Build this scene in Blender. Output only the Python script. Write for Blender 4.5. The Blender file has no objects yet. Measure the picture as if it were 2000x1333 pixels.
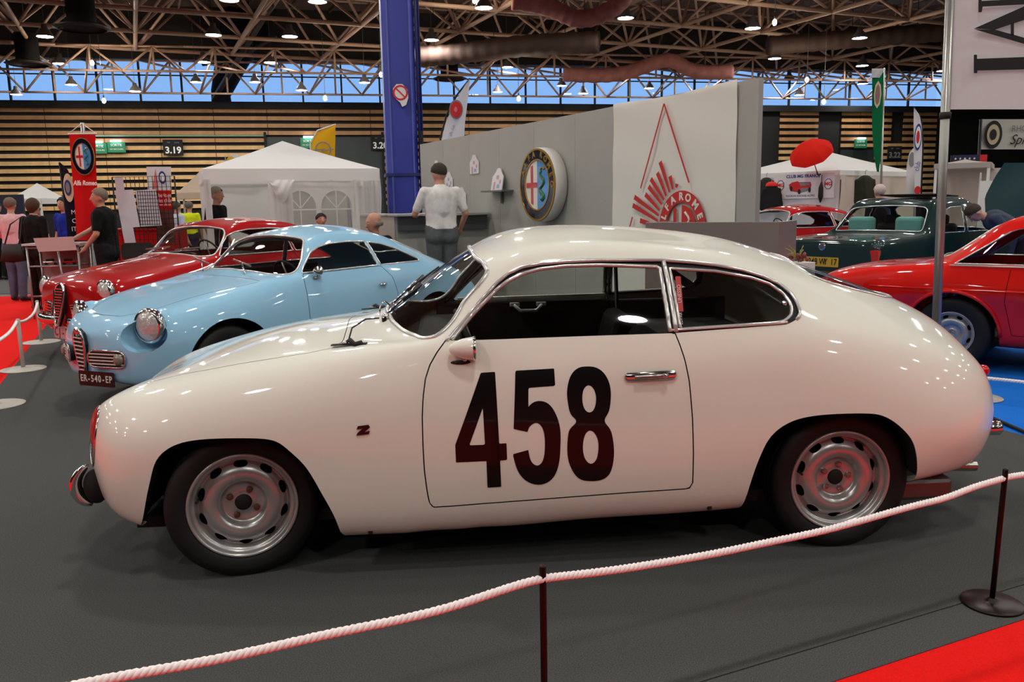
import bpy, bmesh, math, random
import numpy as np
from mathutils import Vector, Matrix, Euler
random.seed(7)
scn = bpy.context.scene
col = scn.collection
PI = math.pi
R = math.radians

# ---------------------------------------------------------------- camera
CAM_H, FOC, HOR, ROLL = 1.48, 1620.0, 400.0, R(1.03)
TILT = math.atan((666.5-HOR)*math.cos(ROLL)/FOC)
CAM_F = Vector((0, math.cos(TILT), -math.sin(TILT))); _u = Vector((0, math.sin(TILT), math.cos(TILT))); _r = Vector((1, 0, 0))
CAM_X = math.cos(ROLL)*_r-math.sin(ROLL)*_u; CAM_Y = math.cos(ROLL)*_u+math.sin(ROLL)*_r
cam_d = bpy.data.cameras.new('camera'); cam = bpy.data.objects.new('camera', cam_d); col.objects.link(cam)
cam_d.sensor_width = 36; cam_d.lens = FOC/2000*36; cam_d.clip_end = 300; cam_d.clip_start = .05
mw = Matrix.Identity(4)
for i in range(3):
    mw[i][0] = CAM_X[i]; mw[i][1] = CAM_Y[i]; mw[i][2] = -CAM_F[i]
mw[2][3] = CAM_H
cam.matrix_world = mw
scn.camera = cam

# ---------------------------------------------------------------- evening sky outside, exposure
w = bpy.data.worlds.new('evening_sky'); scn.world = w; w.use_nodes = True
bgn = w.node_tree.nodes['Background']; bgn.inputs[0].default_value = (.25, .47, .86, 1); bgn.inputs[1].default_value = 1.0
scn.view_settings.view_transform = 'Standard'; scn.view_settings.look = 'None'
scn.view_settings.exposure = 0.22; scn.view_settings.gamma = 1.0; scn.view_settings.use_curve_mapping = False
LAMP_POWER = 160.0
cy = scn.cycles; cy.max_bounces = 7; cy.diffuse_bounces = 3; cy.glossy_bounces = 4; cy.transparent_max_bounces = 14; cy.caustics_reflective = False; cy.caustics_refractive = False; cy.sample_clamp_indirect = 6

# ---------------------------------------------------------------- materials (all procedural)
MATS = {}
def lin(c):
    return tuple((v/12.92 if v <= .04045 else ((v+.055)/1.055)**2.4) for v in c)
def mat(name, rgb, rough=.5, metal=0., coat=0., spec=.5, emit=0., noise=None, bump=None, alpha=None, sheen=0., trans=0., ior=1.45):
    """rgb in sRGB 0-1; noise=(scale, amount) colour mottling; bump=(scale, strength)"""
    if name in MATS: return MATS[name]
    m = bpy.data.materials.new(name); m.use_nodes = True; nt = m.node_tree; b = nt.nodes['Principled BSDF']
    c = (*lin(rgb), 1); b.inputs['Base Color'].default_value = c; m.diffuse_color = c
    b.inputs['Roughness'].default_value = rough; b.inputs['Metallic'].default_value = metal
    b.inputs['Specular IOR Level'].default_value = spec
    if coat: b.inputs['Coat Weight'].default_value = coat; b.inputs['Coat Roughness'].default_value = .04
    if sheen: b.inputs['Sheen Weight'].default_value = sheen
    if trans: b.inputs['Transmission Weight'].default_value = trans; b.inputs['IOR'].default_value = ior
    if emit: b.inputs['Emission Color'].default_value = c; b.inputs['Emission Strength'].default_value = emit
    if noise or bump:
        tc = nt.nodes.new('ShaderNodeTexCoord')
    if noise:
        n = nt.nodes.new('ShaderNodeTexNoise'); n.inputs['Scale'].default_value = noise[0]; n.inputs['Detail'].default_value = 4
        nt.links.new(tc.outputs['Object'], n.inputs['Vector'])
        mp = nt.nodes.new('ShaderNodeMapRange'); mp.inputs[1].default_value = .3; mp.inputs[2].default_value = .7
        mp.inputs[3].default_value = 1-noise[1]; mp.inputs[4].default_value = 1+noise[1]
        nt.links.new(n.outputs['Fac'], mp.inputs[0])
        mx = nt.nodes.new('ShaderNodeMix'); mx.data_type = 'RGBA'; mx.blend_type = 'MULTIPLY'; mx.inputs[0].default_value = 1
        mx.inputs[6].default_value = c; nt.links.new(mp.outputs[0], mx.inputs[7]); nt.links.new(mx.outputs[2], b.inputs['Base Color'])
    if bump:
        n2 = nt.nodes.new('ShaderNodeTexNoise'); n2.inputs['Scale'].default_value = bump[0]; n2.inputs['Detail'].default_value = 3
        nt.links.new(tc.outputs['Object'], n2.inputs['Vector'])
        bp = nt.nodes.new('ShaderNodeBump'); bp.inputs['Strength'].default_value = bump[1]; bp.inputs['Distance'].default_value = .02
        nt.links.new(n2.outputs['Fac'], bp.inputs['Height']); nt.links.new(bp.outputs[0], b.inputs['Normal'])
    MATS[name] = m; return m
def glass_mat(name, tint=(.9, .93, .92), refl=.9):
    """thin pane: clear with a fresnel reflection"""
    if name in MATS: return MATS[name]
    m = bpy.data.materials.new(name); m.use_nodes = True; nt = m.node_tree; nt.nodes.clear()
    o = nt.nodes.new('ShaderNodeOutputMaterial'); t = nt.nodes.new('ShaderNodeBsdfTransparent'); t.inputs[0].default_value = (*tint, 1)
    g = nt.nodes.new('ShaderNodeBsdfGlossy'); g.inputs['Roughness'].default_value = .02; g.inputs[0].default_value = (refl, refl, refl, 1)
    f = nt.nodes.new('ShaderNodeFresnel'); ge = nt.nodes.new('ShaderNodeNewGeometry'); io = nt.nodes.new('ShaderNodeMapRange')
    io.inputs[3].default_value = 1.5; io.inputs[4].default_value = 1/1.5; nt.links.new(ge.outputs['Backfacing'], io.inputs[0]); nt.links.new(io.outputs[0], f.inputs[0])   # same pane from both sides
    mx = nt.nodes.new('ShaderNodeMixShader')
    nt.links.new(f.outputs[0], mx.inputs[0]); nt.links.new(t.outputs[0], mx.inputs[1]); nt.links.new(g.outputs[0], mx.inputs[2]); nt.links.new(mx.outputs[0], o.inputs[0])
    MATS[name] = m; return m
def cloth_mat(name, rgb, thru=.35, rough=.8):
    """thin fabric or film that lets some light through"""
    if name in MATS: return MATS[name]
    m = mat(name, rgb, rough, spec=.2); nt = m.node_tree; b = nt.nodes['Principled BSDF']; o = nt.nodes['Material Output']
    t = nt.nodes.new('ShaderNodeBsdfTranslucent'); t.inputs[0].default_value = (*lin(rgb), 1)
    mx = nt.nodes.new('ShaderNodeMixShader'); mx.inputs[0].default_value = thru
    nt.links.new(b.outputs[0], mx.inputs[1]); nt.links.new(t.outputs[0], mx.inputs[2]); nt.links.new(mx.outputs[0], o.inputs[0])
    return m

# ---------------------------------------------------------------- objects
def tag(o, label=None, cat=None, group=None, kind=None):
    if label: o['label'] = label
    if cat: o['category'] = cat
    if group: o['group'] = group
    if kind: o['kind'] = kind
    return o
def empty(name, loc=(0, 0, 0), rz=0., label=None, cat=None, group=None, kind=None, parent=None):
    o = bpy.data.objects.new(name, None); col.objects.link(o); o.empty_display_size = .1
    o.location = loc; o.rotation_euler = (0, 0, rz); o.parent = parent
    return tag(o, label, cat, group, kind)
def put(name, me, m=None, parent=None, loc=None, rot=None):
    if m is not None and len(me.materials) == 0: me.materials.append(m)
    o = bpy.data.objects.new(name, me); col.objects.link(o); o.parent = parent
    if loc is not None: o.location = loc
    if rot is not None: o.rotation_euler = rot
    return o
def copy_tree(o, parent=None):
    c = o.copy(); col.objects.link(c); c.parent = parent
    for ch in list(o.children): copy_tree(ch, c)
    return c
def patch_mesh(name, p):
    V, N, T = p
    me = bpy.data.meshes.new(name); me.from_pydata(np.asarray(V).tolist(), [], np.asarray(T).tolist())
    me.polygons.foreach_set('use_smooth', np.ones(len(me.polygons), bool))
    me.normals_split_custom_set_from_vertices(np.asarray(N).tolist()); me.update()
    return me

class MB:
    """collects shapes into one mesh"""
    def __init__(s): s.v = []; s.f = []; s.mi = []; s.m = 0; s.sm = []
    def add(s, v, f, smooth=False):
        k = len(s.v); s.v += [tuple(p) for p in v]; s.f += [tuple(i+k for i in q) for q in f]; s.mi += [s.m]*len(f); s.sm += [smooth]*len(f); return s
    def box(s, c, d, rz=0., M=None):
        x, y, z = (q/2 for q in d); P = []
        for i in (-1, 1):
            for j in (-1, 1):
                for k in (-1, 1):
                    p = Vector((i*x, j*y, k*z))
                    if M is not None: p = M @ p
                    elif rz: p = Matrix.Rotation(rz, 3, 'Z') @ p
                    P.append(p+Vector(c))
        return s.add(P, [(0, 1, 3, 2), (4, 6, 7, 5), (0, 4, 5, 1), (2, 3, 7, 6), (0, 2, 6, 4), (1, 5, 7, 3)])
    def bar(s, a, b, wd, th, up=(0, 0, 1)):
        a, b = Vector(a), Vector(b); t = (b-a).normalized(); sd = t.cross(Vector(up))
        if sd.length < 1e-5: sd = t.cross(Vector((1, 0, 0)))
        sd.normalize(); u = sd.cross(t); P = []
        for p in (a, b):
            for i, j in ((-1, -1), (1, -1), (1, 1), (-1, 1)): P.append(p+sd*(i*wd/2)+u*(j*th/2))
        return s.add(P, [(0, 1, 2, 3), (7, 6, 5, 4), (0, 4, 5, 1), (1, 5, 6, 2), (2, 6, 7, 3), (3, 7, 4, 0)])
    def tube(s, pts, r, n=8, closed=False, caps=True, flat=1., up=None):
        pts = [Vector(p) for p in pts]; m = len(pts); rr = r if hasattr(r, '__len__') else [r]*m
        ring = []; prev = None
        for i, p in enumerate(pts):
            if closed: t = pts[(i+1) % m]-pts[i-1]
            else: t = pts[min(i+1, m-1)]-pts[max(i-1, 0)]
            t = t.normalized() if t.length > 1e-9 else Vector((0, 0, 1))
            if up is not None: a = Vector(up)-t*t.dot(Vector(up))
            elif prev is None: a = t.orthogonal()
            else: a = prev-t*t.dot(prev)
            if a.length < 1e-6: a = t.orthogonal()
            a.normalize(); prev = a; b = t.cross(a)
            ring += [p+(a*math.cos(2*PI*k/n)*flat+b*math.sin(2*PI*k/n))*rr[i] for k in range(n)]
        F = []
        for i in range(m if closed else m-1):
            j = (i+1) % m
            for k in range(n): F.append((i*n+k, i*n+(k+1) % n, j*n+(k+1) % n, j*n+k))
        if caps and not closed: F += [tuple(range(n))[::-1], tuple((m-1)*n+k for k in range(n))]
        return s.add(ring, F, n > 4)
    def lathe(s, prof, n=24, M=None, caps=False, smooth=True, arc=2*PI):
        """prof: (r, h) pairs about local Z"""
        P = []; full = abs(arc-2*PI) < 1e-6; nn = n if full else n+1
        for r_, h in prof:
            for k in range(nn):
                a = arc*k/n; p = Vector((r_*math.cos(a), r_*math.sin(a), h)); P.append(M @ p if M is not None else p)
        F = []; m = len(prof)
        for i in range(m-1):
            for k in range(n):
                k2 = (k+1) % nn; F.append((i*nn+k, i*nn+k2, (i+1)*nn+k2, (i+1)*nn+k))
        if caps: F += [tuple(range(nn))[::-1], tuple((m-1)*nn+k for k in range(nn))]
        return s.add(P, F, smooth)
    def ell(s, c, rad, nu=16, nv=10, M=None):
        P = []
        for i in range(nv+1):
            t = PI*i/nv
            for k in range(nu):
                a = 2*PI*k/nu; p = Vector((rad[0]*math.sin(t)*math.cos(a), rad[1]*math.sin(t)*math.sin(a), rad[2]*math.cos(t)))
                P.append((M @ p if M is not None else p)+Vector(c))
        F = [(i*nu+k, (i+1)*nu+k, (i+1)*nu+(k+1) % nu, i*nu+(k+1) % nu) for i in range(nv) for k in range(nu)]
        return s.add(P, F, True)
    def prism(s, poly, th, M=None, back=True):
        """polygon in local XY extruded from z=0 to z=th"""
        n = len(poly); P = [Vector((x, y, 0)) for x, y in poly]+[Vector((x, y, th)) for x, y in poly]
        if M is not None: P = [M @ p for p in P]
        F = [tuple(range(n, 2*n))]+[(k, (k+1) % n, n+(k+1) % n, n+k) for k in range(n)]
        if back: F.append(tuple(range(n))[::-1])
        return s.add(P, F)
    def grid(s, G, smooth=True, closed_u=False):
        G = np.asarray(G); a, b = G.shape[:2]; F = []
        for i in range(a if closed_u else a-1):
            for j in range(b-1): i2 = (i+1) % a; F.append((i*b+j, i2*b+j, i2*b+j+1, i*b+j+1))
        return s.add([tuple(p) for p in G.reshape(-1, 3)], F, smooth)
    def mesh(s, name, mats=()):
        me = bpy.data.meshes.new(name); me.from_pydata(s.v, [], s.f)
        for m in mats: me.materials.append(m)
        me.polygons.foreach_set('material_index', s.mi); me.polygons.foreach_set('use_smooth', s.sm); me.update(); return me
    def build(s, name, m, parent=None, loc=None, rot=None, bevel=0., mats=None, solid=0.):
        me = s.mesh(name, mats or (m,)); o = put(name, me, None, parent, loc, rot)
        if solid:
            q = o.modifiers.new('solid', 'SOLIDIFY'); q.thickness = solid; q.offset = 0
        if bevel:
            q = o.modifiers.new('bevel', 'BEVEL'); q.width = bevel; q.segments = 2; q.limit_method = 'ANGLE'
        return o
def frame(o, x, y, z=None):
    """matrix with columns x, y, z at origin o"""
    x = Vector(x).normalized(); y = Vector(y); y = (y-x*x.dot(y)).normalized(); z = x.cross(y) if z is None else Vector(z)
    m = Matrix.Identity(4)
    for i in range(3): m[i][0] = x[i]; m[i][1] = y[i]; m[i][2] = z[i]; m[i][3] = o[i]
    return m
def rnd_rect(w_, h_, r_, n=4):
    P = []
    for cx, cy, a0 in ((w_/2-r_, h_/2-r_, 0), (-w_/2+r_, h_/2-r_, 90), (-w_/2+r_, -h_/2+r_, 180), (w_/2-r_, -h_/2+r_, 270)):
        for k in range(n+1): a = R(a0+90*k/n); P.append((cx+r_*math.cos(a), cy+r_*math.sin(a)))
    return P
def text(name, s, size, m, parent, M, extrude=.001, sx=1., align='CENTER', bold=0., shear=0., space=1.):
    """lettering as real thin geometry; M maps text XY to place"""
    cu = bpy.data.curves.new(name, 'FONT'); cu.body = s; cu.size = size; cu.extrude = extrude; cu.align_x = align; cu.align_y = 'CENTER'
    cu.offset = bold; cu.shear = shear; cu.space_character = space; cu.resolution_u = 3
    t = bpy.data.objects.new(name, cu); col.objects.link(t); dg = bpy.context.evaluated_depsgraph_get()
    me = bpy.data.meshes.new_from_object(t.evaluated_get(dg)); bpy.data.objects.remove(t); bpy.data.curves.remove(cu)
    me.transform(M @ Matrix.Diagonal((sx, 1, 1, 1))); me.materials.clear(); me.materials.append(m)
    return put(name, me, None, parent)
# ---------------------------------------------------------------- smooth surfaces and cut-outs (numpy)
def nat_spline(t, P, tt):
    """natural cubic spline through P (n,k) at knots t, sampled at tt"""
    n = len(t); h = np.diff(t)
    A = np.zeros((n, n)); B = np.zeros((n, P.shape[1]))
    A[0, 0] = A[-1, -1] = 1
    for i in range(1, n-1):
        A[i, i-1] = h[i-1]; A[i, i] = 2*(h[i-1]+h[i]); A[i, i+1] = h[i]
        B[i] = 6*((P[i+1]-P[i])/h[i] - (P[i]-P[i-1])/h[i-1])
    M = np.linalg.solve(A, B)
    k = np.clip(np.searchsorted(t, tt, side='right')-1, 0, n-2)
    hk = h[k][:, None]; a = (t[k+1]-tt)[:, None]; b = (tt-t[k])[:, None]
    return (M[k]*a**3+M[k+1]*b**3)/(6*hk) + (P[k]/hk-M[k]*hk/6)*a + (P[k+1]/hk-M[k+1]*hk/6)*b

def knots(P, e=.6):
    d = np.linalg.norm(np.diff(P, axis=0), axis=-1)
    if d.ndim > 1: d = (d**e).mean(axis=1)
    else: d = d**e
    return np.concatenate([[0], np.cumsum(np.maximum(d, 1e-4))])

def dense(P, n, e=.6, closed=False):
    P = np.asarray(P, float)
    if closed:
        m = min(4, len(P)); Q = np.concatenate([P[-m:], P, P[:m+1]]); t = knots(Q, e)
        return nat_spline(t, Q, np.linspace(t[m], t[m+len(P)], n, endpoint=False))
    t = knots(P, e); return nat_spline(t, P, np.linspace(t[0], t[-1], n))

def body_grid(stations, nu, nv):
    """stations: list of (x, [(y,z),...], [dx,...]) lofted into a full mirrored grid (nu, 2*nv-1, 3)"""
    C = len(stations[0][1]); R = np.zeros((len(stations), C, 3))
    for i, s in enumerate(stations):
        R[i, :, 0] = s[0]
        R[i, :, 1:] = s[1]
        if len(s) > 2: R[i, :, 0] += s[2]
    t = knots(R); tt = np.linspace(t[0], t[-1], nu)
    A = nat_spline(t, R.reshape(len(R), -1), tt).reshape(nu, C, 3)
    # columns: mirror so that the crown stays smooth across the centre line
    full = np.concatenate([A, A[:, -2::-1]*np.array([1, -1, 1])], axis=1)
    tv = knots(full.transpose(1, 0, 2)); vv = np.linspace(0, tv[-1], 2*nv-1)
    G = nat_spline(tv, full.transpose(1, 0, 2).reshape(2*C-1, -1), vv).reshape(2*nv-1, nu, 3).transpose(1, 0, 2)
    return G

def grid_patch(G):
    nu, nv = G.shape[:2]
    du = np.gradient(G, axis=0); dv = np.gradient(G, axis=1)
    N = np.cross(du, dv)
    L = np.linalg.norm(N, axis=-1, keepdims=True)
    bad = L[..., 0] < 1e-9
    N = N/np.maximum(L, 1e-12)
    for i in (0, nu-1):
        if bad[i].any(): N[i] = N[1 if i == 0 else nu-2]
    idx = np.arange(nu*nv).reshape(nu, nv)
    a, b, c, d = idx[:-1, :-1].ravel(), idx[1:, :-1].ravel(), idx[1:, 1:].ravel(), idx[:-1, 1:].ravel()
    T = np.concatenate([np.stack([a, b, c], 1), np.stack([a, c, d], 1)])
    return G.reshape(-1, 3).copy(), N.reshape(-1, 3).copy(), T

def cut(patch, f):
    """split a patch along f=0 -> (inside f<0, outside f>=0)"""
    V, N, T = patch
    f = np.where(np.abs(f) < 1e-7, 1e-7, f)
    ins = f < 0
    k = ins[T].sum(1)
    tin = [T[k == 3]]; tout = [T[k == 0]]
    V2, N2, cache = [], [], {}
    base = len(V)
    def mid(i, j):
        key = (i, j) if i < j else (j, i)
        if key not in cache:
            s = f[i]/(f[i]-f[j]); V2.append(V[i]+(V[j]-V[i])*s)
            n = N[i]+(N[j]-N[i])*s; N2.append(n/max(np.linalg.norm(n), 1e-9)); cache[key] = base+len(V2)-1
        return cache[key]
    ai, ao = [], []
    for tri in T[(k == 1) | (k == 2)]:
        one = (k_ := ins[tri].sum()) == 1
        j = [q for q in range(3) if ins[tri[q]] == one][0]
        a, b, c = int(tri[j]), int(tri[(j+1) % 3]), int(tri[(j+2) % 3])
        ab, ac = mid(a, b), mid(a, c)
        (ai if one else ao).append((a, ab, ac))
        (ao if one else ai).extend([(ab, b, c), (ab, c, ac)])
    if V2: V = np.concatenate([V, V2]); N = np.concatenate([N, N2])
    def pack(lst, extra):
        t = np.concatenate(lst+[np.array(extra, int).reshape(-1, 3)])
        u, inv = np.unique(t, return_inverse=True)
        return V[u], N[u], inv.reshape(-1, 3)
    return pack(tin, ai), pack(tout, ao)

def rim_loop(patch, n=None, smooth=2):
    """ordered outer edge of a cut patch, evenly resampled"""
    V, N, T = patch; K = {}
    key = [tuple(np.round(v, 5)) for v in V]
    ids = {}; m = np.array([ids.setdefault(k, len(ids)) for k in key]); P = np.zeros((len(ids), 3)); P[m] = V
    for t in m[T]:
        for a, b in ((t[0], t[1]), (t[1], t[2]), (t[2], t[0])):
            if a != b: K[(a, b)] = K.get((a, b), 0)+1
    nxt = {}
    for (a, b), c in K.items():
        if (b, a) not in K: nxt.setdefault(a, []).append(b)
    best = []
    while nxt:
        a0 = next(iter(nxt)); loop = [a0]; a = a0
        while a in nxt:
            b = nxt[a].pop()
            if not nxt[a]: del nxt[a]
            if b == a0: break
            loop.append(b); a = b
        if len(loop) > len(best): best = loop
    Q = P[best]
    for _ in range(smooth): Q = (np.roll(Q, 1, 0)+2*Q+np.roll(Q, -1, 0))/4
    C = np.concatenate([Q, Q[:1]]); t = np.concatenate([[0], np.cumsum(np.linalg.norm(np.diff(C, axis=0), axis=1))]); n = n or max(40, int(t[-1]/.03))
    tt = np.linspace(0, t[-1], n, endpoint=False); return np.stack([np.interp(tt, t, C[:, k]) for k in range(3)], 1)

def poly_sdf(pts, poly):
    """signed distance of 2-D points to a closed polygon, negative inside"""
    poly = np.asarray(poly, float); A = poly; B = np.roll(poly, -1, axis=0)
    out = np.empty(len(pts))
    for s in range(0, len(pts), 20000):
        p = pts[s:s+20000]; d2 = np.full(len(p), 1e18); inside = np.zeros(len(p), bool)
        for a, b in zip(A, B):
            e = b-a; w = p-a; L = e@e
            if L < 1e-14: continue
            t = np.clip(w@e/L, 0, 1); q = w-t[:, None]*e
            d2 = np.minimum(d2, (q*q).sum(1))
            c = (a[1] > p[:, 1]) != (b[1] > p[:, 1])
            if c.any(): inside ^= c & (p[:, 0] < (b[0]-a[0])*(p[:, 1]-a[1])/(b[1]-a[1]+1e-18)+a[0])
        out[s:s+20000] = np.sqrt(d2)*np.where(inside, -1, 1)
    return out
WHITE_ST = [
 (1.985,[(0,.34),(0,.35),(0,.39),(0,.44),(0,.48),(0,.51),(0,.535),(0,.55),(0,.555)]),
 (1.96, [(.20,.32),(.25,.33),(.28,.39),(.29,.45),(.28,.51),(.25,.55),(.20,.575),(.11,.585),(0,.59)]),
 (1.91, [(.34,.29),(.40,.305),(.44,.38),(.455,.47),(.445,.55),(.41,.605),(.34,.635),(.18,.63),(0,.625)]),
 (1.845,[(.45,.26),(.51,.28),(.555,.37),(.57,.47),(.56,.57),(.52,.645),(.44,.69),(.24,.675),(0,.665)]),
 (1.75, [(.54,.23),(.61,.25),(.66,.35),(.675,.47),(.66,.595),(.60,.685),(.48,.74),(.26,.73),(0,.722)]),
 (1.60, [(.60,.205),(.69,.225),(.735,.34),(.75,.48),(.735,.62),(.65,.73),(.49,.79),(.27,.79),(0,.79)]),
 (1.40, [(.62,.19),(.72,.21),(.77,.33),(.785,.48),(.77,.65),(.68,.785),(.50,.843),(.27,.858),(0,.863)]),
 (1.10, [(.62,.16),(.735,.185),(.785,.33),(.80,.50),(.785,.70),(.69,.845),(.50,.90),(.27,.92),(0,.93)]),
 (0.88, [(.62,.15),(.74,.18),(.79,.33),(.80,.52),(.785,.73),(.70,.88),(.52,.925),(.28,.943),(0,.953)]),
 (0.70, [(.62,.15),(.74,.18),(.79,.33),(.80,.52),(.785,.745),(.71,.905),(.55,.94),(.30,.972),(0,1.0)]),
 (0.58, [(.62,.15),(.74,.18),(.79,.33),(.80,.52),(.785,.75),(.715,.92),(.59,.953),(.35,1.035),(0,1.082)]),
 (0.48, [(.62,.155),(.74,.185),(.79,.33),(.80,.52),(.785,.755),(.722,.93),(.612,.975),(.385,1.105),(0,1.155)]),
 (0.38, [(.62,.155),(.74,.185),(.79,.33),(.80,.52),(.785,.76),(.725,.94),(.62,1.035),(.41,1.172),(0,1.223)]),
 (0.28, [(.62,.16),(.74,.19),(.79,.34),(.80,.52),(.785,.76),(.728,.945),(.615,1.12),(.425,1.235),(0,1.283)]),
 (0.18, [(.62,.16),(.74,.19),(.79,.34),(.80,.52),(.785,.765),(.73,.95),(.605,1.185),(.43,1.285),(0,1.333)]),
 (0.06, [(.62,.16),(.74,.195),(.79,.34),(.80,.52),(.785,.77),(.73,.95),(.595,1.225),(.43,1.318),(0,1.366)]),
 (-.17, [(.62,.17),(.74,.205),(.79,.34),(.80,.52),(.785,.77),(.733,.953),(.585,1.247),(.42,1.333),(0,1.381)]),
 (-.48, [(.62,.175),(.74,.21),(.79,.34),(.80,.52),(.787,.77),(.735,.955),(.578,1.245),(.41,1.318),(0,1.366)]),
 (-.79, [(.62,.19),(.74,.22),(.79,.34),(.805,.53),(.79,.775),(.737,.96),(.57,1.205),(.395,1.278),(0,1.33)]),
 (-1.02,[(.62,.21),(.74,.24),(.795,.36),(.81,.54),(.795,.78),(.735,.962),(.562,1.135),(.38,1.222),(0,1.278)]),
 (-1.25,[(.62,.23),(.74,.265),(.795,.38),(.81,.55),(.79,.775),(.715,.94),(.55,1.06),(.365,1.14),(0,1.198)]),
 (-1.50,[(.62,.27),(.735,.295),(.785,.39),(.80,.55),(.765,.75),(.68,.89),(.525,.98),(.345,1.055),(0,1.11)]),
 (-1.74,[(.58,.285),(.67,.31),(.73,.40),(.75,.54),(.705,.71),(.62,.82),(.48,.895),(.31,.965),(0,1.015)]),
 (-1.92,[(.48,.30),(.565,.325),(.625,.41),(.645,.52),(.61,.655),(.535,.75),(.42,.815),(.26,.88),(0,.925)]),
 (-2.04,[(.35,.33),(.42,.355),(.48,.43),(.50,.52),(.475,.615),(.41,.69),(.31,.74),(.19,.785),(0,.815)]),
 (-2.105,[(.21,.38),(.26,.395),(.305,.445),(.315,.51),(.295,.565),(.255,.61),(.20,.645),(.12,.67),(0,.685)]),
 (-2.135,[(0,.42),(0,.43),(0,.465),(0,.505),(0,.54),(0,.565),(0,.59),(0,.605),(0,.615)]),
]
# ================================================================= the exhibition hall
HU = Vector((.914, .407, 0)); HV = Vector((-.407, .914, 0))        # the hall's own axes
def uv(u, v, z=0.): return HU*u+HV*v+Vector((0, 0, z))
def ray_dir(px, py): return CAM_F+CAM_X*((px-1000)/FOC)-CAM_Y*((py-666.5)/FOC)
def at(px, py, Y):
    d = ray_dir(px, py); return Vector((0, 0, CAM_H))+d*(Y/d.y)
def slab(name, m, pts, z0, z1, kind='structure', parent=None, label=None, cat=None):
    o = MB().prism([(p[0], p[1]) for p in pts], z1-z0, Matrix.Translation((0, 0, z0))).build(name, m, parent)
    if kind: o['kind'] = kind
    return tag(o, label, cat)
m_carpet = mat('charcoal_carpet', (.295, .297, .295), .95, spec=.15, noise=(220, .4), bump=(500, .25))
m_redcarpet = mat('red_carpet', (.90, .10, .085), .95, spec=.1, noise=(200, .10), bump=(400, .2))
m_bluecarpet = mat('blue_carpet', (.10, .42, .80), .95, spec=.1, noise=(200, .10))
m_conc = mat('hall_concrete', (.42, .41, .40), .8, noise=(3, .2))
slab('floor', m_conc, [(-40, -16), (40, -16), (40, 62), (-40, 62)], -.03, -.012)
def quad_uv(u0, u1, v0, v1): return [uv(u0, v0), uv(u1, v0), uv(u1, v1), uv(u0, v1)]
slab('floor_red_aisle', m_redcarpet, quad_uv(-9, 13, -.9, 1.765), -.012, -.003)
slab('floor_red_side_aisle', m_redcarpet, quad_uv(-9, -1.21, 1.765, 17.5), -.012, -.003)
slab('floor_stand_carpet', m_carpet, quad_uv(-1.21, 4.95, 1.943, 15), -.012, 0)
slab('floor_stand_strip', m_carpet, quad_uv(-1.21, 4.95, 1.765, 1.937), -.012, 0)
slab('floor_blue_carpet', m_bluecarpet, quad_uv(4.95, 13, 1.765, 15), -.012, -.002)
slab('floor_far_carpet', mat('grey_far_carpet', (.30, .29, .29), .95, noise=(50, .2)), [(-34, 17), (-9, 15.5), (40, 22), (40, 44), (-34, 44)], -.0119, -.004)
slab('floor_near_carpet', mat('grey_near_carpet', (.24, .235, .23), .95, noise=(50, .2)), quad_uv(-16, 20, -14, -.9), -.012, -.002)

# back wall: black boarding with timber slats, clerestory glazing above
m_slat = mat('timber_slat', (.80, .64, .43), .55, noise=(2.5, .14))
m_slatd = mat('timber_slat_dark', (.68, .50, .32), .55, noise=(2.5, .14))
m_blackw = mat('black_boarding', (.035, .038, .045), .8)
m_steelw = mat('dark_grey_door_panel', (.13, .17, .175), .5, noise=(1.5, .1))
WALL_A = math.atan(.206); WD = Vector((math.cos(WALL_A), math.sin(WALL_A), 0)); WN = Vector((math.sin(WALL_A), -math.cos(WALL_A), 0)); W0 = Vector((0, 47.36, 0))
def wall_s(px):
    """distance along the back wall that shows at photo column px"""
    d = ray_dir(px, 300); t = (W0.y-.0)/(d.y-.206*d.x); return (d*t).x/math.cos(WALL_A)
wb = empty('wall_back', (0, 0, 0), kind='structure')
MB().box(W0+Vector((0, 0, 3.4))-WN*.2, (90, .2, 6.8), WALL_A).build('backing_board', m_blackw, wb)
MB().box(W0+Vector((0, 0, 6.80))+WN*.05, (90, .5, .34), WALL_A).build('cill_beam', m_blackw, wb)
S = [wall_s(p) for p in (95, 205, 315, 425, 526)]
bay = (S[-1]-S[0])/4; s0 = S[0]-bay*3
slat_me = {}
dA0, dA1 = wall_s(520), wall_s(748); dB0, dB1 = wall_s(1596), wall_s(1640); dC0, dC1 = wall_s(1640), wall_s(1706)
pitch = .372
def add_slat(a, b, z, m, h=.20):
    if b-a < .15: return
    key = (round(b-a, 2), h, m.name)
    if key not in slat_me: slat_me[key] = MB().box((0, 0, 0), (b-a-.03, .05, h)).mesh('slat', (m,))
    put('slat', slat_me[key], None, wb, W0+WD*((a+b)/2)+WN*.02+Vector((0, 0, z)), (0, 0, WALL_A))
def visible_span(a, b, z):
    """only bays that the photo shows something of"""
    p = W0+WD*((a+b)/2); X = (a+b)/2
    if X > wall_s(830) and X < wall_s(1488): return z > 4.6 and X < wall_s(1230)
    return True
for k in range(22):
    a, b = s0+bay*k, s0+bay*(k+1)
    if a > wall_s(1960): break
    for j in range(14):
        z = 1.70+pitch*j
        if not visible_span(a, b, z): continue
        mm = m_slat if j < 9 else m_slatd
        segs = [(a, b)]
        for c0, c1, ztop in ((dA0, dA1, 5.25), (dB0, dB1, 9), (dC0-.01, dC1, 4.5), (wall_s(1738), wall_s(1760), 9 if j > 8 else 0)):
            if z < ztop:
                nxt = []
                for q0, q1 in segs:
                    if q1 <= c0 or q0 >= c1: nxt.append((q0, q1)); continue
                    if q0 < c0: nxt.append((q0, c0))
                    if q1 > c1: nxt.append((c1, q1))
                segs = nxt
        for q0, q1 in segs: add_slat(q0, q1, z, mm)
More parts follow.
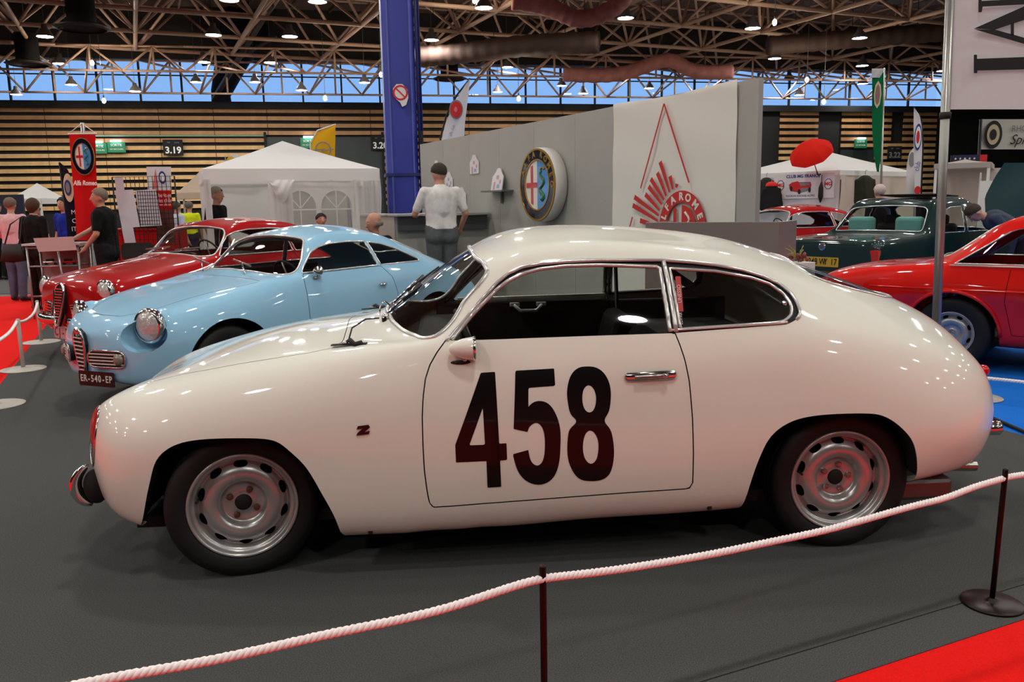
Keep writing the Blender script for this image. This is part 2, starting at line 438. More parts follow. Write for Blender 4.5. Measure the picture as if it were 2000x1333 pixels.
for c0, c1, z1 in ((dA0, dA1, 5.2), (dC0, dC1, 4.4)):
    MB().box(W0+WD*((c0+c1)/2)+WN*.04+Vector((0, 0, z1/2)), (c1-c0, .06, z1), WALL_A).build('service_door', m_steelw, wb)
for q in (dA0, dA1):
    MB().box(W0+WD*q+WN*.1+Vector((0, 0, 2.7)), (.12, .2, 5.5), WALL_A).build('door_jamb', m_blackw, wb)
MB().box(W0+WD*((wall_s(190)+dA0)/2)+WN*.12+Vector((0, 0, 5.27)), (dA0-wall_s(190), .03, .06), WALL_A).build('sign_rail', mat('pale_green_rail', (.45, .62, .52), .5), wb)
# clerestory: panes between mullions
m_pane = glass_mat('clerestory_glass', (.95, .97, 1.), .6)
m_mull = mat('dark_mullion', (.10, .10, .115), .6)
ZC0, ZC1 = 6.95, 9.05
nwin = 0
for k in range(30):
    a = -33+bay*.75*k; b = a+bay*.75
    if b > 36: break
    nwin += 1
    we = empty('window_%d' % nwin, W0+WD*a+Vector((0, 0, ZC0)), WALL_A, kind='structure')
    MB().box((.035, 0, (ZC1-ZC0)/2), (.09, .14, ZC1-ZC0)).build('mullion', m_mull, we)
    MB().box((bay*.375, 0, 1.32), (bay*.75, .06, .06)).build('transom', m_mull, we)
    MB().box((bay*.375, 0, .02), (bay*.75, .12, .06)).build('window_cill', m_mull, we)
    MB().box((bay*.375, .01, (ZC1-ZC0)/2), (bay*.75, .008, ZC1-ZC0)).build('pane', m_pane, we)
# other walls and the roof deck
m_wallp = mat('hall_wall_dark', (.20, .185, .17), .8, noise=(.8, .2))
m_deck = mat('roof_deck_brown', (.50, .41, .37), .8, noise=(.7, .25))
slab('wall_left', m_wallp, [(-40, -16), (-39.7, -16), (-39.7, 44), (-40, 44)], 0, 11.6)
slab('wall_right', m_wallp, [(39.7, -16), (40, -16), (40, 62), (39.7, 62)], 0, 11.6)
slab('wall_front', m_wallp, [(-40, -16.3), (40, -16.3), (40, -16), (-40, -16)], 0, 11.6)
fw = MB().box(W0+Vector((0, 0, (ZC1+11.6)/2)), (90, .3, 11.6-ZC1), WALL_A).build('wall_back_upper', m_wallp); fw['kind'] = 'structure'
ceil = empty('ceiling', (0, 0, 0), kind='structure')
MB().prism([(-42, -20), (42, -20), (42, 47.36+.206*42+.2), (-42, 47.36-.206*42+.2)], .2, Matrix.Translation((0, 0, 11.6))).build('roof_deck', m_deck, ceil)
for k in range(46):
    a_, b_ = uv(-30+2*k, 8, 11.52), uv(-30+2*k, 60, 11.52); t_ = (47.0+.206*a_.x-a_.y)/((b_-a_).y-.206*(b_-a_).x); b_ = a_+(b_-a_)*min(1, t_)
    if abs(b_.x) > 42: continue
    MB().bar(a_, b_, .10, .16).build('deck_rib', m_deck, ceil)
# double-layer space frame: rotated square grid of tubes
m_tube = mat('truss_tube_paint', (.76, .62, .53), .5, noise=(1.5, .15))
MOD, ZB, ZT = 4.1, 8.62, 10.9
unit = {rr: MB().tube([(0, 0, 0), (0, 0, 1)], rr, 8).mesh('truss_tube', (m_tube,)) for rr in (.085, .06, .05)}
members = []
def bnode(i, j): return uv(.6+MOD*i, 21.5+MOD*j, ZB)
def tnode(i, j): return uv(.6+MOD*(i+.5), 21.5+MOD*(j+.5), ZT)
def ok(p): return p.y > 17 and p.y < 46.5+.206*p.x-.6 and abs(p.x) < .68*p.y+4
for i in range(-10, 14):
    for j in range(-4, 9):
        a = bnode(i, j)
        for b in (bnode(i+1, j), bnode(i, j+1)):
            if ok(a) and ok(b): members.append((a, b, .085))
        t = tnode(i, j)
        for b in (tnode(i+1, j), tnode(i, j+1)):
            if ok(t) and ok(b): members.append((t, b, .06))
        for b in (bnode(i, j), bnode(i+1, j), bnode(i, j+1), bnode(i+1, j+1)):
            if ok(t) and ok(b): members.append((t, b, .06))
for off in (2.2, 6.0):                                             # lower edge trusses in front of the glazing
    for k in range(26):
        s_ = -34+2.6*k; f_ = lambda s, z: W0+WD*s+WN*off+Vector((0, 0, z)); zl = 6.85+.12*off; zu = ZB
        members += [(f_(s_, zl), f_(s_+2.6, zl), .05), (f_(s_, zu), f_(s_+2.6, zu), .05), (f_(s_, zl), f_(s_+1.3, zu), .05), (f_(s_+1.3, zu), f_(s_+2.6, zl), .05), (f_(s_+1.3, zl), f_(s_+1.3, zu), .05)]
for k in range(26):
    s_ = -34+2.6*k; members += [(W0+WD*s_+WN*2.2+Vector((0, 0, 7.11)), W0+WD*(s_+1.3)+WN*6+Vector((0, 0, ZB)), .05), (W0+WD*s_+WN*2.2+Vector((0, 0, ZB)), W0+WD*(s_+2.6)+WN*6+Vector((0, 0, 7.57)), .05)]
def seen(p):
    v = p-Vector((0, 0, CAM_H)); d = v.dot(CAM_F); x = v.dot(CAM_X)/d*FOC+1000; y = 666.5-v.dot(CAM_Y)/d*FOC
    return -150 < x < 2150 and -90 < y
members = [q for q in members if seen(q[0]) or seen(q[1])]
members.sort(key=lambda q: (q[0]+q[1]).length/ (1.5 if q[2] > .07 else 1))
far = MB()
for n, (a, b, rr) in enumerate(members):
    d = b-a
    if n < 296:
        o = put('truss_tube', unit[rr], None, ceil, a); o.rotation_euler = d.to_track_quat('Z', 'Y').to_euler(); o.scale = (1, 1, d.length)
    else: far.tube([a, b], rr, 6)
if far.v:
    fo = far.build('far_truss_tubes', m_tube, ceil); fo['kind'] = 'stuff'
# ducts slung in the roof
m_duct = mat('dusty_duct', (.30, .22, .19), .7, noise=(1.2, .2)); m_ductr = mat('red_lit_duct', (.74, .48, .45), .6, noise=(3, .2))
def duct(pts, r_, m, label):
    D = dense(np.array([tuple(p) for p in pts]), 60); o = Vector(D[0]); e = empty('ventilation_duct', o, 0, label, 'duct')
    MB().tube([Vector(q)-o for q in D], [r_*(1+.05*math.sin(k*1.6)) for k in range(60)], 16).build('duct_tube', m, e)
    for k in (10, 30, 50): MB().tube([Vector(D[k])-o, Vector((D[k][0], D[k][1], 11.6))-o], .015, 6).build('hanger_rod', m_mull, e)
    return e
duct([at(800, 111, 36), at(870, 107, 36), at(1000, 92, 35), at(1170, 82, 34)], .42, m_duct, 'long brown round duct running behind the blue column top')
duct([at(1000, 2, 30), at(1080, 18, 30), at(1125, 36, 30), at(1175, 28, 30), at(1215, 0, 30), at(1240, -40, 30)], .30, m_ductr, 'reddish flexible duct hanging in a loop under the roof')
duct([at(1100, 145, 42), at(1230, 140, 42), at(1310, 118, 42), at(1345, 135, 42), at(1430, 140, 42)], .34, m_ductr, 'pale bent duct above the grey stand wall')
duct([at(1500, 90, 38), at(1640, 78, 38), at(1850, 62, 38)], .40, m_duct, 'dark straight duct under the roof on the right')
for k, (px, py, Y) in enumerate(((55, 120, 36), (160, 48, 29), (878, 150, 44))):
    p = at(px, py, Y)
    fe = empty('roof_fan', p, 0, ('dark ventilator drum before the windows at far left', 'large dark ventilator drum high above the left aisle', 'dark ventilator drum in front of the windows right of the column')[k], 'ventilator')
    MB().lathe([(.0, 1.1), (.45, 1.1), (.45, .1), (.5, 0), (0, 0)], 20).build('drum', m_blackw, fe)
    MB().tube([(0, 0, 1.1), (0, 0, 11.6-p.z)], .03, 6).build('hanger_rod', m_mull, fe)
    MB().lathe([(.75, -.16), (.9, -.1), (.45, .06)], 20).build('skirt', mat('dark_brown_metal', (.17, .12, .10), .5), fe)

# lamps: white high bays, lit from inside the bell
m_lampsh = mat('lamp_bell_grey', (.35, .33, .33), .5)
m_lampon = mat('lamp_light', (1., .985, .955), .5, emit=LAMP_POWER)
L_sh = MB().lathe([(.30, 0), (.29, .06), (.22, .20), (.12, .30), (.10, .45), (.0, .46)], 20).mesh('bell', (m_lampsh,))
L_on = MB().add([(.285*math.cos(2*PI*k/12), .285*math.sin(2*PI*k/12), .01) for k in range(12)], [tuple(range(12))[::-1]]).mesh('lit_lens', (m_lampon,))
L_st = MB().tube([(0, 0, 0), (0, 0, 1.0)], .010, 6).mesh('hanger', (m_lampsh,))
def lamp(p, label, group, sc=1.):
    e = empty('high_bay_lamp', p, 0, label, 'lamp', group); e.scale = (sc, sc, sc)
    put('bell', L_sh, None, e); put('lit_lens', L_on, None, e); h_ = put('hanger', L_st, None, e, (0, 0, .44)); h_.scale = (1, 1, (11.55-p.z)/sc-.44)
    return e
ORD = ['first', 'second', 'third', 'fourth', 'fifth', 'sixth', 'seventh', 'eighth', 'ninth', 'tenth', 'eleventh', 'twelfth', 'thirteenth', 'fourteenth', 'fifteenth', 'sixteenth', 'seventeenth', 'eighteenth', 'nineteenth', 'twentieth', 'twenty-first', 'twenty-second']
UP = [(88,72),(417,69),(117,125),(397,122),(529,123),(620,4),(448,1),(945,16),(1222,36),(843,79),(1090,90),(1470,56),(990,132),(1196,140),(1378,148),(1513,115),(1679,75),(1684,129),(1541,156),(1685,164),(1841,139),(566,72)]
for k_, (px, py) in enumerate(sorted(UP)):
    d = ray_dir(px, py); t = (8.1-CAM_H)/d.z; lamp(Vector((0, 0, CAM_H))+d*t, 'white high bay lamp high under the roof frame, %s of twenty-two from the left' % ORD[k_], 'high bay lamps under the roof frame')
for k_, (px, py) in enumerate(sorted(((32,185),(139,166),(383,161),(498,161),(264,179),(589,177),(712,162),(1097,168),(1139,183),(1268,173),(972,180),(1561,186)))):
    Y = 38 if px < 800 else 43
    lamp(at(px, py, Y), 'bell lamp hanging before the blue windows, %s of twelve from the left' % ORD[k_], 'lamps in front of the windows', .8)
for k_, (px, py) in enumerate(((180,127),(203,201),(635,196),(744,150),(927,5),(1013,197),(1513,48),(1576,160),(1609,203))):
    e = empty('spot_lamp', at(px, py-4, 30 if py < 60 else 36), 0, 'small bare spot lamp under a roof tube, %s of nine from the left' % ORD[k_], 'lamp', 'small spot lamps on the roof tubes')
    MB().ell((0, 0, 0), (.075, .075, .10), 12, 8).build('bulb', mat('spot_bulb', (1., .95, .85), .5, emit=380.), e)
    MB().tube([(0, 0, .07), (0, 0, .22)], .035, 8).build('socket', m_blackw, e); h_ = put('hanger', L_st, None, e, (0, 0, .2)); h_.scale = (1, 1, 11.35-e.location.z)
n_off = 0  # unseen lamps carry the grid on, added to light the car's near side
for i in range(-6, 7):
    for j in range(-3, 8):
        p = uv(1.2+6.2*i, .5+6.2*j, 8.1)
        if abs(p.x) > 34 or p.y < -9 or p.y > 44+.2*p.x or (p.y > 20.5 and abs(p.x) < .64*p.y): continue
        lamp(p, 'unseen high bay lamp added over the hall out of view', 'added unseen high bay lamps'); n_off += 1
# ================================================================= the white racing coupe
m_white = mat('cream_white_paint', (.935, .93, .885), .42, coat=1.0, spec=.1)
m_chrome = mat('chrome', (.86, .86, .86), .12, 1.0)
m_alu = mat('worn_aluminium', (.70, .68, .66), .32, 1.0)
m_rubber = mat('tyre_rubber', (.045, .043, .042), .65, noise=(30, .15))
m_black = mat('matte_black', (.03, .03, .032), .7)
m_gap = mat('panel_gap_black', (.02, .02, .02), .9)
m_dark = mat('dark_interior_trim', (.06, .058, .056), .75, noise=(20, .2))
m_decal = mat('gloss_black_vinyl', (.015, .015, .017), .35, coat=.25, spec=.3)
m_glass = glass_mat('car_window_glass', (.88, .90, .88))
m_redlens = mat('red_lens', (.75, .05, .03), .15, coat=1)
m_silverp = mat('silver_wheel_paint', (.76, .755, .75), .30, .65, coat=.3)
m_pol = mat('polished_bright_trim', (.88, .87, .85), .25, .25)
m_seat = mat('black_leatherette', (.05, .048, .047), .85, spec=.15, bump=(60, .3))
m_trim = mat('bright_window_trim', (.86, .86, .85), .2, .55)

def sub(p):
    """split each triangle in four"""
    V, N, T = p; V = list(map(tuple, V)); N = list(map(tuple, N)); c = {}; out = []
    def md(a, b):
        k = (min(a, b), max(a, b))
        if k not in c:
            V.append(tuple((np.array(V[a])+V[b])/2)); n = (np.array(N[a])+N[b]); N.append(tuple(n/np.linalg.norm(n))); c[k] = len(V)-1
        return c[k]
    for a, b, d in T:
        x, y, z = md(a, b), md(b, d), md(d, a); out += [(a, x, z), (x, b, y), (z, y, d), (x, y, z)]
    return np.array(V), np.array(N), np.array(out)
def side(p, s):
    """half of a patch on one side (s=+1 left of the car, -1 right)"""
    V, N, T = p; k = (V[T].mean(1)[:, 1]*s) > 0; t = T[k]; u, inv = np.unique(t, return_inverse=True)
    return V[u], N[u], inv.reshape(-1, 3)
def push(p, d):
    V, N, T = p; return V+N*d, N, T
def shell(name, p, m, parent, th=0.):
    o = put(name, patch_mesh(name, p), m, parent)
    return o
def surf_y(G, xs, zs, zmin=-9):
    """lateral position of the left skin at given (x,z): nearest of the dense grid, blended"""
    half = G[:, :G.shape[1]//2+1].reshape(-1, 3)
    out = []
    for x, z in zip(xs, zs):
        d = (half[:, 0]-x)**2+(half[:, 2]-z)**2; i = np.argsort(d)[:4]; wq = 1/(d[i]+1e-6); out.append(float((half[i, 1]*wq).sum()/wq.sum()))
    return out
def resample(P, n, closed=False):
    """even points along a polyline, its corners softly rounded"""
    P = np.asarray(P, float); Q = np.concatenate([P, P[:1]]) if closed else P
    t = np.concatenate([[0], np.cumsum(np.linalg.norm(np.diff(Q, axis=0), axis=1))]); tt = np.linspace(0, t[-1], n, endpoint=not closed)
    return np.stack([np.interp(tt, t, Q[:, k]) for k in range(Q.shape[1])], 1)
def trim_line(name, G, pts, r_, m, parent, s=1, closed=False, off=.002, n=6, flat=1., dn=None):
    """bright bead laid on the skin along (x,z) points"""
    P = np.asarray(pts, float)
    if dn: P = resample(P, dn, closed)
    ys = surf_y(G, P[:, 0], P[:, 1])
    return MB().tube([(x, s*(y+off), z) for (x, z), y in zip(P, ys)], r_, n, closed=closed, flat=flat).build(name, m, parent)

def make_wheel(R_t, wd, rim_r, nholes=10, hub='steel', detail=48):
    """wheel about local Y axis, outer face at +Y; returns list of (name, mesh, material, children)"""
    A = Matrix.Rotation(R(-90), 4, 'X')   # local Z -> +Y
    h = wd/2
    t = MB()
    prof = [(rim_r*.97, -h*.8), (rim_r+.006, -h*.86), (rim_r+.03, -h*.98), (R_t-.035, -h), (R_t-.012, -h*.9), (R_t-.002, -h*.74), (R_t, -h*.6), (R_t-.006, -h*.56), (R_t-.006, -h*.5), (R_t, -h*.46), (R_t, -h*.1), (R_t-.006, -h*.06), (R_t-.006, h*.06), (R_t, h*.1),
            (R_t, h*.46), (R_t-.006, h*.5), (R_t-.006, h*.56), (R_t, h*.6), (R_t-.002, h*.74), (R_t-.012, h*.9), (R_t-.03, h*.99), ((R_t+rim_r)/2, h*1.02), (rim_r+.012, h*.93), (rim_r-.004, h*.84), (rim_r*.95, h*.7)]
    t.lathe(prof, detail, A)
    tyre = t.mesh('tyre', (m_rubber,))
    # steel disc: grid in (radius, angle), holes cut out of it
    q = rim_r
    disc = [(q, h*.86), (q*.985, h*.93), (q*.955, h*.92), (q*.93, h*.83), (q*.90, h*.66), (q*.86, h*.60), (q*.83, h*.30), (q*.80, h*.22), (q*.77, h*.32), (q*.70, h*.52), (q*.60, h*.62), (q*.50, h*.60), (q*.42, h*.46), (q*.375, h*.28), (q*.33, h*.24), (q*.20, h*.24), (q*.145, h*.26), (q*.14, h*.05), (0, h*.05)]
    D = dense(np.array(disc), 90, .8)
    na = 160; G = np.zeros((na+1, len(D), 3))
    for k in range(na+1):
        a = 2*PI*k/na; G[k, :, 0] = D[:, 0]*math.cos(a); G[k, :, 2] = D[:, 0]*math.sin(a); G[k, :, 1] = D[:, 1]
    P = grid_patch(G)
    if nholes:
        rr = np.hypot(P[0][:, 0], P[0][:, 2]); an = np.arctan2(P[0][:, 2], P[0][:, 0])
        da = (an*nholes/(2*PI)) % 1-.5
        f = np.hypot((da*2*PI/nholes)*rr/(q*.125), (rr-q*.765)/(q*.06))-1
        P = cut(P, f*.02)[1]
    rim = patch_mesh('rim', (P[0], P[1], P[2]))
    rim.materials.append(m_silverp)
    parts = [('tyre', tyre, []), ('rim', rim, [])]
    back = MB().lathe([(q*.95, -h*.7), (q*.95, h*.5)], 32, A).lathe([(q*.94, -h*.1), (q*.3, -h*.15), (.001, -h*.15)], 32, A).mesh('brake_drum', (m_black,))
    parts.append(('brake_drum', back, []))
    return parts
def add_wheel(parent, parts, loc, rz=0., nuts=True, q=.218, h=.08, nut_m=None, cap=None):
    e = empty('wheel', loc, rz, parent=parent)
    for n, me, _ in parts: put(n, me, None, e)
    if nuts:
        A = Matrix.Rotation(R(-90), 4, 'X')
        for k in range(5 if cap == 'rear' else 4):
            a = 2*PI*k/(5 if cap == 'rear' else 4)+.5
            MB().lathe([(.013, 0), (.013, .01), (.009, .016), (.0, .017)], 8, Matrix.Translation((q*.265*math.cos(a), h*.24, q*.265*math.sin(a))) @ A, smooth=False).build('wheel_nut', nut_m or m_alu, e)
        MB().lathe([(q*.16, h*.2), (q*.155, h*.30), (q*.10, h*.36), (0, h*.37)], 20, A).build('hub_cap', m_dark, e)
        MB().tube([(q*.78, h*.55, q*.17), (q*.80, h*1.0, q*.175)], .006, 6).build('valve', m_black, e)
    return e

W_YAW = R(-175.84668685170257); W_ORG = (.0868562, 3.9728065, 0)
white = empty('racing_coupe', W_ORG, W_YAW, 'cream white vintage racing coupe with black 458 on its door', 'car')
WG = body_grid(WHITE_ST, 330, 64)
_p = grid_patch(WG)
def xz(p): return np.stack([p[0][:, 0], p[0][:, 2]], 1)
def yz(p): return np.stack([np.abs(p[0][:, 1]), p[0][:, 2]], 1)
def xy(p): return np.stack([p[0][:, 0], np.abs(p[0][:, 1])], 1)
F_ARCH = [(.80,.10),(.845,.197),(.862,.274),(.904,.375),(.96,.489),(1.012,.55),(1.057,.59),(1.103,.605),(1.191,.611),(1.309,.611),(1.422,.598),(1.489,.569),(1.534,.523),(1.563,.451),(1.591,.37),(1.63,.262),(1.655,.225),(1.67,.10)]
R_ARCH = [(-.77,.10),(-.803,.234),(-.81,.28),(-.832,.388),(-.86,.476),(-.89,.535),(-.934,.576),(-.992,.604),(-1.083,.62),(-1.215,.623),(-1.302,.619),(-1.35,.61),(-1.406,.581),(-1.456,.539),(-1.496,.49),(-1.526,.41),(-1.543,.33),(-1.548,.10)]
DOOR = [(.398,.958),(.436,.912),(.465,.866),(.484,.813),(.495,.739),(.50,.669),(.501,.562),(.499,.452),(.491,.361),(.483,.31),(.469,.296),(.40,.297),(.052,.309),(-.312,.322),(-.565,.328),(-.579,.343),(-.577,.482),(-.571,.63),(-.559,.774),(-.544,.859),(-.527,.921),(-.513,.962)]
RAIL = [(.398,.954),(.329,1.024),(.259,1.101),(.188,1.171),(.145,1.203),(.082,1.229),(.012,1.24),(-.092,1.247),(-.232,1.25),(-.373,1.247),(-.501,1.243),(-.623,1.231),(-.726,1.217),(-.837,1.195),(-.93,1.165),(-1.003,1.131),(-1.041,1.093),(-1.053,1.053),(-1.049,1.021),(-1.022,.997),(-.98,.982),(-.529,.962)]
QGLASS = [(-.525,1.21),(-.72,1.193),(-.871,1.163),(-.954,1.134),(-1.003,1.095),(-1.022,1.054),(-1.01,1.019),(-.975,.995),(-.94,.989),(-.538,.974)]
DGLASS = [(.378,.956),(.288,1.053),(.189,1.145),(.147,1.174),(.084,1.202),(.014,1.219),(-.091,1.229),(-.23,1.23),(-.369,1.223),(-.476,1.217),(-.484,1.209),(-.497,.965)]
WSCR = [(0,1.016),(.25,1.005),(.454,.984),(.576,.965),(.66,.955),(.683,.963),(.668,.985),(.607,1.091),(.588,1.164),(.568,1.202),(.549,1.218),(.477,1.244),(.229,1.276),(0,1.283)]
RWIN = [(-1.19,0),(-1.19,.30),(-1.215,.39),(-1.30,.395),(-1.47,.35),(-1.62,.28),(-1.72,.17),(-1.745,0)]
HOOD = [(1.80,0),(1.79,.28),(1.74,.42),(1.60,.50),(1.36,.568),(1.169,.592),(.959,.612),(.86,.60),(.83,.50),(.84,.3),(.86,0)]
def mirror2(h): return h+[(-a, b) for a, b in h[::-1]]
# openings and panels
F_ARCH, R_ARCH = ([P_[0]]+dense(np.array(P_[1:-1]), 70).tolist()+[P_[-1]] for P_ in (F_ARCH, R_ARCH))
_, _p = cut(_p, np.minimum(poly_sdf(xz(_p), F_ARCH), poly_sdf(xz(_p), R_ARCH)))
_sidewin = RAIL+[]
gi, _p = cut(_p, poly_sdf(xz(_p), RAIL))                          # whole side opening: door glass + quarter glass + frames
ws, _p = cut(_p, np.maximum(poly_sdf(np.stack([_p[0][:, 1], _p[0][:, 2]], 1), mirror2(WSCR)), .1-_p[0][:, 0]))
rw, _p = cut(_p, np.maximum(poly_sdf(np.stack([_p[0][:, 0], _p[0][:, 1]], 1), RWIN+[(a, -b) for a, b in RWIN[::-1]]), .8-_p[0][:, 2]))
hlc, _p = cut(_p, .03*np.maximum(((np.abs(_p[0][:, 1])-.475)/.105)**2+((_p[0][:, 2]-.555)/.125)**2-1, (1.70-_p[0][:, 0])*20))
dr, _p = cut(_p, poly_sdf(xz(_p), DOOR)-.0035)
dr, _g = cut(dr, poly_sdf(xz(dr), DOOR)+.0015)
hd, _p = cut(_p, np.maximum(poly_sdf(np.stack([_p[0][:, 0], _p[0][:, 1]], 1), HOOD+[(a, -b) for a, b in HOOD[::-1]]), .6-_p[0][:, 2])-.002)
hd, _g2 = cut(hd, np.maximum(poly_sdf(np.stack([hd[0][:, 0], hd[0][:, 1]], 1), HOOD+[(a, -b) for a, b in HOOD[::-1]]), .6-hd[0][:, 2])+.0015)
shell('body_shell', _p, m_white, white)
shell('bonnet', hd, m_white, white)
shell('bonnet_gap', push(_g2, -.006), m_gap, white)
doors = {}
for s in (1, -1):
    doors[s] = shell('door', side(dr, s), m_white, white)
    shell('door_gap', push(side(_g, s), -.008), m_gap, doors[s])
# glass
gd, _q = cut(gi, poly_sdf(xz(gi), DGLASS))
for s in (1, -1):
    shell('door_window', push(side(gd, s), -.012), m_glass, white)
gq, _q = cut(_q, poly_sdf(xz(_q), QGLASS))
for s in (1, -1):
    g_ = shell('quarter_window', push(side(gq, s), -.012), m_glass, white)
    # black rubber between frame and body, bright beads around
    shell('window_surround', push(side(_q, s), -.006), m_black, white)
    trim_line('roof_rail_trim', WG, RAIL[:13]+RAIL[13:20], .0075, m_trim, white, s, dn=90)
    trim_line('window_sill_trim', WG, [(-.50, .972), (-.98, .990)], .006, m_trim, white, s, dn=14)
    trim_line('door_window_frame', WG, DGLASS, .009, m_trim, white, s, off=-.004, dn=70)
    trim_line('quarter_window_frame', WG, QGLASS, .007, m_trim, white, s, closed=True, off=-.003, dn=80)
    trim_line('pillar_trim', WG, [(-.503, 1.238), (-.513, 1.10), (-.520, .965)], .010, m_trim, white, s, off=.0, dn=10)
wsg = shell('windscreen', push(ws, -.006), m_glass, white)
def skin_z(G, pts, front=True):
    P = G.reshape(-1, 3); P = P[(P[:, 0] > .1) if front else (P[:, 0] < -.9)]; out = []
    for a, b in pts:
        d = (P[:, 1]-a)**2+(P[:, 2]-b)**2 if front else (P[:, 0]-a)**2+(P[:, 1]-b)**2
        i = np.argsort(d)[:4]; wq = 1/(d[i]+1e-6); out.append(tuple((P[i]*wq[:, None]).sum(0)/wq.sum()))
    return out
MB().tube(rim_loop(ws, 130).tolist(), .010, 6, closed=True).build('windscreen_trim', m_trim, white)
shell('rear_window', push(rw, -.005), m_glass, white)
MB().tube(rim_loop(rw, 100).tolist(), .008, 6, closed=True).build('rear_window_trim', m_trim, white)
# number on both doors
DIG = [([(.268,.832),(.212,.834),(.203,.551),(.174,.552),(.173,.483),(.201,.482),(.198,.371),(.253,.37),(.255,.482),(.375,.481),(.376,.553)], [[(.264,.697),(.259,.549),(.321,.549)]], 0),
 ([(.132,.836),(-.021,.84),(-.023,.773),(.083,.769),(.085,.693),(.069,.709),(.041,.716),(.006,.704),(-.022,.664),(-.039,.606),(-.04,.533),(-.033,.459),(-.009,.4),(.024,.377),(.06,.375),(.099,.393),(.131,.436),(.15,.506),(.088,.521),(.082,.486),(.07,.464),(.053,.455),(.036,.466),(.025,.499),(.022,.543),(.025,.587),(.036,.616),(.053,.629),(.071,.624),(.084,.611),(.09,.594),(.145,.608)], [], 0),
 ([(-.152,.844),(-.184,.84),(-.215,.82),(-.237,.781),(-.244,.735),(-.241,.692),(-.231,.656),(-.217,.628),(-.236,.598),(-.25,.554),(-.255,.502),(-.251,.45),(-.233,.401),(-.201,.382),(-.157,.38),(-.117,.391),(-.088,.427),(-.071,.473),(-.067,.525),(-.071,.576),(-.082,.604),(-.105,.629),(-.086,.654),(-.073,.698),(-.069,.741),(-.075,.782),(-.09,.817),(-.119,.84)],
  [[(-.155,.771),(-.174,.758),(-.184,.726),(-.183,.701),(-.174,.673),(-.158,.663),(-.142,.672),(-.131,.699),(-.13,.728),(-.138,.759)], [(-.161,.59),(-.178,.577),(-.191,.542),(-.191,.505),(-.184,.472),(-.171,.456),(-.159,.454),(-.144,.466),(-.132,.496),(-.13,.533),(-.137,.569),(-.148,.586)]], 1)]
dl = side(dr, 1)
for out_, holes, smooth_ in DIG:
    o2 = np.array(out_)
    if len(out_) == 32: o2 = np.concatenate([o2[:4], dense(o2[4:18], 60), dense(o2[18:31], 50), o2[31:]])
    if smooth_: o2 = dense(o2, 90, closed=True); holes = [dense(np.array(h), 50, closed=True) for h in holes]
    lo, hi = o2.min(0)-.02, o2.max(0)+.02
    V, N, T = dl; c = V[T].mean(1); k = (c[:, 0] > lo[0]) & (c[:, 0] < hi[0]) & (c[:, 2] > lo[1]) & (c[:, 2] < hi[1])
    u, inv = np.unique(T[k], return_inverse=True); pp = sub(sub((V[u], N[u], inv.reshape(-1, 3))))
    f = poly_sdf(xz(pp), o2)
    for h in holes: f = np.maximum(f, -poly_sdf(xz(pp), h))
    d_, _ = cut(pp, f)
    shell('race_number_digit', push(d_, .0012), m_decal, doors[1])
# door handle, badge, mirror
def on_left(x, z, off=0.): return Vector((x, surf_y(WG, [x], [z])[0]+off, z))
a_, b_ = on_left(-.30, .797, .004), on_left(-.508, .803, .004)
hndl = MB().tube([a_, a_*.95+b_*.05, a_*.5+b_*.5, a_*.05+b_*.95, b_], [.010, .019, .0195, .019, .010], 12, flat=.5, up=(0, 1, 0)).build('door_handle', m_chrome, doors[1])
MB().tube([a_*.82+b_*.18+Vector((0, .016, .002)), a_*.18+b_*.82+Vector((0, .016, .002))], .008, 8).build('handle_grip', m_alu, hndl)
MB().lathe([(.009, 0), (.009, .012), (.006, .015), (0, .015)], 12, frame(a_*.25+b_*.75+Vector((0, .014, .002)), (1, 0, 0), (0, 0, 1)) @ Matrix.Rotation(PI, 4, 'X')).build('push_button', m_chrome, hndl)
zc = on_left(.731, .627, .001); ZM = frame(zc, (-1, 0, 0), (0, -.05, 1))
ZP = [(-.019,.016),(.022,.020),(.027,.010),(.005,-.009),(.026,-.004),(.022,-.016),(-.026,-.020),(-.021,-.010),(.001,.007),(-.024,.004)]
MB().prism(ZP, .004, ZM).build('z_badge', mat('badge_dark_chrome', (.25, .2, .2), .25, .9), white)
mr = empty('door_mirror', on_left(.315, .925, .035), 0, parent=doors[1])
MB().lathe([(.002, .075), (.016, .07), (.03, .05), (.04, .02), (.045, -.012), (.046, -.02)], 24, frame((0, 0, .005), (0, 1, 0), (0, 0, 1), (1, 0, 0))).build('mirror_shell', m_white, mr)
MB().lathe([(.046, -.018), (.049, -.02), (.049, -.028), (.044, -.03), (0, -.029)], 24, frame((0, 0, .005), (0, 1, 0), (0, 0, 1), (1, 0, 0))).build('mirror_rim', m_chrome, mr)
MB().ell((.03, -.02, -.052), (.042, .016, .009)).build('mirror_foot', m_dark, mr)
MB().tube([(.01, -.005, -.035), (.02, -.02, -.052)], .008, 8).build('mirror_stem', m_chrome, mr)
# jacking points, sill
for x, z in ((.727, .187), (-.663, .229)):
    MB().box(on_left(x, z, .001), (.018, .012, .016)).build('jack_socket', m_black, white, bevel=.002)
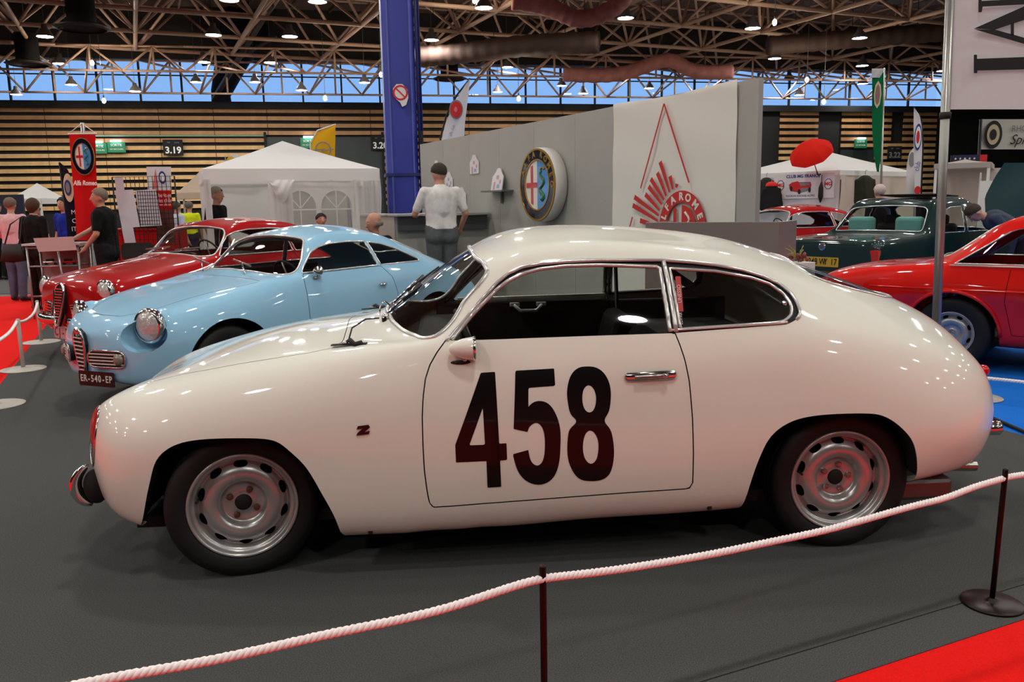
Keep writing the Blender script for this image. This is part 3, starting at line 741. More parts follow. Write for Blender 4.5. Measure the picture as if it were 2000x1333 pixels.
# wheel wells, underside, floor pan
for AP in (F_ARCH, R_ARCH):
    ap = resample(np.array(AP[1:-1]), 40); cx_ = (ap[0, 0]+ap[-1, 0])/2
    for s in (1, -1):
        yo = np.minimum(surf_y(WG, ap[:, 0], ap[:, 1]), .81)
        MB().grid(np.array([[(x, s*(y-.004), z), (cx_+(x-cx_)*1.03, s*.5, z+.02), (cx_+(x-cx_)*1.03, s*.36, z+.02)] for (x, z), y in zip(ap, yo)])).build('wheel_well', m_black, white)
        MB().prism([(cx_+(x-cx_)*1.03, z+.02) for x, z in ap], .01, frame((0, s*.36, 0), (1, 0, 0), (0, 0, 1))).build('inner_well', m_black, white)
MB().box((.1, 0, .21), (3.2, 1.16, .05)).build('underbody', m_black, white)
MB().box((-.15, 0, .27), (1.25, 1.4, .04)).build('cabin_floor', m_dark, white)
# wheels
_parts = make_wheel(.302, .165, .218)
rust = mat('rusty_nut', (.45, .3, .2), .6, .6)
for x, s, rz in ((1.252, 1, R(12)), (-1.252, 1, 0), (1.252, -1, R(12)), (-1.252, -1, 0)):
    add_wheel(white, _parts, (x, s*.615, .298), rz if s == 1 else PI+rz, q=.218, h=.0825, nut_m=rust if x > 0 else m_alu, cap='front' if x > 0 else 'rear')
# headlamps behind clear covers, grille, overriders, tail lamps, exhaust
for s in (1, -1):
    shell('headlamp_cover', side(hlc, s), m_glass, white); MB().tube(rim_loop(side(hlc, s), 50).tolist(), .006, 6, closed=True).build('cover_rim', m_chrome, white)
    MB().lathe([(.105, .07), (.10, .01), (.075, -.05), (0, -.08)], 28, frame((1.715, s*.465, .555), (0, 1, 0), (0, 0, 1), (1, 0, 0)) @ Matrix.Diagonal((.9, 1.05, 1, 1))).build('lamp_bowl', m_silverp, white)
    h_ = empty('headlamp', (1.715, s*.465, .555), 0, parent=white)
    MB().lathe([(.085, 0), (.09, .02), (.08, .035)], 24, frame((0, 0, 0), (0, 1, 0), (0, 0, 1), (1, 0, 0))).build('lamp_ring', m_chrome, h_)
    MB().lathe([(.08, .03), (.05, .055), (0, .065)], 24, frame((0, 0, 0), (0, 1, 0), (0, 0, 1), (1, 0, 0))).build('lamp_lens', mat('lamp_lens_glass', (.8, .8, .78), .15, 0, coat=1), h_)
    b = empty('front_overrider', (1.905, s*.52, .36), R(20)*s, parent=white)
    MB().tube(dense(np.array([(-.01, 0, -.085), (.03, 0, -.05), (.045, 0, 0), (.03, 0, .05), (-.01, 0, .085)]), 14).tolist(), [.012, .022, .028, .03, .031, .032, .032, .032, .031, .03, .028, .024, .018, .008], 12, flat=.55).build('bumper_horn', m_chrome, b)
    MB().ell((-.03, 0, -.01), (.05, .04, .075)).build('bracket', m_dark, b)
    t = empty('tail_lamp', (-2.035, s*.415, .695), 0, parent=white)
    MB().ell((0, 0, 0), (.027, .027, .027)).build('lens', m_redlens, t)
    r_ = empty('rear_overrider', (-2.15, s*.34, .40), 0, parent=white)
    MB().tube([(.10, 0, 0), (-.03, 0, 0), (-.045, 0, 0)], [.034, .036, .024], 14).build('bumper_horn', m_chrome, r_)
MB().ell((1.955, 0, .48), (.03, .13, .10)).build('grille_opening', m_black, white)
MB().tube(dense(np.array([(1.975, -.12, .55), (1.985, 0, .57), (1.975, .12, .55), (1.985, .06, .42), (1.985, 0, .37), (1.985, -.06, .42)]), 30, closed=True).tolist(), .010, 8, closed=True).build('grille_surround', m_chrome, white)
MB().box((-1.66, .42, .225), (.24, .46, .10)).build('silencer', mat('dull_steel', (.45, .43, .42), .4, .9), white, bevel=.02)
MB().tube([(-1.70, .5, .26), (-1.85, .52, .285), (-1.96, .52, .28)], .024, 12, caps=False).build('exhaust_pipe', m_alu, white)
# wipers, bonnet straps and catch
for s, y in ((1, .30), (-1, -.12)):
    wp = empty('wiper', (.665, y, .995), 0, parent=white)
    MB().lathe([(.018, -.02), (.018, .012), (.010, .022), (0, .024)], 12).build('spindle', m_chrome, wp)
    MB().tube([(0, 0, .015), (-.09, -.12, .09), (-.15, -.20, .135)], .006, 6).build('arm', m_chrome, wp)
    MB().bar((-.08, -.02, .078), (-.23, -.36, .16), .006, .018).build('blade', m_black, wp)
for s in (1, -1):
    st = empty('bonnet_strap', (.79, s*.60, .927), R(-6)*s, parent=white)
    MB().bar((.075, 0, .004), (-.07, 0, .010), .030, .004).build('leather_strap', m_black, st)
    MB().tube([(.02, -.02, .01), (.0, .0, .024), (-.025, .02, .01), (-.05, 0, .014)], .011, 8, flat=.6).build('knot', m_black, st)
    MB().box((.02, 0, .014), (.022, .034, .006)).build('buckle', m_alu, st, bevel=.002)
MB().tube([(.80, .56, .94), (.79, .50, .985), (.74, .42, 1.01), (.69, .36, 1.005)], .0035, 6).build('catch_cable', m_black, white)
MB().tube([(.70, .17, .985), (.70, .16, 1.03), (.68, .13, 1.055), (.66, .10, 1.03)], .004, 6).build('bonnet_pin', m_chrome, white)
# interior
MB().box((.44, 0, .84), (.22, 1.26, .10)).build('dashboard', m_dark, white, bevel=.03)
stw = empty('steering_wheel', (.27, .34, .86), 0, parent=white)
SM = Matrix.Rotation(R(-62), 4, 'Y')
MB().lathe([(.185+.011*math.cos(2*PI*k/8), .011*math.sin(2*PI*k/8)) for k in range(9)], 36, SM).build('wheel_rim', m_black, stw)
for k in range(3): MB().tube([SM @ Vector((0, 0, -.01)), SM @ Vector((.18*math.cos(2*PI*k/3+PI), .18*math.sin(2*PI*k/3+PI), 0))], .006, 6).build('spoke', m_alu, stw)
MB().tube([SM @ Vector((0, 0, 0)), SM @ Vector((0, 0, .02))], .03, 12).build('hub', m_black, stw)
for s in (1, -1):
    st = empty('bucket_seat', (-.22, s*.33, .29), 0, parent=white)
    MB().box((.05, 0, .10), (.46, .44, .13)).build('seat_cushion', m_seat, st, bevel=.045)
    MB().box((-.24, 0, .38), (.12, .44, .50), M=Matrix.Rotation(R(-14), 3, 'Y')).build('seat_back', m_seat, st, bevel=.05)
# door cards with pull handle, seen through the glass
for s in (1, -1):
    dc = MB().box((-.05, s*.705, .66), (1.02, .03, .56)).build('door_card', m_dark, white, bevel=.01)
    hp = [(.02, s*.685, .925), (.02, s*.655, .92), (-.01, s*.64, .892), (-.10, s*.64, .892), (-.13, s*.655, .92), (-.13, s*.685, .925)]
    if s == -1:
        MB().tube(hp, .010, 8).build('pull_handle', m_pol, dc)
        MB().box((.02, -.67, .925), (.055, .03, .022)).build('handle_base', m_pol, dc, bevel=.004)
        MB().box((-.13, -.67, .925), (.055, .03, .022)).build('handle_base', m_pol, dc, bevel=.004)
MB().bar((.34, -.695, .962), (-.50, -.695, .968), .03, .012).build('sill_strip', m_pol, white)
MB().bar((-.50, -.30, .60), (-.55, -.66, 1.20), .05, .012, (1, 0, 0)).build('seat_belt', m_black, white)

MB().bar((-.57, .25, 1.20), (-.90, -.30, 1.03), .05, .004, (0, 1, .3)).build('harness', m_black, white)
MB().box((-.86, 0, .80), (.62, 1.28, .06)).build('rear_shelf', m_dark, white, bevel=.02)
MB().box((-1.40, 0, .74), (.55, .9, .05)).build('luggage_shelf', m_dark, white, bevel=.02)
for s in (1, -1): MB().box((-.86, s*.675, .86), (.66, .03, .16)).build('quarter_card', m_dark, white, bevel=.01)
# stickers on the quarter light
stk = mat('sticker_white', (.86, .82, .80), .5); stkr = mat('sticker_red', (.72, .22, .2), .5)
q0 = on_left(-.548, 1.13, -.004)
SMx = frame(on_left(-.550, 1.11, -.004), (-.02, -.40, .92), (1, 0, .02))
MB().prism(rnd_rect(.15, .022, .003), .001, SMx).build('window_sticker', stkr, white)
text('sticker_text', 'UNESSO', .021, stk, white, SMx @ Matrix.Translation((0, 0, .002)), .0004)
SMy = frame(on_left(-.546, 1.015, -.004), (-.02, -.40, .92), (1, 0, .02))
text('sticker_text', 'EDPAR', .017, stk, white, SMy @ Matrix.Translation((0, 0, .002)), .0004)
MB().lathe([(.012, 0), (.012, .01), (.007, .02), (0, .022)], 10, frame(on_left(-.985, 1.06, .0), (1, 0, 0), (0, 0, 1), (0, 1, 0))).build('window_catch', m_chrome, white)
# ================================================================= the other cars
def low(y0, y1, y2, y3, z0, z1, z2, z3): return [(y0, z0), (y1, z1), (y2, z2), (y3, z3)]
def upp(ys, zs): return [(y, z) for y, z in zip(ys+[0], zs)]
def arch_poly(cx, cz, r_, x_f=1., n=18):
    return [(cx+r_*x_f*math.cos(PI*k/n), cz+r_*math.sin(PI*k/n)) for k in range(n+1)]+[(cx-r_*x_f*1.02, -.2), (cx+r_*x_f*1.02, -.2)]
def mk_body(root, ST, paint, arches, sides, door, wscr, rwin, nu=190, nv=40, rw_axis='xy', panels=(), glass=None, wx=.0, trim_r=.008, trim=True, inner=True, tyre=(.31, .17, .20, 0), axles=(1.12, -1.12), track=.62, scoop=None):
    glass = glass or m_glass
    G = body_grid(ST, nu, nv); p = grid_patch(G)
    f = np.full(len(p[0]), 9.)
    for a in arches: f = np.minimum(f, poly_sdf(xz(p), a))
    _, p = cut(p, f)
    if scoop:                                         # hollow around each headlamp
        (sx_, sy_, sz_), (ra_, rb_, rc_) = scoop; V_ = p[0]
        _, p = cut(p, .05*(((V_[:, 0]-sx_)/ra_)**2+((np.abs(V_[:, 1])-sy_)/rb_)**2+((V_[:, 2]-sz_)/rc_)**2-1))
        for s in (1, -1):
            b_ = MB().ell((sx_, s*sy_, sz_), (ra_, rb_, rc_), 40, 28); V_ = np.array(b_.v); T_ = np.array([q for f_ in b_.f for q in ((f_[0], f_[1], f_[2]), (f_[0], f_[2], f_[3]))])
            N_ = -(V_-np.array((sx_, s*sy_, sz_)))/np.array((ra_, rb_, rc_))**2; N_ /= np.linalg.norm(N_, axis=1)[:, None]
            k_, _ = cut((V_, N_, T_[:, ::-1]), np.abs(V_[:, 1])-np.array(surf_y(G, V_[:, 0], V_[:, 2]))-.002); shell('lamp_scoop', k_, paint, root)
    wins = []
    for nm, poly in sides:
        g, p = cut(p, np.maximum(poly_sdf(xz(p), poly), .3-np.abs(p[0][:, 1]))); wins.append((nm, g, poly))
    ws_, p = cut(p, np.maximum(poly_sdf(np.stack([p[0][:, 1], p[0][:, 2]], 1), mirror2(wscr)), wx-p[0][:, 0]))
    if rwin:
        if rw_axis == 'xy': rw_, p = cut(p, np.maximum(poly_sdf(np.stack([p[0][:, 0], p[0][:, 1]], 1), rwin+[(a, -b) for a, b in rwin[::-1]]), .7-p[0][:, 2]))
        else: rw_, p = cut(p, np.maximum(poly_sdf(np.stack([p[0][:, 1], p[0][:, 2]], 1), mirror2(rwin)), p[0][:, 0]-wx+.1))
    for nm, poly, axis, zmin in panels:
        q = np.stack([p[0][:, 0], p[0][:, 1]], 1) if axis == 'xy' else xz(p)
        pl = poly+[(a, -b) for a, b in poly[::-1]] if axis == 'xy' else poly
        s_ = poly_sdf(q, pl); s_ = np.maximum(s_, zmin-p[0][:, 2])-.002
        a, p = cut(p, s_)
        q = np.stack([a[0][:, 0], a[0][:, 1]], 1) if axis == 'xy' else xz(a)
        a, g = cut(a, np.maximum(poly_sdf(q, pl), zmin-a[0][:, 2])+.003)
        if axis == 'xy':
            o = shell(nm, a, paint, root); shell('panel_gap', push(g, -.006), m_gap, o)
        else:
            for s in (1, -1):
                o = shell(nm, side(a, s), paint, root); shell('panel_gap', push(side(g, s), -.006), m_gap, o)
    shell('body_shell', p, paint, root)
    for nm, g, poly in wins:
        for s in (1, -1):
            shell(nm, push(side(g, s), -.008), glass, root)
            if trim: trim_line('window_frame', G, poly, trim_r, m_trim, root, s, closed=True, off=-.001, dn=60)
    shell('windscreen', push(ws_, -.005), glass, root)
    MB().tube(rim_loop(ws_, 100).tolist(), trim_r*1.2, 6, closed=True).build('windscreen_trim', m_trim if trim else m_black, root)
    if rwin:
        shell('rear_window', push(rw_, -.005), glass, root)
        MB().tube(rim_loop(rw_, 90).tolist(), trim_r, 6, closed=True).build('rear_window_trim', m_trim if trim else m_black, root)
    rt, wd, rim, nh = tyre
    parts = make_wheel(rt, wd, rim, nh, detail=36)
    for x in axles:
        for s in (1, -1): add_wheel(root, parts, (x, s*track, rt-.004), 0 if s == 1 else PI, nuts=False, q=rim, h=wd/2)
    for x in axles:
        for s in (1, -1):
            g = []
            for k in range(11):
                a = PI*k/10; g.append([(x+(rt+.10)*math.cos(a), s*(track+.07), rt+(rt+.06)*math.sin(a)), (x+(rt+.10)*math.cos(a), s*.3, rt+(rt+.06)*math.sin(a))])
            MB().grid(np.array(g)).build('wheel_well', m_black, root)
    MB().box(((axles[0]+axles[1])/2, 0, .23), (3.1, 1.1, .05)).build('underbody', m_black, root)
    return G
def lamp_unit(root, loc, r_, yaw=0., pitch=0., name='headlamp', lens=None):
    h = empty(name, loc, yaw, parent=root); A = frame((0, 0, 0), (0, 1, 0), (0, 0, 1), (1, 0, 0))
    MB().lathe([(r_*.95, -.05), (r_*1.08, -.04), (r_*1.12, .0), (r_*1.05, .018), (r_*.95, .02)], 28, A).build('lamp_ring', m_chrome, h)
    MB().lathe([(r_*.98, -.01), (r_*.85, -.06), (r_*.4, -.10), (0, -.11)], 28, A).build('reflector', mat('lamp_reflector', (.9, .9, .88), .1, 1.), h)
    MB().lathe([(r_*.98, .012), (r_*.7, .03), (r_*.35, .042), (0, .045)], 28, A).build('lamp_glass', lens or mat('ribbed_lamp_glass', (.80, .81, .80), .10, .35, bump=(40, .5), coat=1.), h)
    return h
def seats(root, x, y, z, m, sc=1., rest=True):
    for s in (1, -1):
        e = empty('seat', (x, s*y, z), 0, parent=root)
        MB().box((.05, 0, .10), (.48*sc, .46*sc, .14)).build('seat_cushion', m, e, bevel=.045)
        MB().box((-.24, 0, .36), (.12, .46*sc, .50), M=Matrix.Rotation(R(-14), 3, 'Y')).build('seat_back', m, e, bevel=.05)
def steer(root, loc, m=None):
    e = empty('steering_wheel', loc, 0, parent=root); S_ = Matrix.Rotation(R(-64), 4, 'Y')
    MB().lathe([(.19+.010*math.cos(2*PI*k/6), .010*math.sin(2*PI*k/6)) for k in range(7)], 28, S_).build('wheel_rim', m or m_black, e)
    MB().tube([S_ @ Vector((-.19, 0, 0)), S_ @ Vector((0, 0, -.02)), S_ @ Vector((.19, 0, 0))], .008, 6).build('spoke', m_alu, e)
def plate(root, s, loc, rz, w_, h_, bg, fg, size, tilt=0.):
    e = empty('number_plate', loc, rz, parent=root)
    A = Matrix.Rotation(tilt, 4, 'Y') @ frame((0, 0, 0), (0, 1, 0), (0, 0, 1), (1, 0, 0))
    MB().prism(rnd_rect(w_, h_, .01), .006, A).build('plate', bg, e)
    st = size*.62*(.85 if len(s) > 6 else 1)
    for i, ch in enumerate(s):
        if ch != ' ': text('plate_character', ch, size, fg, e, A @ Matrix.Translation(((i-(len(s)-1)/2)*min(st, w_*.92/len(s)), 0, .008)), .001, sx=.8, bold=.0015)
    return e
def hook_bar(pts, r_, m, name, root, n=6, closed=False): return MB().tube(pts, r_, n, closed=closed).build(name, m, root)

# ---------------------------------------------------------------- pale blue coupe
m_blue = mat('pale_blue_paint', (.60, .80, .92), .42, coat=1., spec=.08)
LB = lambda a=1.: low(.62*a, .715*a, .76*a, .77*a, .18, .21, .34, .52)
BLUE_ST = [
 (1.89, [(0,.30),(0,.32),(0,.37),(0,.43)]+upp([0,0,0,0], [.49,.53,.56,.58,.59])),
 (1.85, [(.22,.27),(.28,.29),(.32,.36),(.33,.44)]+upp([.32,.28,.22,.12], [.51,.565,.605,.625,.63])),
 (1.77, [(.40,.24),(.47,.26),(.51,.34),(.52,.45)]+upp([.51,.46,.37,.20], [.55,.625,.67,.69,.695])),
 (1.62, [(.53,.21),(.60,.235),(.64,.33),(.655,.47)]+upp([.64,.585,.46,.24], [.60,.69,.735,.745,.75])),
 (1.40, [(.60,.20),(.68,.22),(.72,.33),(.735,.49)]+upp([.715,.64,.49,.26], [.65,.76,.80,.805,.81])),
 (1.10, [(.62,.19),(.71,.215),(.755,.34),(.77,.51)]+upp([.75,.67,.50,.27], [.70,.82,.865,.872,.878])),
 (.80, LB()+upp([.755,.68,.52,.28], [.735,.87,.91,.92,.928])),
 (.64, LB()+upp([.755,.69,.545,.30], [.75,.895,.937,.952,.97])),
 (.52, LB()+upp([.755,.695,.57,.34], [.755,.905,.945,1.01,1.045])),
 (.42, LB()+upp([.755,.70,.588,.365], [.76,.915,.965,1.075,1.11])),
 (.32, LB()+upp([.755,.70,.59,.385], [.76,.92,1.03,1.135,1.17])),
 (.22, LB()+upp([.755,.70,.575,.40], [.765,.925,1.115,1.19,1.228])),
 (.12, LB()+upp([.755,.70,.56,.405], [.77,.93,1.17,1.235,1.275])),
 (-.05, LB()+upp([.755,.70,.55,.40], [.77,.93,1.21,1.275,1.315])),
 (-.25, LB()+upp([.755,.70,.545,.39], [.77,.93,1.218,1.29,1.332])),
 (-.50, LB()+upp([.757,.70,.54,.385], [.775,.935,1.20,1.275,1.32])),
 (-.75, LB()+upp([.757,.695,.535,.37], [.775,.935,1.15,1.23,1.278])),
 (-1.0, LB(1.01)+upp([.757,.685,.53,.355], [.77,.93,1.065,1.15,1.20])),
 (-1.25, LB(1.01)+upp([.745,.665,.51,.34], [.755,.90,.995,1.06,1.105])),
 (-1.5, LB(.99)+upp([.715,.625,.48,.32], [.725,.85,.925,.975,1.005])),
 (-1.75, LB(.92)+upp([.65,.56,.43,.28], [.68,.785,.85,.89,.91])),
 (-1.92, [(.50,.24),(.57,.27),(.61,.37),(.62,.50)]+upp([.58,.49,.37,.22], [.63,.72,.775,.81,.82])),
 (-2.02, [(.30,.28),(.36,.31),(.40,.40),(.41,.49)]+upp([.38,.32,.24,.13], [.58,.64,.68,.70,.71])),
 (-2.06, [(0,.36),(0,.37),(0,.42),(0,.48)]+upp([0,0,0,0], [.52,.56,.59,.61,.62])),
]
blue = empty('blue_coupe', (-2.01, 7.534, 0), -2.229, 'pale blue vintage coupe with round headlamps between the white and red cars', 'car')
B_D = [(.375,.955),(.30,1.03),(.21,1.115),(.12,1.155),(.0,1.178),(-.2,1.186),(-.405,1.176),(-.45,.965)]
B_Q = [(-.44,1.172),(-.60,1.148),(-.76,1.102),(-.90,1.045),(-1.03,.985),(-1.02,.968),(-.485,.965)]
B_W = [(0,.985),(.3,.972),(.5,.952),(.59,.945),(.61,.96),(.57,1.06),(.50,1.165),(.455,1.205),(.40,1.225),(.2,1.245),(0,1.252)]
B_R = [(-1.02,0),(-1.02,.26),(-1.06,.34),(-1.35,.36),(-1.42,.30),(-1.44,0)]
B_DOOR = [(.385,.948),(.405,.88),(.41,.70),(.40,.45),(.37,.28),(.34,.265),(-.50,.265),(-.535,.30),(-.60,.50),(-.61,.70),(-.57,.86),(-.48,.958)]
B_HOOD = [(1.72,0),(1.70,.22),(1.62,.34),(1.50,.42),(1.2,.50),(.95,.56),(.74,.60),(.72,.3),(.74,0)]
BG = mk_body(blue, BLUE_ST, m_blue, [arch_poly(1.125, .31, .365), arch_poly(-1.125, .31, .36)], [('door_window', B_D), ('quarter_window', B_Q)], None, B_W, B_R, panels=[('door', B_DOOR, 'xz', 0), ('bonnet', B_HOOD, 'xy', .55)], axles=(1.125, -1.125), tyre=(.31, .165, .20, 0), track=.62, scoop=((1.70, .53, .60), (.20, .15, .12)))
for s in (1, -1):
    lamp_unit(blue, (1.655, s*.525, .665), .116, R(16)*s)
    MB().ell((1.55, s*.515, .662), (.15, .118, .118), M=Matrix.Rotation(R(14)*s, 3, 'Z')).build('lamp_pod', m_blue, blue)
    # side grilles: dark opening with bright bars, round turn lamp at the outer end
    gx = empty('side_grille', (1.842, s*.29, .435), R(19)*s, parent=blue)
    A = frame((0, 0, 0), (0, 1, 0), (0, 0, 1), (1, 0, 0))
    MB().prism(rnd_rect(.33, .115, .05), .03, A).build('grille_opening', m_black, gx)
    MB().tube([A @ Vector((x, y, .032)) for x, y in rnd_rect(.335, .12, .052)], .007, 6, closed=True).build('grille_frame', m_chrome, gx)
    for k in range(4): MB().bar(A @ Vector((-.15, -.036+.024*k, .036)), A @ Vector((.15, -.036+.024*k, .036)), .010, .008).build('grille_bar', m_pol, gx)
    MB().lathe([(.042, .03), (.04, .05), (.02, .06), (0, .062)], 18, A @ Matrix.Translation((s*.115, 0, 0))).build('turn_lamp', mat('smoky_lamp', (.5, .47, .42), .2, coat=1), gx)
gs = empty('centre_grille', (1.878, 0, .455), 0, parent=blue)
A = Matrix.Rotation(R(3), 4, 'Y') @ frame((0, 0, 0), (0, 1, 0), (0, 0, 1), (1, 0, 0))
sh = [(-.055,.155),(0,.185),(.055,.155),(.075,.07),(.055,-.06),(0,-.20),(-.055,-.06),(-.075,.07)]
MB().prism(sh, .03, A).build('grille_opening', m_black, gs)
MB().tube([A @ Vector((q[0], q[1], .034)) for q in dense(np.array(sh), 40, closed=True)], .009, 6, closed=True).build('grille_frame', m_chrome, gs)
for k in range(10):
    y = -.15+.030*k; hw = float(np.interp(y, [-.2, -.06, .07, .155, .185], [.005, .05, .068, .05, .01]))
    MB().bar(A @ Vector((-hw, y, .038)), A @ Vector((hw, y, .038)), .011, .008).build('grille_bar', m_pol, gs)
MB().lathe([(.036, 0), (.034, .012), (.0, .016)], 18, A @ Matrix.Translation((0, .165, .03))).build('round_badge', m_chrome, gs)
plate(blue, 'ER-540-EP', (1.90, .19, .283), R(16), .34, .11, mat('plate_black', (.05, .05, .05), .4), mat('plate_silver_letters', (.85, .83, .78), .5), .07)
B = lambda x, z, off=0.: Vector((x, surf_y(BG, [x], [z])[0]+off, z))

MB().tube([tuple(B(x, .49, -.001)) for x in np.linspace(.75, -.72, 24)], .004, 6).build('flank_bead', mat('blue_bead', (.42, .56, .66), .4), blue)
MB().ell(tuple(B(.62, .545, .004)), (.03, .008, .012)).build('side_repeater', mat('amber_lens', (.8, .4, .08), .2, coat=1), blue)
mb = empty('door_mirror', tuple(B(.27, .93, .05)), 0, parent=blue)
MB().lathe([(.002, .06), (.02, .05), (.035, .025), (.042, 0), (.038, -.012), (0, -.014)], 20, frame((0, 0, .04), (0, 1, 0), (0, 0, 1), (1, 0, 0))).build('mirror_shell', m_chrome, mb)
MB().tube([(0, -.02, -.01), (0, 0, .03)], .012, 8).build('mirror_stem', m_chrome, mb)
MB().ell((0, -.03, -.015), (.045, .02, .012)).build('mirror_foot', m_chrome, mb)
dh = MB().tube([tuple(B(-.38, .80, .025)), tuple(B(-.44, .80, .028)), tuple(B(-.47, .80, .01))], .010, 8).build('door_handle', m_chrome, blue)
MB().lathe([(.016, 0), (.014, .012), (0, .014)], 12, frame(B(-.45, .80, .0), (1, 0, 0), (0, 0, 1), (0, 1, 0))).build('door_lock', m_chrome, blue)
for y in (.28, -.32):
    wp = empty('wiper', (.66, y, .957), 0, parent=blue)
    MB().tube([(0, 0, 0), (-.03, -.06, .045), (-.09, -.16, .085)], .007, 6).build('arm', m_chrome, wp)
    MB().bar((-.05, .02, .06), (-.13, -.34, .10), .006, .016).build('blade', m_alu, wp)
MB().box((.43, 0, .86), (.2, 1.2, .10)).build('dashboard', m_dark, blue, bevel=.03)
steer(blue, (.24, .33, .87)); seats(blue, -.25, .32, .28, m_seat)
MB().box((-.85, 0, .78), (.55, 1.2, .05)).build('rear_shelf', m_dark, blue, bevel=.02)
for s in (1, -1): MB().box((-.25, s*.675, .68), (1.25, .03, .50)).build('door_card', m_dark, blue, bevel=.01)

# ---------------------------------------------------------------- dark red coupe behind it
m_red = mat('deep_red_paint', (.68, .035, .05), .42, coat=1., spec=.08)
LR = lambda a=1., d=0.: low(.62*a, .71*a, .76*a, .775*a, .20+d, .23+d, .36, .52)
RED_ST = [
 (1.95, [(0,.33),(0,.35),(0,.42),(0,.50)]+upp([0,0,0,0], [.58,.65,.70,.73,.75])),
 (1.93, [(.25,.31),(.30,.33),(.34,.41),(.35,.50)]+upp([.34,.31,.25,.13], [.60,.68,.735,.77,.785])),
 (1.86, [(.46,.27),(.54,.30),(.60,.40),(.62,.50)]+upp([.62,.58,.46,.24], [.62,.72,.78,.81,.82])),
 (1.72, [(.58,.24),(.66,.27),(.71,.38),(.73,.50)]+upp([.725,.67,.52,.27], [.64,.76,.825,.855,.865])),
 (1.40, [(.62,.22),(.71,.25),(.76,.37),(.775,.51)]+upp([.765,.70,.53,.28], [.67,.81,.88,.905,.915])),
 (1.05, LR()+upp([.765,.70,.54,.29], [.70,.86,.93,.955,.965])),
 (.82, LR()+upp([.765,.705,.56,.30], [.72,.89,.957,.985,.998])),
 (.70, LR()+upp([.765,.71,.59,.33], [.73,.91,.977,1.025,1.055])),
 (.60, LR()+upp([.765,.71,.612,.37], [.735,.925,.995,1.095,1.13])),
 (.50, LR()+upp([.765,.71,.605,.40], [.74,.935,1.075,1.17,1.205])),
 (.40, LR()+upp([.765,.71,.59,.42], [.745,.945,1.165,1.235,1.27])),
 (.25, LR()+upp([.765,.71,.575,.42], [.75,.95,1.25,1.31,1.345])),
 (.0, LR()+upp([.765,.71,.57,.42], [.75,.955,1.29,1.35,1.385])),
 (-.3, LR()+upp([.765,.71,.565,.41], [.755,.96,1.285,1.35,1.392])),
 (-.6, LR()+upp([.765,.71,.56,.40], [.755,.96,1.25,1.32,1.365])),
 (-.9, LR()+upp([.76,.70,.55,.38], [.755,.955,1.16,1.24,1.29])),
 (-1.2, LR()+upp([.75,.69,.53,.36], [.745,.93,1.04,1.11,1.15])),
 (-1.5, LR(.98)+upp([.72,.65,.50,.33], [.72,.875,.95,.99,1.01])),
 (-1.78, LR(.90)+upp([.66,.58,.45,.29], [.67,.80,.86,.89,.905])),
 (-1.94, [(.48,.26),(.55,.29),(.60,.39),(.61,.51)]+upp([.57,.49,.37,.22], [.62,.71,.765,.795,.81])),
 (-2.02, [(.28,.30),(.34,.33),(.38,.41),(.39,.50)]+upp([.36,.31,.24,.13], [.58,.64,.68,.70,.71])),
 (-2.05, [(0,.36),(0,.38),(0,.43),(0,.49)]+upp([0,0,0,0], [.53,.57,.60,.62,.63])),
]
redc = empty('red_coupe', (-3.405, 9.941, 0), -2.179, 'deep red vintage coupe with chrome shield grille behind the blue car', 'car')
R_D = [(.56,.985),(.47,1.10),(.38,1.195),(.27,1.235),(.1,1.258),(-.2,1.262),(-.38,1.252),(-.44,.99)]
R_Q = [(-.42,1.248),(-.6,1.222),(-.8,1.165),(-.93,1.09),(-.95,1.02),(-.90,.992),(-.48,.99)]
R_W = [(0,1.015),(.3,1.005),(.5,.985),(.60,.985),(.618,1.0),(.60,1.08),(.56,1.19),(.52,1.245),(.45,1.27),(.2,1.295),(0,1.30)]
R_R = [(-.98,0),(-.98,.26),(-1.02,.36),(-1.30,.38),(-1.40,.30),(-1.42,0)]
R_DOOR = [(.575,.978),(.60,.80),(.58,.45),(.54,.29),(-.45,.29),(-.50,.32),(-.53,.6),(-.50,.85),(-.44,.985)]
RG = mk_body(redc, RED_ST, m_red, [arch_poly(1.19, .32, .36), arch_poly(-1.19, .32, .36)], [('door_window', R_D), ('quarter_window', R_Q)], None, R_W, R_R, panels=[('door', R_DOOR, 'xz', 0)], axles=(1.19, -1.19), tyre=(.31, .155, .20, 0), track=.62, glass=glass_mat('clear_car_glass', (.9, .92, .91)))
for s in (1, -1):
    lamp_unit(redc, (1.835, s*.572, .71), .105, R(4)*s)
    MB().ell((1.70, s*.572, .71), (.13, .108, .108)).build('lamp_pod', m_red, redc)
    gx = empty('side_grille', (1.915, s*.30, .53), R(14)*s, parent=redc)
    A = frame((0, 0, 0), (0, 1, 0), (0, 0, 1), (1, 0, 0))
    gp = [(-s*.13, .04), (-s*.10, -.09), (s*.15, -.09), (s*.17, .0), (s*.12, .05)]
    MB().prism(gp if s > 0 else gp[::-1], .03, A).build('grille_opening', m_black, gx)
    MB().tube([A @ Vector((q[0], q[1], .034)) for q in gp], .010, 6, closed=True).build('grille_frame', m_chrome, gx)
    for k in range(4): MB().bar(A @ Vector((-s*.12, -.07+.03*k, .036)), A @ Vector((s*.14, -.07+.03*k, .036)), .008, .008).build('grille_bar', m_chrome, gx)
gs = empty('centre_grille', (1.955, 0, .60), 0, parent=redc); A = Matrix.Rotation(R(-10), 4, 'Y') @ frame((0, 0, 0), (0, 1, 0), (0, 0, 1), (1, 0, 0))
sh = [(-.075,.13),(0,.175),(.075,.13),(.085,.04),(.06,-.12),(0,-.26),(-.06,-.12),(-.085,.04)]
MB().prism(sh, .04, A).build('grille_opening', m_black, gs)
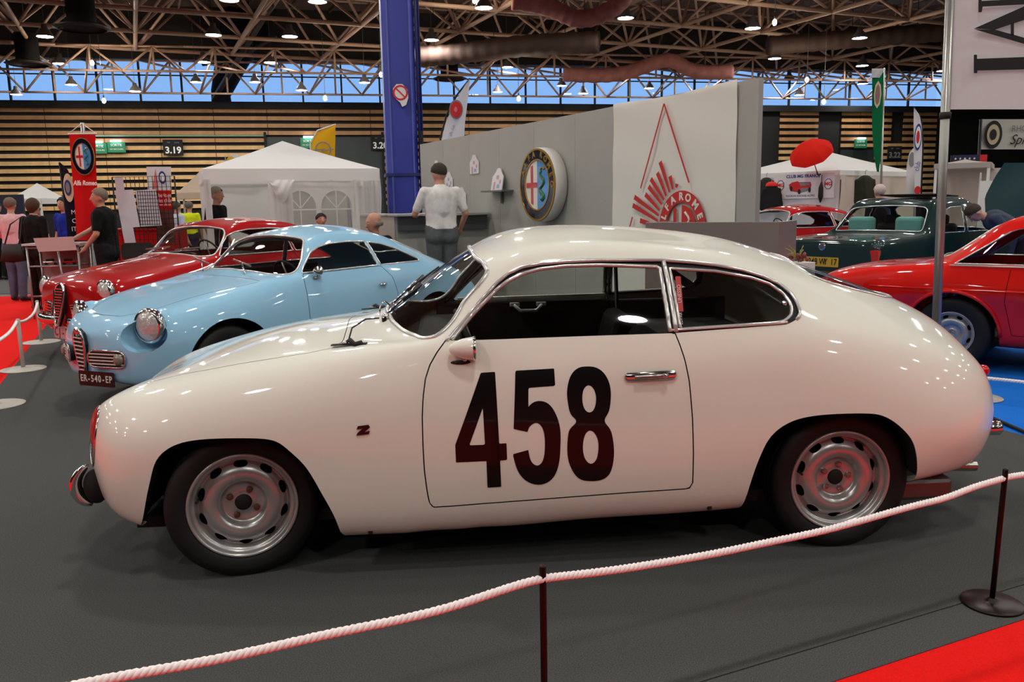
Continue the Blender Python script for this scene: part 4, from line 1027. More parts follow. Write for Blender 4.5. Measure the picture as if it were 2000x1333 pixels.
MB().tube([A @ Vector((q[0], q[1], .044)) for q in dense(np.array(sh), 40, closed=True)], .014, 8, closed=True).build('grille_frame', m_chrome, gs)
for k in range(12):
    y = -.19+.028*k; hw = float(np.interp(y, [-.26, -.12, .04, .13, .175], [.005, .055, .08, .07, .01]))
    MB().bar(A @ Vector((-hw, y, .048)), A @ Vector((hw, y, .048)), .009, .008).build('grille_bar', m_chrome, gs)
for s in (1, -1):
    MB().tube(dense(np.array([(1.99, s*.12, .40), (2.0, s*.3, .40), (1.95, s*.52, .40), (1.84, s*.68, .40), (1.66, s*.755, .40)]), 20).tolist(), .048, 10, flat=.45, up=(1, 0, 0)).build('bumper', m_chrome, redc)
plate(redc, 'CJ-20', (1.99, .02, .285), 0, .36, .13, mat('plate_pale_pink', (.75, .62, .62), .5), mat('plate_red_letters', (.65, .08, .15), .5), .12)
MB().tube([(1.80, 0, .845), (1.4, 0, .922), (1.0, 0, .975), (.85, 0, .996)], .007, 6).build('bonnet_moulding', m_chrome, redc)
for y in (.15, -.42):
    wp = empty('wiper', (.74, y, 1.02), 0, parent=redc)
    MB().tube([(0, 0, -.01), (-.05, .09, .05), (-.07, .14, .06)], .006, 6).build('arm', m_chrome, wp)
    MB().bar((-.02, -.05, .03), (-.09, .32, .06), .006, .016).build('blade', m_alu, wp)
MB().box((.58, 0, .88), (.2, 1.2, .10)).build('dashboard', mat('red_dash', (.35, .05, .05), .5), redc, bevel=.03)
steer(redc, (.42, .33, .98)); seats(redc, -.22, .32, .36, mat('pale_grey_seat', (.62, .60, .57), .7))
MB().box((-.85, 0, .80), (.55, 1.2, .05)).build('rear_shelf', m_dark, redc, bevel=.02)

# ---------------------------------------------------------------- dark green saloon, seen from behind
m_green = mat('dark_green_metallic', (.02, .15, .145), .42, .2, coat=1., spec=.1)
LS = lambda a=1., d=0.: low(.66*a, .76*a, .805*a, .82*a, .20+d, .24+d, .38, .56)
def U(y5, y6, y7, z5, z6, z7, z8, y4=.805, z4=.78): return upp([y4, y5, y6, y7], [z4, z5, z6, z7, z8])
SED_ST = [
 (2.26, [(0,.32),(0,.34),(0,.42),(0,.50)]+upp([0,0,0,0], [.56,.62,.66,.68,.69])),
 (2.24, [(.5,.27),(.58,.29),(.62,.40),(.63,.50)]+upp([.62,.60,.52,.30], [.58,.65,.70,.72,.73])),
 (2.10, [(.62,.22),(.70,.26),(.75,.38),(.77,.52)]+upp([.76,.72,.60,.34], [.64,.72,.765,.785,.79])),
 (1.6, LS()+U(.76,.62,.34,.84,.86,.87,.88,.80,.74)),
 (1.1, LS()+U(.765,.62,.34,.91,.935,.945,.95)),
 (.95, LS()+U(.765,.63,.35,.93,.96,.985,1.0)),
 (.75, LS()+U(.765,.65,.38,.95,1.06,1.12,1.14)),
 (.50, LS()+U(.765,.645,.42,.96,1.24,1.285,1.305)),
 (.32, LS()+U(.765,.635,.43,.965,1.345,1.39,1.41)),
 (.10, LS()+U(.765,.63,.43,.965,1.40,1.445,1.465)),
 (-.35, LS()+U(.765,.63,.43,.97,1.41,1.455,1.475)),
 (-.60, LS()+U(.765,.63,.43,.975,1.39,1.43,1.45)),
 (-.72, LS()+U(.765,.63,.42,.978,1.355,1.385,1.40)),
 (-.92, LS()+U(.765,.645,.42,.98,1.18,1.20,1.215)),
 (-1.12, LS()+U(.765,.66,.42,.98,1.005,1.02,1.03)),
 (-1.24, LS()+U(.765,.66,.40,.968,.975,.98,.985)),
 (-1.6, LS()+U(.765,.65,.38,.955,.963,.968,.97)),
 (-2.1, LS(1,.03)+U(.76,.63,.36,.938,.948,.953,.955,.80,.78)),
 (-2.30, LS(.97,.06)+U(.735,.60,.34,.925,.938,.944,.946,.775,.77)),
 (-2.345, [(.60,.30),(.70,.33),(.74,.42),(.75,.56)]+upp([.735,.69,.55,.30], [.75,.885,.91,.917,.92])),
 (-2.365, [(.40,.36),(.46,.38),(.50,.45),(.51,.56)]+upp([.50,.46,.36,.2], [.70,.78,.81,.82,.825])),
 (-2.37, [(0,.42),(0,.44),(0,.48),(0,.55)]+upp([0,0,0,0], [.62,.67,.70,.72,.73])),
]
sed = empty('green_saloon', (6.042, 12.394, 0), .622, 'dark green saloon with turquoise headrests and yellow number plate', 'car')
S_F = [(.58,.995),(.40,1.25),(.33,1.31),(.20,1.335),(-.02,1.345),(-.05,.995)]
S_B = [(-.10,1.345),(-.40,1.34),(-.55,1.30),(-.86,1.02),(-.84,.998),(-.13,.995)]
S_W = [(0,1.03),(.4,1.02),(.63,.99),(.66,1.02),(.62,1.30),(.57,1.345),(.3,1.375),(0,1.385)]
S_R = [(0,1.035),(.40,1.03),(.60,1.02),(.645,1.03),(.635,1.08),(.58,1.30),(.53,1.345),(.30,1.365),(0,1.372)]
mk_body(sed, SED_ST, m_green, [arch_poly(1.33, .32, .37), arch_poly(-1.38, .32, .37)], [('front_window', S_F), ('rear_side_window', S_B)], None, S_W, S_R, rw_axis='yz', panels=[('boot_lid', [(-1.33,0),(-1.34,.58),(-1.4,.62),(-2.26,.60),(-2.30,.56),(-2.30,0)], 'xy', .85), ('rear_door', [(-.07,1.37),(-.06,.40),(-.08,.33),(-.85,.33),(-1.0,.62),(-.98,.85),(-.90,1.0),(-.60,1.33),(-.42,1.37)], 'xz', 0)], axles=(1.33, -1.38), tyre=(.31, .20, .20, 10), track=.66, trim=True, trim_r=.007)
teal = mat('turquoise_velour', (.38, .62, .60), .85, sheen=.3)
for s in (1, -1):
    MB().box((-.87, s*.36, 1.095), (.13, .40, .25)).build('headrest', teal, sed, bevel=.055)
    MB().box((-.05, s*.36, .80), (.14, .46, .62)).build('front_seat_back', m_dark, sed, bevel=.05)
    MB().box((-.05, s*.36, 1.16), (.10, .24, .14)).build('front_headrest', m_dark, sed, bevel=.04)
    t = empty('tail_lamp', (-2.31, s*.60, .76), 0, parent=sed)
    MB().box((0, 0, 0), (.09, .36, .15)).build('lens', m_redlens, t, bevel=.015)
MB().box((-.84, 0, .90), (.14, 1.30, .20)).build('rear_seat_back', teal, sed, bevel=.05)
MB().box((-.98, 0, .955), (.30, 1.25, .03)).build('parcel_shelf', m_dark, sed, bevel=.01)
MB().box((-2.36, 0, .46), (.10, 1.55, .16)).build('rear_bumper', mat('bumper_dark', (.05, .06, .06), .5), sed, bevel=.03)
plate(sed, '7248 WY 17', (-2.372, .0, .66), PI, .52, .125, mat('plate_yellow', (.80, .62, .12), .5), m_black, .115)
rd = MB().lathe([(.052, 0), (.050, .014), (0, .016)], 20, frame((-2.352, 0, .86), (0, -1, 0), (0, 0, 1), (-1, 0, 0))).build('round_emblem', m_chrome, sed)
MB().lathe([(.036, .016), (0, .018)], 16, frame((-2.352, 0, .86), (0, -1, 0), (0, 0, 1), (-1, 0, 0))).build('emblem_centre', mat('emblem_grey', (.3, .32, .33), .4), rd)
MB().box((-.02, 0, 1.505), (.62, .86, .02), M=Matrix.Rotation(R(3), 3, 'Y')).build('raised_sunroof', m_black, sed, bevel=.006)

# ---------------------------------------------------------------- bright red coupe on the blue carpet
m_red2 = mat('bright_red_paint', (.88, .09, .05), .42, coat=1., spec=.08)
LC = lambda a=1., d=0.: low(.58*a, .67*a, .715*a, .75*a, .21+d, .25+d, .40, .56)
COUP_ST = [
 (1.95, [(0,.34),(0,.36),(0,.43),(0,.50)]+upp([0,0,0,0], [.55,.60,.63,.65,.66])),
 (1.90, [(.42,.28),(.50,.30),(.55,.40),(.56,.50)]+upp([.55,.51,.42,.22], [.58,.64,.68,.70,.71])),
 (1.7, LC(.96)+upp([.74,.69,.54,.28], [.66,.74,.785,.80,.805])),
 (1.2, LC()+upp([.785,.715,.55,.3], [.70,.82,.865,.88,.885])),
 (.72, LC()+upp([.785,.72,.57,.32], [.70,.87,.915,.94,.95])),
 (.5, LC()+upp([.785,.72,.59,.36], [.70,.885,1.0,1.05,1.07])),
 (.25, LC()+upp([.785,.715,.575,.40], [.70,.89,1.17,1.21,1.23])),
 (.0, LC()+upp([.785,.71,.555,.40], [.70,.89,1.25,1.29,1.31])),
 (-.3, LC()+upp([.785,.71,.545,.39], [.70,.89,1.255,1.305,1.33])),
 (-.5, LC()+upp([.785,.71,.55,.38], [.70,.89,1.21,1.265,1.29])),
 (-.7, LC()+upp([.785,.71,.57,.37], [.70,.89,1.06,1.14,1.17])),
 (-.9, LC()+upp([.785,.71,.59,.36], [.70,.885,.935,1.0,1.03])),
 (-1.1, LC()+upp([.785,.71,.58,.34], [.70,.875,.90,.92,.93])),
 (-1.4, LC(.99,.02)+upp([.765,.70,.56,.32], [.70,.845,.875,.885,.89])),
 (-1.75, LC(.95,.05)+upp([.735,.665,.52,.3], [.69,.80,.835,.85,.855])),
 (-1.98, [(.54,.32),(.62,.35),(.66,.44),(.67,.55)]+upp([.65,.58,.45,.26], [.66,.735,.77,.785,.79])),
 (-2.07, [(.36,.36),(.42,.39),(.46,.46),(.47,.55)]+upp([.45,.40,.31,.17], [.63,.685,.71,.72,.725])),
 (-2.10, [(0,.42),(0,.44),(0,.48),(0,.55)]+upp([0,0,0,0], [.59,.63,.65,.66,.665])),
]
coup = empty('red_sports_coupe', (4.881, 7.095, 0), -.708, 'bright red sports coupe on blue carpet at the right edge', 'car')
C_D = [(.50,.915),(.27,1.12),(.15,1.19),(.0,1.215),(-.25,1.225),(-.42,1.20),(-.62,1.06),(-.83,.915)]
C_W = [(0,.97),(.4,.955),(.57,.93),(.6,.95),(.55,1.14),(.5,1.19),(.25,1.225),(0,1.235)]
C_R = [(-.62,0),(-.63,.28),(-.66,.36),(-.95,.42),(-1.0,.36),(-1.02,0)]
CG = mk_body(coup, COUP_ST, m_red2, [arch_poly(1.2, .31, .37), arch_poly(-.82, .31, .37)], [('side_window', C_D)], None, C_W, C_R, panels=[('door', [(.46,.90),(.50,.6),(.46,.33),(-.36,.33),(-.42,.6),(-.40,.90)], 'xz', 0)], axles=(1.2, -.82), tyre=(.315, .19, .19, 8), track=.63, trim_r=.007)
MB().tube([(x, -surf_y(CG, [x], [.70])[0]-.001, .70) for x in np.linspace(-1.5, 1.1, 30)], .006, 6).build('flank_crease', m_red2, coup)
ap = [(-.82+.375*math.cos(PI*k/20), .31+.375*math.sin(PI*k/20)) for k in range(21)]
for s in (1, -1): MB().tube([(x, s*(surf_y(CG, [x], [z])[0]+.004), z) for x, z in ap], .016, 8).build('wheel_arch_lip', m_red2, coup)
MB().bar((-.86, -.722, .905), (.50, -.722, .905), .012, .012).build('belt_moulding', m_chrome, coup)
MB().box((.62, 0, .88), (.2, 1.2, .10)).build('dashboard', m_dark, coup, bevel=.03)
seats(coup, -.1, .32, .30, m_seat); steer(coup, (.36, .33, .92))
# a red car far back by the club tent: same kind of body
fr = copy_tree(redc); fr.location = (5.2, 15.5, 0); fr.rotation_euler = (0, 0, R(-165)); fr.name = 'parked_red_car'
tag(fr, 'small red car parked in front of the white club tent', 'car')
# ================================================================= the club stand behind the cars
WA = Vector((-1.43772711, 13.8, 0)); WDIR = Vector((.45996223, -.88793848, 0)); WNRM = Vector((-.88793848, -.45996223, 0)); WLEN = 7.61; WTOP = 2.47
def on_wall(s, z, off=0.): return WA+WDIR*s+WNRM*off+Vector((0, 0, z))
def wall_m(s, z, off): return frame(on_wall(s, z, off), WDIR, (0, 0, 1))
m_grey = mat('stand_grey_panel', (.64, .64, .615), .45, noise=(2, .04)); m_greyd = mat('stand_grey_dark', (.40, .41, .40), .45)
m_wht = mat('white_board', (.88, .87, .85), .5); m_alf = mat('print_red', (.75, .13, .11), .6); m_cream = cloth_mat('banner_cloth', (.95, .945, .91), .2)
stand = empty('partition_wall', WA, 0, 'long grey exhibition partition wall receding behind the white car', 'partition')
pm = None
for k in range(8):
    a, b = k*WLEN/8, (k+1)*WLEN/8
    pm = pm or MB().box((0, 0, WTOP/2), (WLEN/8-.004, .05, WTOP)).mesh('wall_panel', (m_grey,))
    put('wall_panel', pm, None, stand, WDIR*((a+b)/2)-WNRM*.025, (0, 0, math.atan2(WDIR.y, WDIR.x)))
# large cloth banner with the red printed crest
ban = empty('wall_banner', on_wall(6.44, 0, .02), 0, 'large off-white cloth banner with red crest and triangle hanging on the wall', 'banner')
loc0 = on_wall(6.44, 0, .02)
def BM(s, z, off=0.): return frame(on_wall(s, z, .02+off)-loc0, WDIR, (0, 0, 1))
g = []
for i in range(41):
    s = 5.525+(7.375-5.525)*i/40; r_ = []
    for j in range(41):
        z = .55+(2.488-.012*math.sin(i/40*PI)**2*2-.55)*j/40
        wv = .006*math.sin(i*.55+j*.12)+.005*math.sin(j*.5+i*.17)*(j/40)
        r_.append(on_wall(s, z, .012+wv)-loc0+Vector((0, 0, 0)))
    g.append([tuple(q) for q in r_])
bo = MB().grid(np.array(g)).build('cloth', m_cream, ban)
bc = (6.70, 1.248)
def strip(p0, p1, w0, w1, name='print_ray', off=.022):
    d = Vector((p1[0]-p0[0], p1[1]-p0[1], 0)).normalized(); n = Vector((-d.y, d.x, 0))
    q = [Vector((*p0, 0))+n*w0/2, Vector((*p0, 0))-n*w0/2, Vector((*p1, 0))-n*w1/2, Vector((*p1, 0))+n*w1/2]
    MB().prism([(p.x-6.44, p.y) for p in q], .002, BM(6.44, 0, off)).build(name, m_alf, ban)
for p0, p1 in (((6.514,1.571),(6.365,1.861)),((6.464,1.536),(6.324,1.759)),((6.431,1.5),(6.221,1.705)),((6.398,1.459),(6.187,1.632)),((6.365,1.401),(6.134,1.558)),((6.349,1.353),(5.951,1.534)),((6.336,1.3),(5.924,1.452)),((6.33,1.25),(6.05,1.30)),((6.562,1.596),(6.519,1.72)),((6.615,1.61),(6.622,1.645))):
    strip(p0, p1, .024, .05)
strip((6.415,2.395),(6.055,1.618), .018, .018, 'print_line'); strip((6.415,2.395),(6.797,1.65), .018, .018, 'print_line'); strip((5.92,1.334),(5.84,1.16), .018, .018, 'print_line')
def ring_poly(r0, r1, n=48): return [(r1*math.cos(2*PI*k/n), r1*math.sin(2*PI*k/n)) for k in range(n)], [(r0*math.cos(2*PI*k/n), r0*math.sin(2*PI*k/n)) for k in range(n)]
def annulus(r0, r1, th, M, n=48, a0=0., a1=2*PI):
    b = MB(); V = []; F = []
    for k in range(n+1):
        a = a0+(a1-a0)*k/n
        for r_, h in ((r0, 0), (r1, 0), (r1, th), (r0, th)): V.append(M @ Vector((r_*math.cos(a), r_*math.sin(a), h)))
    for k in range(n):
        i, j = 4*k, 4*k+4
        for q in range(4): F.append((i+q, i+(q+1) % 4, j+(q+1) % 4, j+q))
    return b.add(V, F)
annulus(.225, .334, .002, BM(*bc, .022)).build('print_ring', m_alf, ban)
m_pc = mat('print_cream', (.86, .85, .80), .6)
for ch, a in zip('ALFAROMEO', (182, 161, 140, 118, 92, 71, 46, 21, -3)):
    a = R(a); text('print_letter', ch, .10, m_pc, ban, BM(bc[0]+.277*math.cos(a), bc[1]+.277*math.sin(a), .026) @ Matrix.Rotation(a-PI/2, 4, 'Z'), .001, bold=.004)
half = [(0, -.2)]+[(.2*math.cos(R(q)), .2*math.sin(R(q))) for q in range(-90, 91, 12)]+[(0, .2)]
MB().prism(half, .002, BM(*bc, .022)).build('print_field', m_alf, ban)
strip((bc[0]-.10, bc[1]-.17), (bc[0]-.10, bc[1]+.17), .045, .045, 'print_cross'); strip((bc[0]-.19, bc[1]), (bc[0]-.01, bc[1]), .045, .045, 'print_cross')
MB().tube([BM(bc[0]+.08+.035*math.sin(k*.8), bc[1]-.15+.022*k, .026) @ Vector((0, 0, 0)) for k in range(14)], .012, 6).build('print_serpent', m_pc, ban)

# round enamel emblem on the wall
def emblem(root, M, R0, depth=.0, big=False):
    """round badge: dark blue ring, white field with red cross on the left, sky blue field with green serpent on the right"""
    nv = mat('enamel_navy', (.03, .04, .16), .2, coat=1); sk = mat('enamel_sky', (.28, .58, .85), .25, coat=1); gn = mat('enamel_green', (.10, .42, .22), .3, coat=1)
    gd = mat('emblem_gold', (.75, .60, .25), .3, .8); wf = mat('enamel_white', (.90, .88, .84), .25, coat=1); rd_ = mat('enamel_red', (.78, .10, .12), .3, coat=1)
    t = .012*R0
    annulus(R0*.71, R0, 2*t, M).build('emblem_ring', nv, root)
    annulus(R0*.97, R0*1.02, 3*t, M).build('emblem_rim', gd, root); annulus(R0*.69, R0*.725, 3*t, M).build('emblem_inner_rim', gd, root)
    l = [(R0*.70*math.cos(R(q)), R0*.70*math.sin(R(q))) for q in range(90, 271, 10)]; r_ = [(R0*.70*math.cos(R(q)), R0*.70*math.sin(R(q))) for q in range(-90, 91, 10)]
    MB().prism(l, t, M).build('white_field', wf, root); MB().prism(r_, t, M).build('blue_field', sk, root)
    T = M @ Matrix.Translation((0, 0, t))
    MB().prism([(-R0*.36, -R0*.52), (-R0*.24, -R0*.56), (-R0*.24, R0*.56), (-R0*.36, R0*.52)], t, T).build('red_cross', rd_, root)
    MB().prism([(-R0*.62, -R0*.07), (-.01*R0, -R0*.07), (-.01*R0, R0*.07), (-R0*.62, R0*.07)], t*1.1, T).build('red_cross', rd_, root)
    MB().tube([T @ Vector((R0*(.28+.12*math.sin(k*.95)), R0*(-.45+.065*k), t)) for k in range(14)], [R0*.075*(1-.03*k) for k in range(14)], 6, flat=.4).build('serpent', gn, root)
    MB().tube([T @ Vector((R0*q[0], R0*q[1], t)) for q in ((.2, .40), (.30, .47), (.40, .42), (.46, .46))], R0*.035, 6, flat=.4).build('serpent_crown', gd, root)
    return nv
eb = empty('wall_emblem', on_wall(4.19, 1.706, 0), 0, 'round enamel emblem with red cross and green serpent on the wall', 'emblem')
E0 = on_wall(4.19, 1.706, 0)
MB().lathe([(.39, 0), (.425, .02), (.435, .10), (.43, .17), (.40, .175)], 48, frame((0, 0, 0), WDIR, (0, 0, 1))).build('emblem_body', m_wht, eb)
EM = frame(WNRM*.172, WDIR, (0, 0, 1)); emblem(eb, EM, .415)
for ch, a in zip('ALFAROMEO', (155, 137, 119, 101, 72, 54, 36, 18, 0)):
    a = R(a); text('emblem_letter', ch, .095, mat('emblem_gold', (.75, .6, .25), .3, .8), eb, EM @ Matrix.Translation((.356*math.cos(a), .356*math.sin(a), .012)) @ Matrix.Rotation(a-PI/2, 4, 'Z'), .003, bold=.003)
# shelf with a rally plate, and rally plates pinned to the wall
shf = empty('wall_shelf', on_wall(2.94, 1.66, 0), 0, 'small grey shelf fixed to the grey wall', 'shelf')
MB().box(WNRM*.09, (.62, .18, .02), math.atan2(WDIR.y, WDIR.x)).build('board', m_greyd, shf)
MB().bar(WNRM*.02-Vector((0, 0, .01)), WNRM*.02-Vector((0, 0, .16)), .03, .03, (1, 0, 0)).build('bracket', m_greyd, shf)
house = [(-.16, 0), (.16, 0), (.16, .18), (.09, .23), (.04, .29), (-.04, .29), (-.09, .23), (-.16, .18)]
m_card = mat('card_white', (.86, .85, .86), .5); m_cp = mat('card_print_pink', (.78, .60, .62), .6); m_cb = mat('card_print_blue', (.60, .66, .78), .6)
def rally(s, z, off, label, sc=1., lean=0., pr=m_cp):
    o = on_wall(s, z, off); e = empty('rally_plate', o, 0, label, 'plaque')
    M = frame((0, 0, 0), WDIR, Vector((0, 0, 1))-WNRM*lean) @ Matrix.Scale(sc, 4)
    MB().prism(house, .012, M).build('plate', m_card, e)
    for x, y, w_, h_, mm in ((-.07, .06, .05, .10, pr), (.04, .05, .08, .05, m_cb), (.0, .17, .06, .05, pr), (.09, .11, .04, .05, pr)):
        MB().prism([(x-w_/2, y-h_/2), (x+w_/2, y-h_/2), (x+w_/2, y+h_/2), (x-w_/2, y+h_/2)], .003, M @ Matrix.Translation((0, 0, .011))).build('print', mm, e)
rally(2.92, 1.671, .08, 'white house-shaped rally plate standing on the wall shelf', 1., .18)
rally(2.09, 1.92, .005, 'white rally plate pinned high on the grey wall right of the man', .9)
rally(.70, 1.92, .005, 'white rally plate on the wall just above the white-shirted man', .9)
rally(1.17, 1.72, .005, 'blue printed rally plate behind the white-shirted man', .9, pr=m_cb)
rally(1.63, 1.47, .005, 'pink bordered rally plate low on the wall beside the man', .95)
# podium and the two counters
pod = [on_wall(-.8, 0, .0), on_wall(3.6, 0, .0), on_wall(3.6, 0, 1.45), on_wall(-.8, 0, 1.45)]
slab('floor_podium', m_greyd, pod, 0, .17)
ca = math.atan2(WNRM.y, WNRM.x)
ctr = empty('bar_counter', on_wall(2.45, .17, .0), 0, 'grey bar counter with dark fascia behind the blue car', 'counter')
o0 = on_wall(2.45, .17, 0)
def cbox(s, n0, n1, z0, z1, th, name, m, ds=0.):
    c = on_wall(s, (z0+z1)/2, (n0+n1)/2)-o0+Vector((0, 0, .0)); MB().box(c-Vector((0, 0, .0)), (n1-n0, th, z1-z0), ca).build(name, m, ctr, bevel=.004)
cbox(2.33, .03, 1.36, 1.355, 1.385, .50, 'counter_top', mat('counter_top_grey', (.66, .68, .67), .3))
cbox(2.50, .03, 1.33, 1.16, 1.35, .02, 'fascia', mat('counter_fascia', (.27, .29, .30), .5))
cbox(2.44, .03, 1.33, .18, 1.35, .02, 'front_panel', m_grey)
cc = on_wall(1.60, 1.37, 1.18)-o0; MB().box(cc, (.36, 1.25, .03), ca).build('counter_top', mat('counter_top_grey', (.66, .68, .67), .3), ctr, bevel=.004)
cc = on_wall(1.66, .76, 1.335)-o0; MB().box(cc, (.02, 1.5, 1.18), ca).build('side_panel', m_grey, ctr)
for k, (s, n) in enumerate(((2.30, 1.05), (2.36, .98))):
    o = MB().prism(rnd_rect(.21, .297, .004), .0015, Matrix.Rotation(.5+k, 4, 'Z')).build('paper_sheet', m_wht, None, on_wall(s, 1.3865+.0016*k, n))
    tag(o, ('white paper lying flat on the bar counter under the man', 'upper white leaflet on the bar counter beside his hand')[k], 'paper')
# screen-like low counter on the right
p0, p1 = at(1262, 437, 6.55), at(1524, 431, 6.0); d_ = (p1-p0); d_.z = 0; L_ = d_.length; aa = math.atan2(d_.y, d_.x); mid_ = (p0+p1)/2
lc = empty('reception_counter', (mid_.x, mid_.y, 0), aa, 'low brown-grey reception counter in front of the wall banner', 'counter')
zt = (p0.z+p1.z)/2; m_lc = mat('taupe_laminate', (.48, .44, .43), .35, noise=(1.5, .06))
MB().box((0, 0, zt/2), (L_, .03, zt)).build('front_panel', m_lc, lc, bevel=.003)
MB().box((0, .25, zt-.18), (L_-.06, .45, .03)).build('shelf', m_lc, lc)
for s in (-1, 1): MB().box((s*(L_/2-.015), .25, zt/2), (.03, .48, zt-.002)).build('side_panel', m_lc, lc)
MB().lathe([(.008, 0), (.006, .004), (0, .005)], 8, frame((.18, -.016, zt-.20), (1, 0, 0), (0, 0, 1))).build('screw_cap', m_wht, lc)
# little flower stand beside it
p = at(1560, 512, 5.95); e = empty('plinth', (p.x, p.y, 0), .4, 'small white plinth at the right end of the reception counter', 'plinth')
MB().box((0, 0, p.z/2), (.16, .16, p.z)).build('plinth_body', m_wht, e, bevel=.004)
e = empty('dried_flowers', (p.x-.0, p.y, p.z), 0, 'dried flowers with reddish berries behind the roof of the white car', 'flowers')
rn = random.Random(3); m_stem = mat('dry_stem', (.62, .60, .30), .8); m_berry = mat('dusky_berry', (.50, .18, .2), .5)
for k in range(9):
    a = rn.uniform(0, 6.28); q = Vector((math.cos(a)*.07-.04, math.sin(a)*.05, rn.uniform(.05, .13)))
    MB().tube([(0, 0, 0), q*.6+Vector((0, 0, .02)), q], .0035, 5).build('stem', m_stem, e)
for k in range(16): MB().ell((rn.uniform(-.06, .06), rn.uniform(-.05, .05), rn.uniform(.012, .055)), (.014, .014, .014), 8, 6).build('berry', m_berry, e)

# ---------------------------------------------------------------- blue steel column
cp = Vector((-1.86, 14.75, 0)); m_colb = mat('column_blue', (.20, .24, .60), .42, noise=(1.2, .12))
colm = empty('steel_column', cp, R(12), 'tall blue steel column rising through the hall', 'column')
MB().prism([(-.27,-.20),(-.20,-.27),(.20,-.27),(.27,-.20),(.27,.20),(.20,.27),(-.20,.27),(-.27,.20)], 10.8).build('shaft', m_colb, colm)
for x in (-.185, .185): MB().box((x, -.277, 5.4), (.025, .02, 10.8)).build('edge_strip', mat('column_blue_light', (.34, .38, .68), .4), colm)
MB().box((0, 0, 2.02), (.60, .60, .05)).build('collar', mat('column_blue_dark', (.12, .15, .38), .5), colm)
for k, (x, z0, z1) in enumerate(((.30, .2, 9.5), (.345, 2.2, 9.5))): MB().tube([(x, -.22+.05*k, z0), (x, -.22+.05*k, z1)], .025, 8).build('conduit', mat('column_blue_dark', (.12, .15, .38), .5), colm)
MB().box((.32, -.24, 2.5), (.06, .06, .5)).build('junction_box', m_black, colm)
ns = empty('no_smoking_sign', cp+Vector((.06, -.315, 3.34)), R(4), 'peeling round no-smoking sticker on the blue column', 'sign')
SG = frame((0, 0, 0), (1, 0, 0), (0, 0, 1))
MB().prism([(-.12,.10),(-.06,.17),(.04,.17),(.12,.08),(.13,-.05),(.09,-.17),(.02,-.20),(-.01,-.13),(-.07,-.08),(-.12,0)], .003, SG).build('sticker', m_wht, ns)
annulus(.095, .125, .003, SG @ Matrix.Translation((0, .03, .003)), 32).build('red_ring', mat('sign_red', (.80, .12, .12), .5), ns)
MB().bar(SG @ Vector((-.07, .10, .005)), SG @ Vector((.08, -.05, .005)), .022, .004, SG.to_3x3() @ Vector((0, 0, 1))).build('red_bar', mat('sign_red', (.80, .12, .12), .5), ns)
# dark raking mast under the roof on the left
ms = empty('roof_mast', at(432, 190, 44.4), 0, 'dark steel mast with raking struts carrying the roof', 'mast')
m0 = at(432, 190, 44.4); m_mast = mat('mast_dark_steel', (.09, .10, .14), .8, spec=.2)
MB().tube([(0, 0, 6.95-m0.z), (0, 0, .2), at(452, 120, 44)-m0, at(480, 40, 43)-m0], [.5, .5, .8, 1.2], 10).build('trunk', m_mast, ms)
MB().tube([at(418, 193, 44)-m0, at(530, 10, 38)-m0], .14, 8).build('raking_strut', mat('mast_strut', (.22, .19, .18), .5), ms)
MB().tube([at(395, 125, 43.4)-m0, at(455, 120, 43.4)-m0, at(540, 70, 42)-m0], .11, 8).build('cross_strut', mat('mast_strut', (.22, .19, .18), .5), ms)
# ================================================================= ropes and posts around the cars
m_rope = mat('white_rope', (.97, .93, .925), .8); m_post = mat('brown_black_post', (.11, .05, .05), .35, .5); m_postw = mat('grey_white_post', (.72, .70, .66), .45)
def v_plane(px, py, v):
    """point of the photo's ray on the upright plane along the stand edge"""
    d = ray_dir(px, py); n = HV; t = (v-n.z*CAM_H)/d.dot(n); return Vector((0, 0, CAM_H))+d*t
def rope(pts, r_, label, pitch=.045, n_per=7, m=None, group=None):
    P = np.array([tuple(p) for p in pts]); L = np.linalg.norm(np.diff(P, axis=0), axis=1).sum(); n = int(L/pitch*n_per); D = dense(P, n, .9)
    e = empty('barrier_rope', tuple(D[0]), 0, label, 'rope', group); D = D-D[0]
    T = np.gradient(D, axis=0); T /= np.linalg.norm(T, axis=1)[:, None]; U = np.cross(T, [0, 0, 1]); U /= np.linalg.norm(U, axis=1)[:, None]; W = np.cross(U, T)
    a = 2*PI*np.arange(n)/n_per
    for k in range(3):
        q = a+2*PI*k/3; C_ = D+(U*np.cos(q)[:, None]+W*np.sin(q)[:, None])*r_*.5
        MB().tube(C_.tolist(), r_*.56, 6).build('strand', m or m_rope, e)
    return e
VP = 1.89
rp = [(2075,905),(2000,927.5),(1970,932.5),(1950,938),(1900,953),(1850,972),(1800,985),(1700,1012.5),(1600,1039),(1500,1060),(1400,1081),(1300,1098.5),(1200,1114),(1100,1126),(1062,1131),(1000,1147),(870,1189),(640,1240),(420,1289),(180,1333)]
rope_pts = [v_plane(x, y, VP) for x, y in rp]; 
rope_pts += [v_plane(0, 1374, VP), v_plane(-200, 1408, VP), v_plane(-330, 1412, VP)]; pend = rope_pts[-1]
rope(rope_pts, .0115, 'white twisted barrier rope sagging in front of the white coupe')
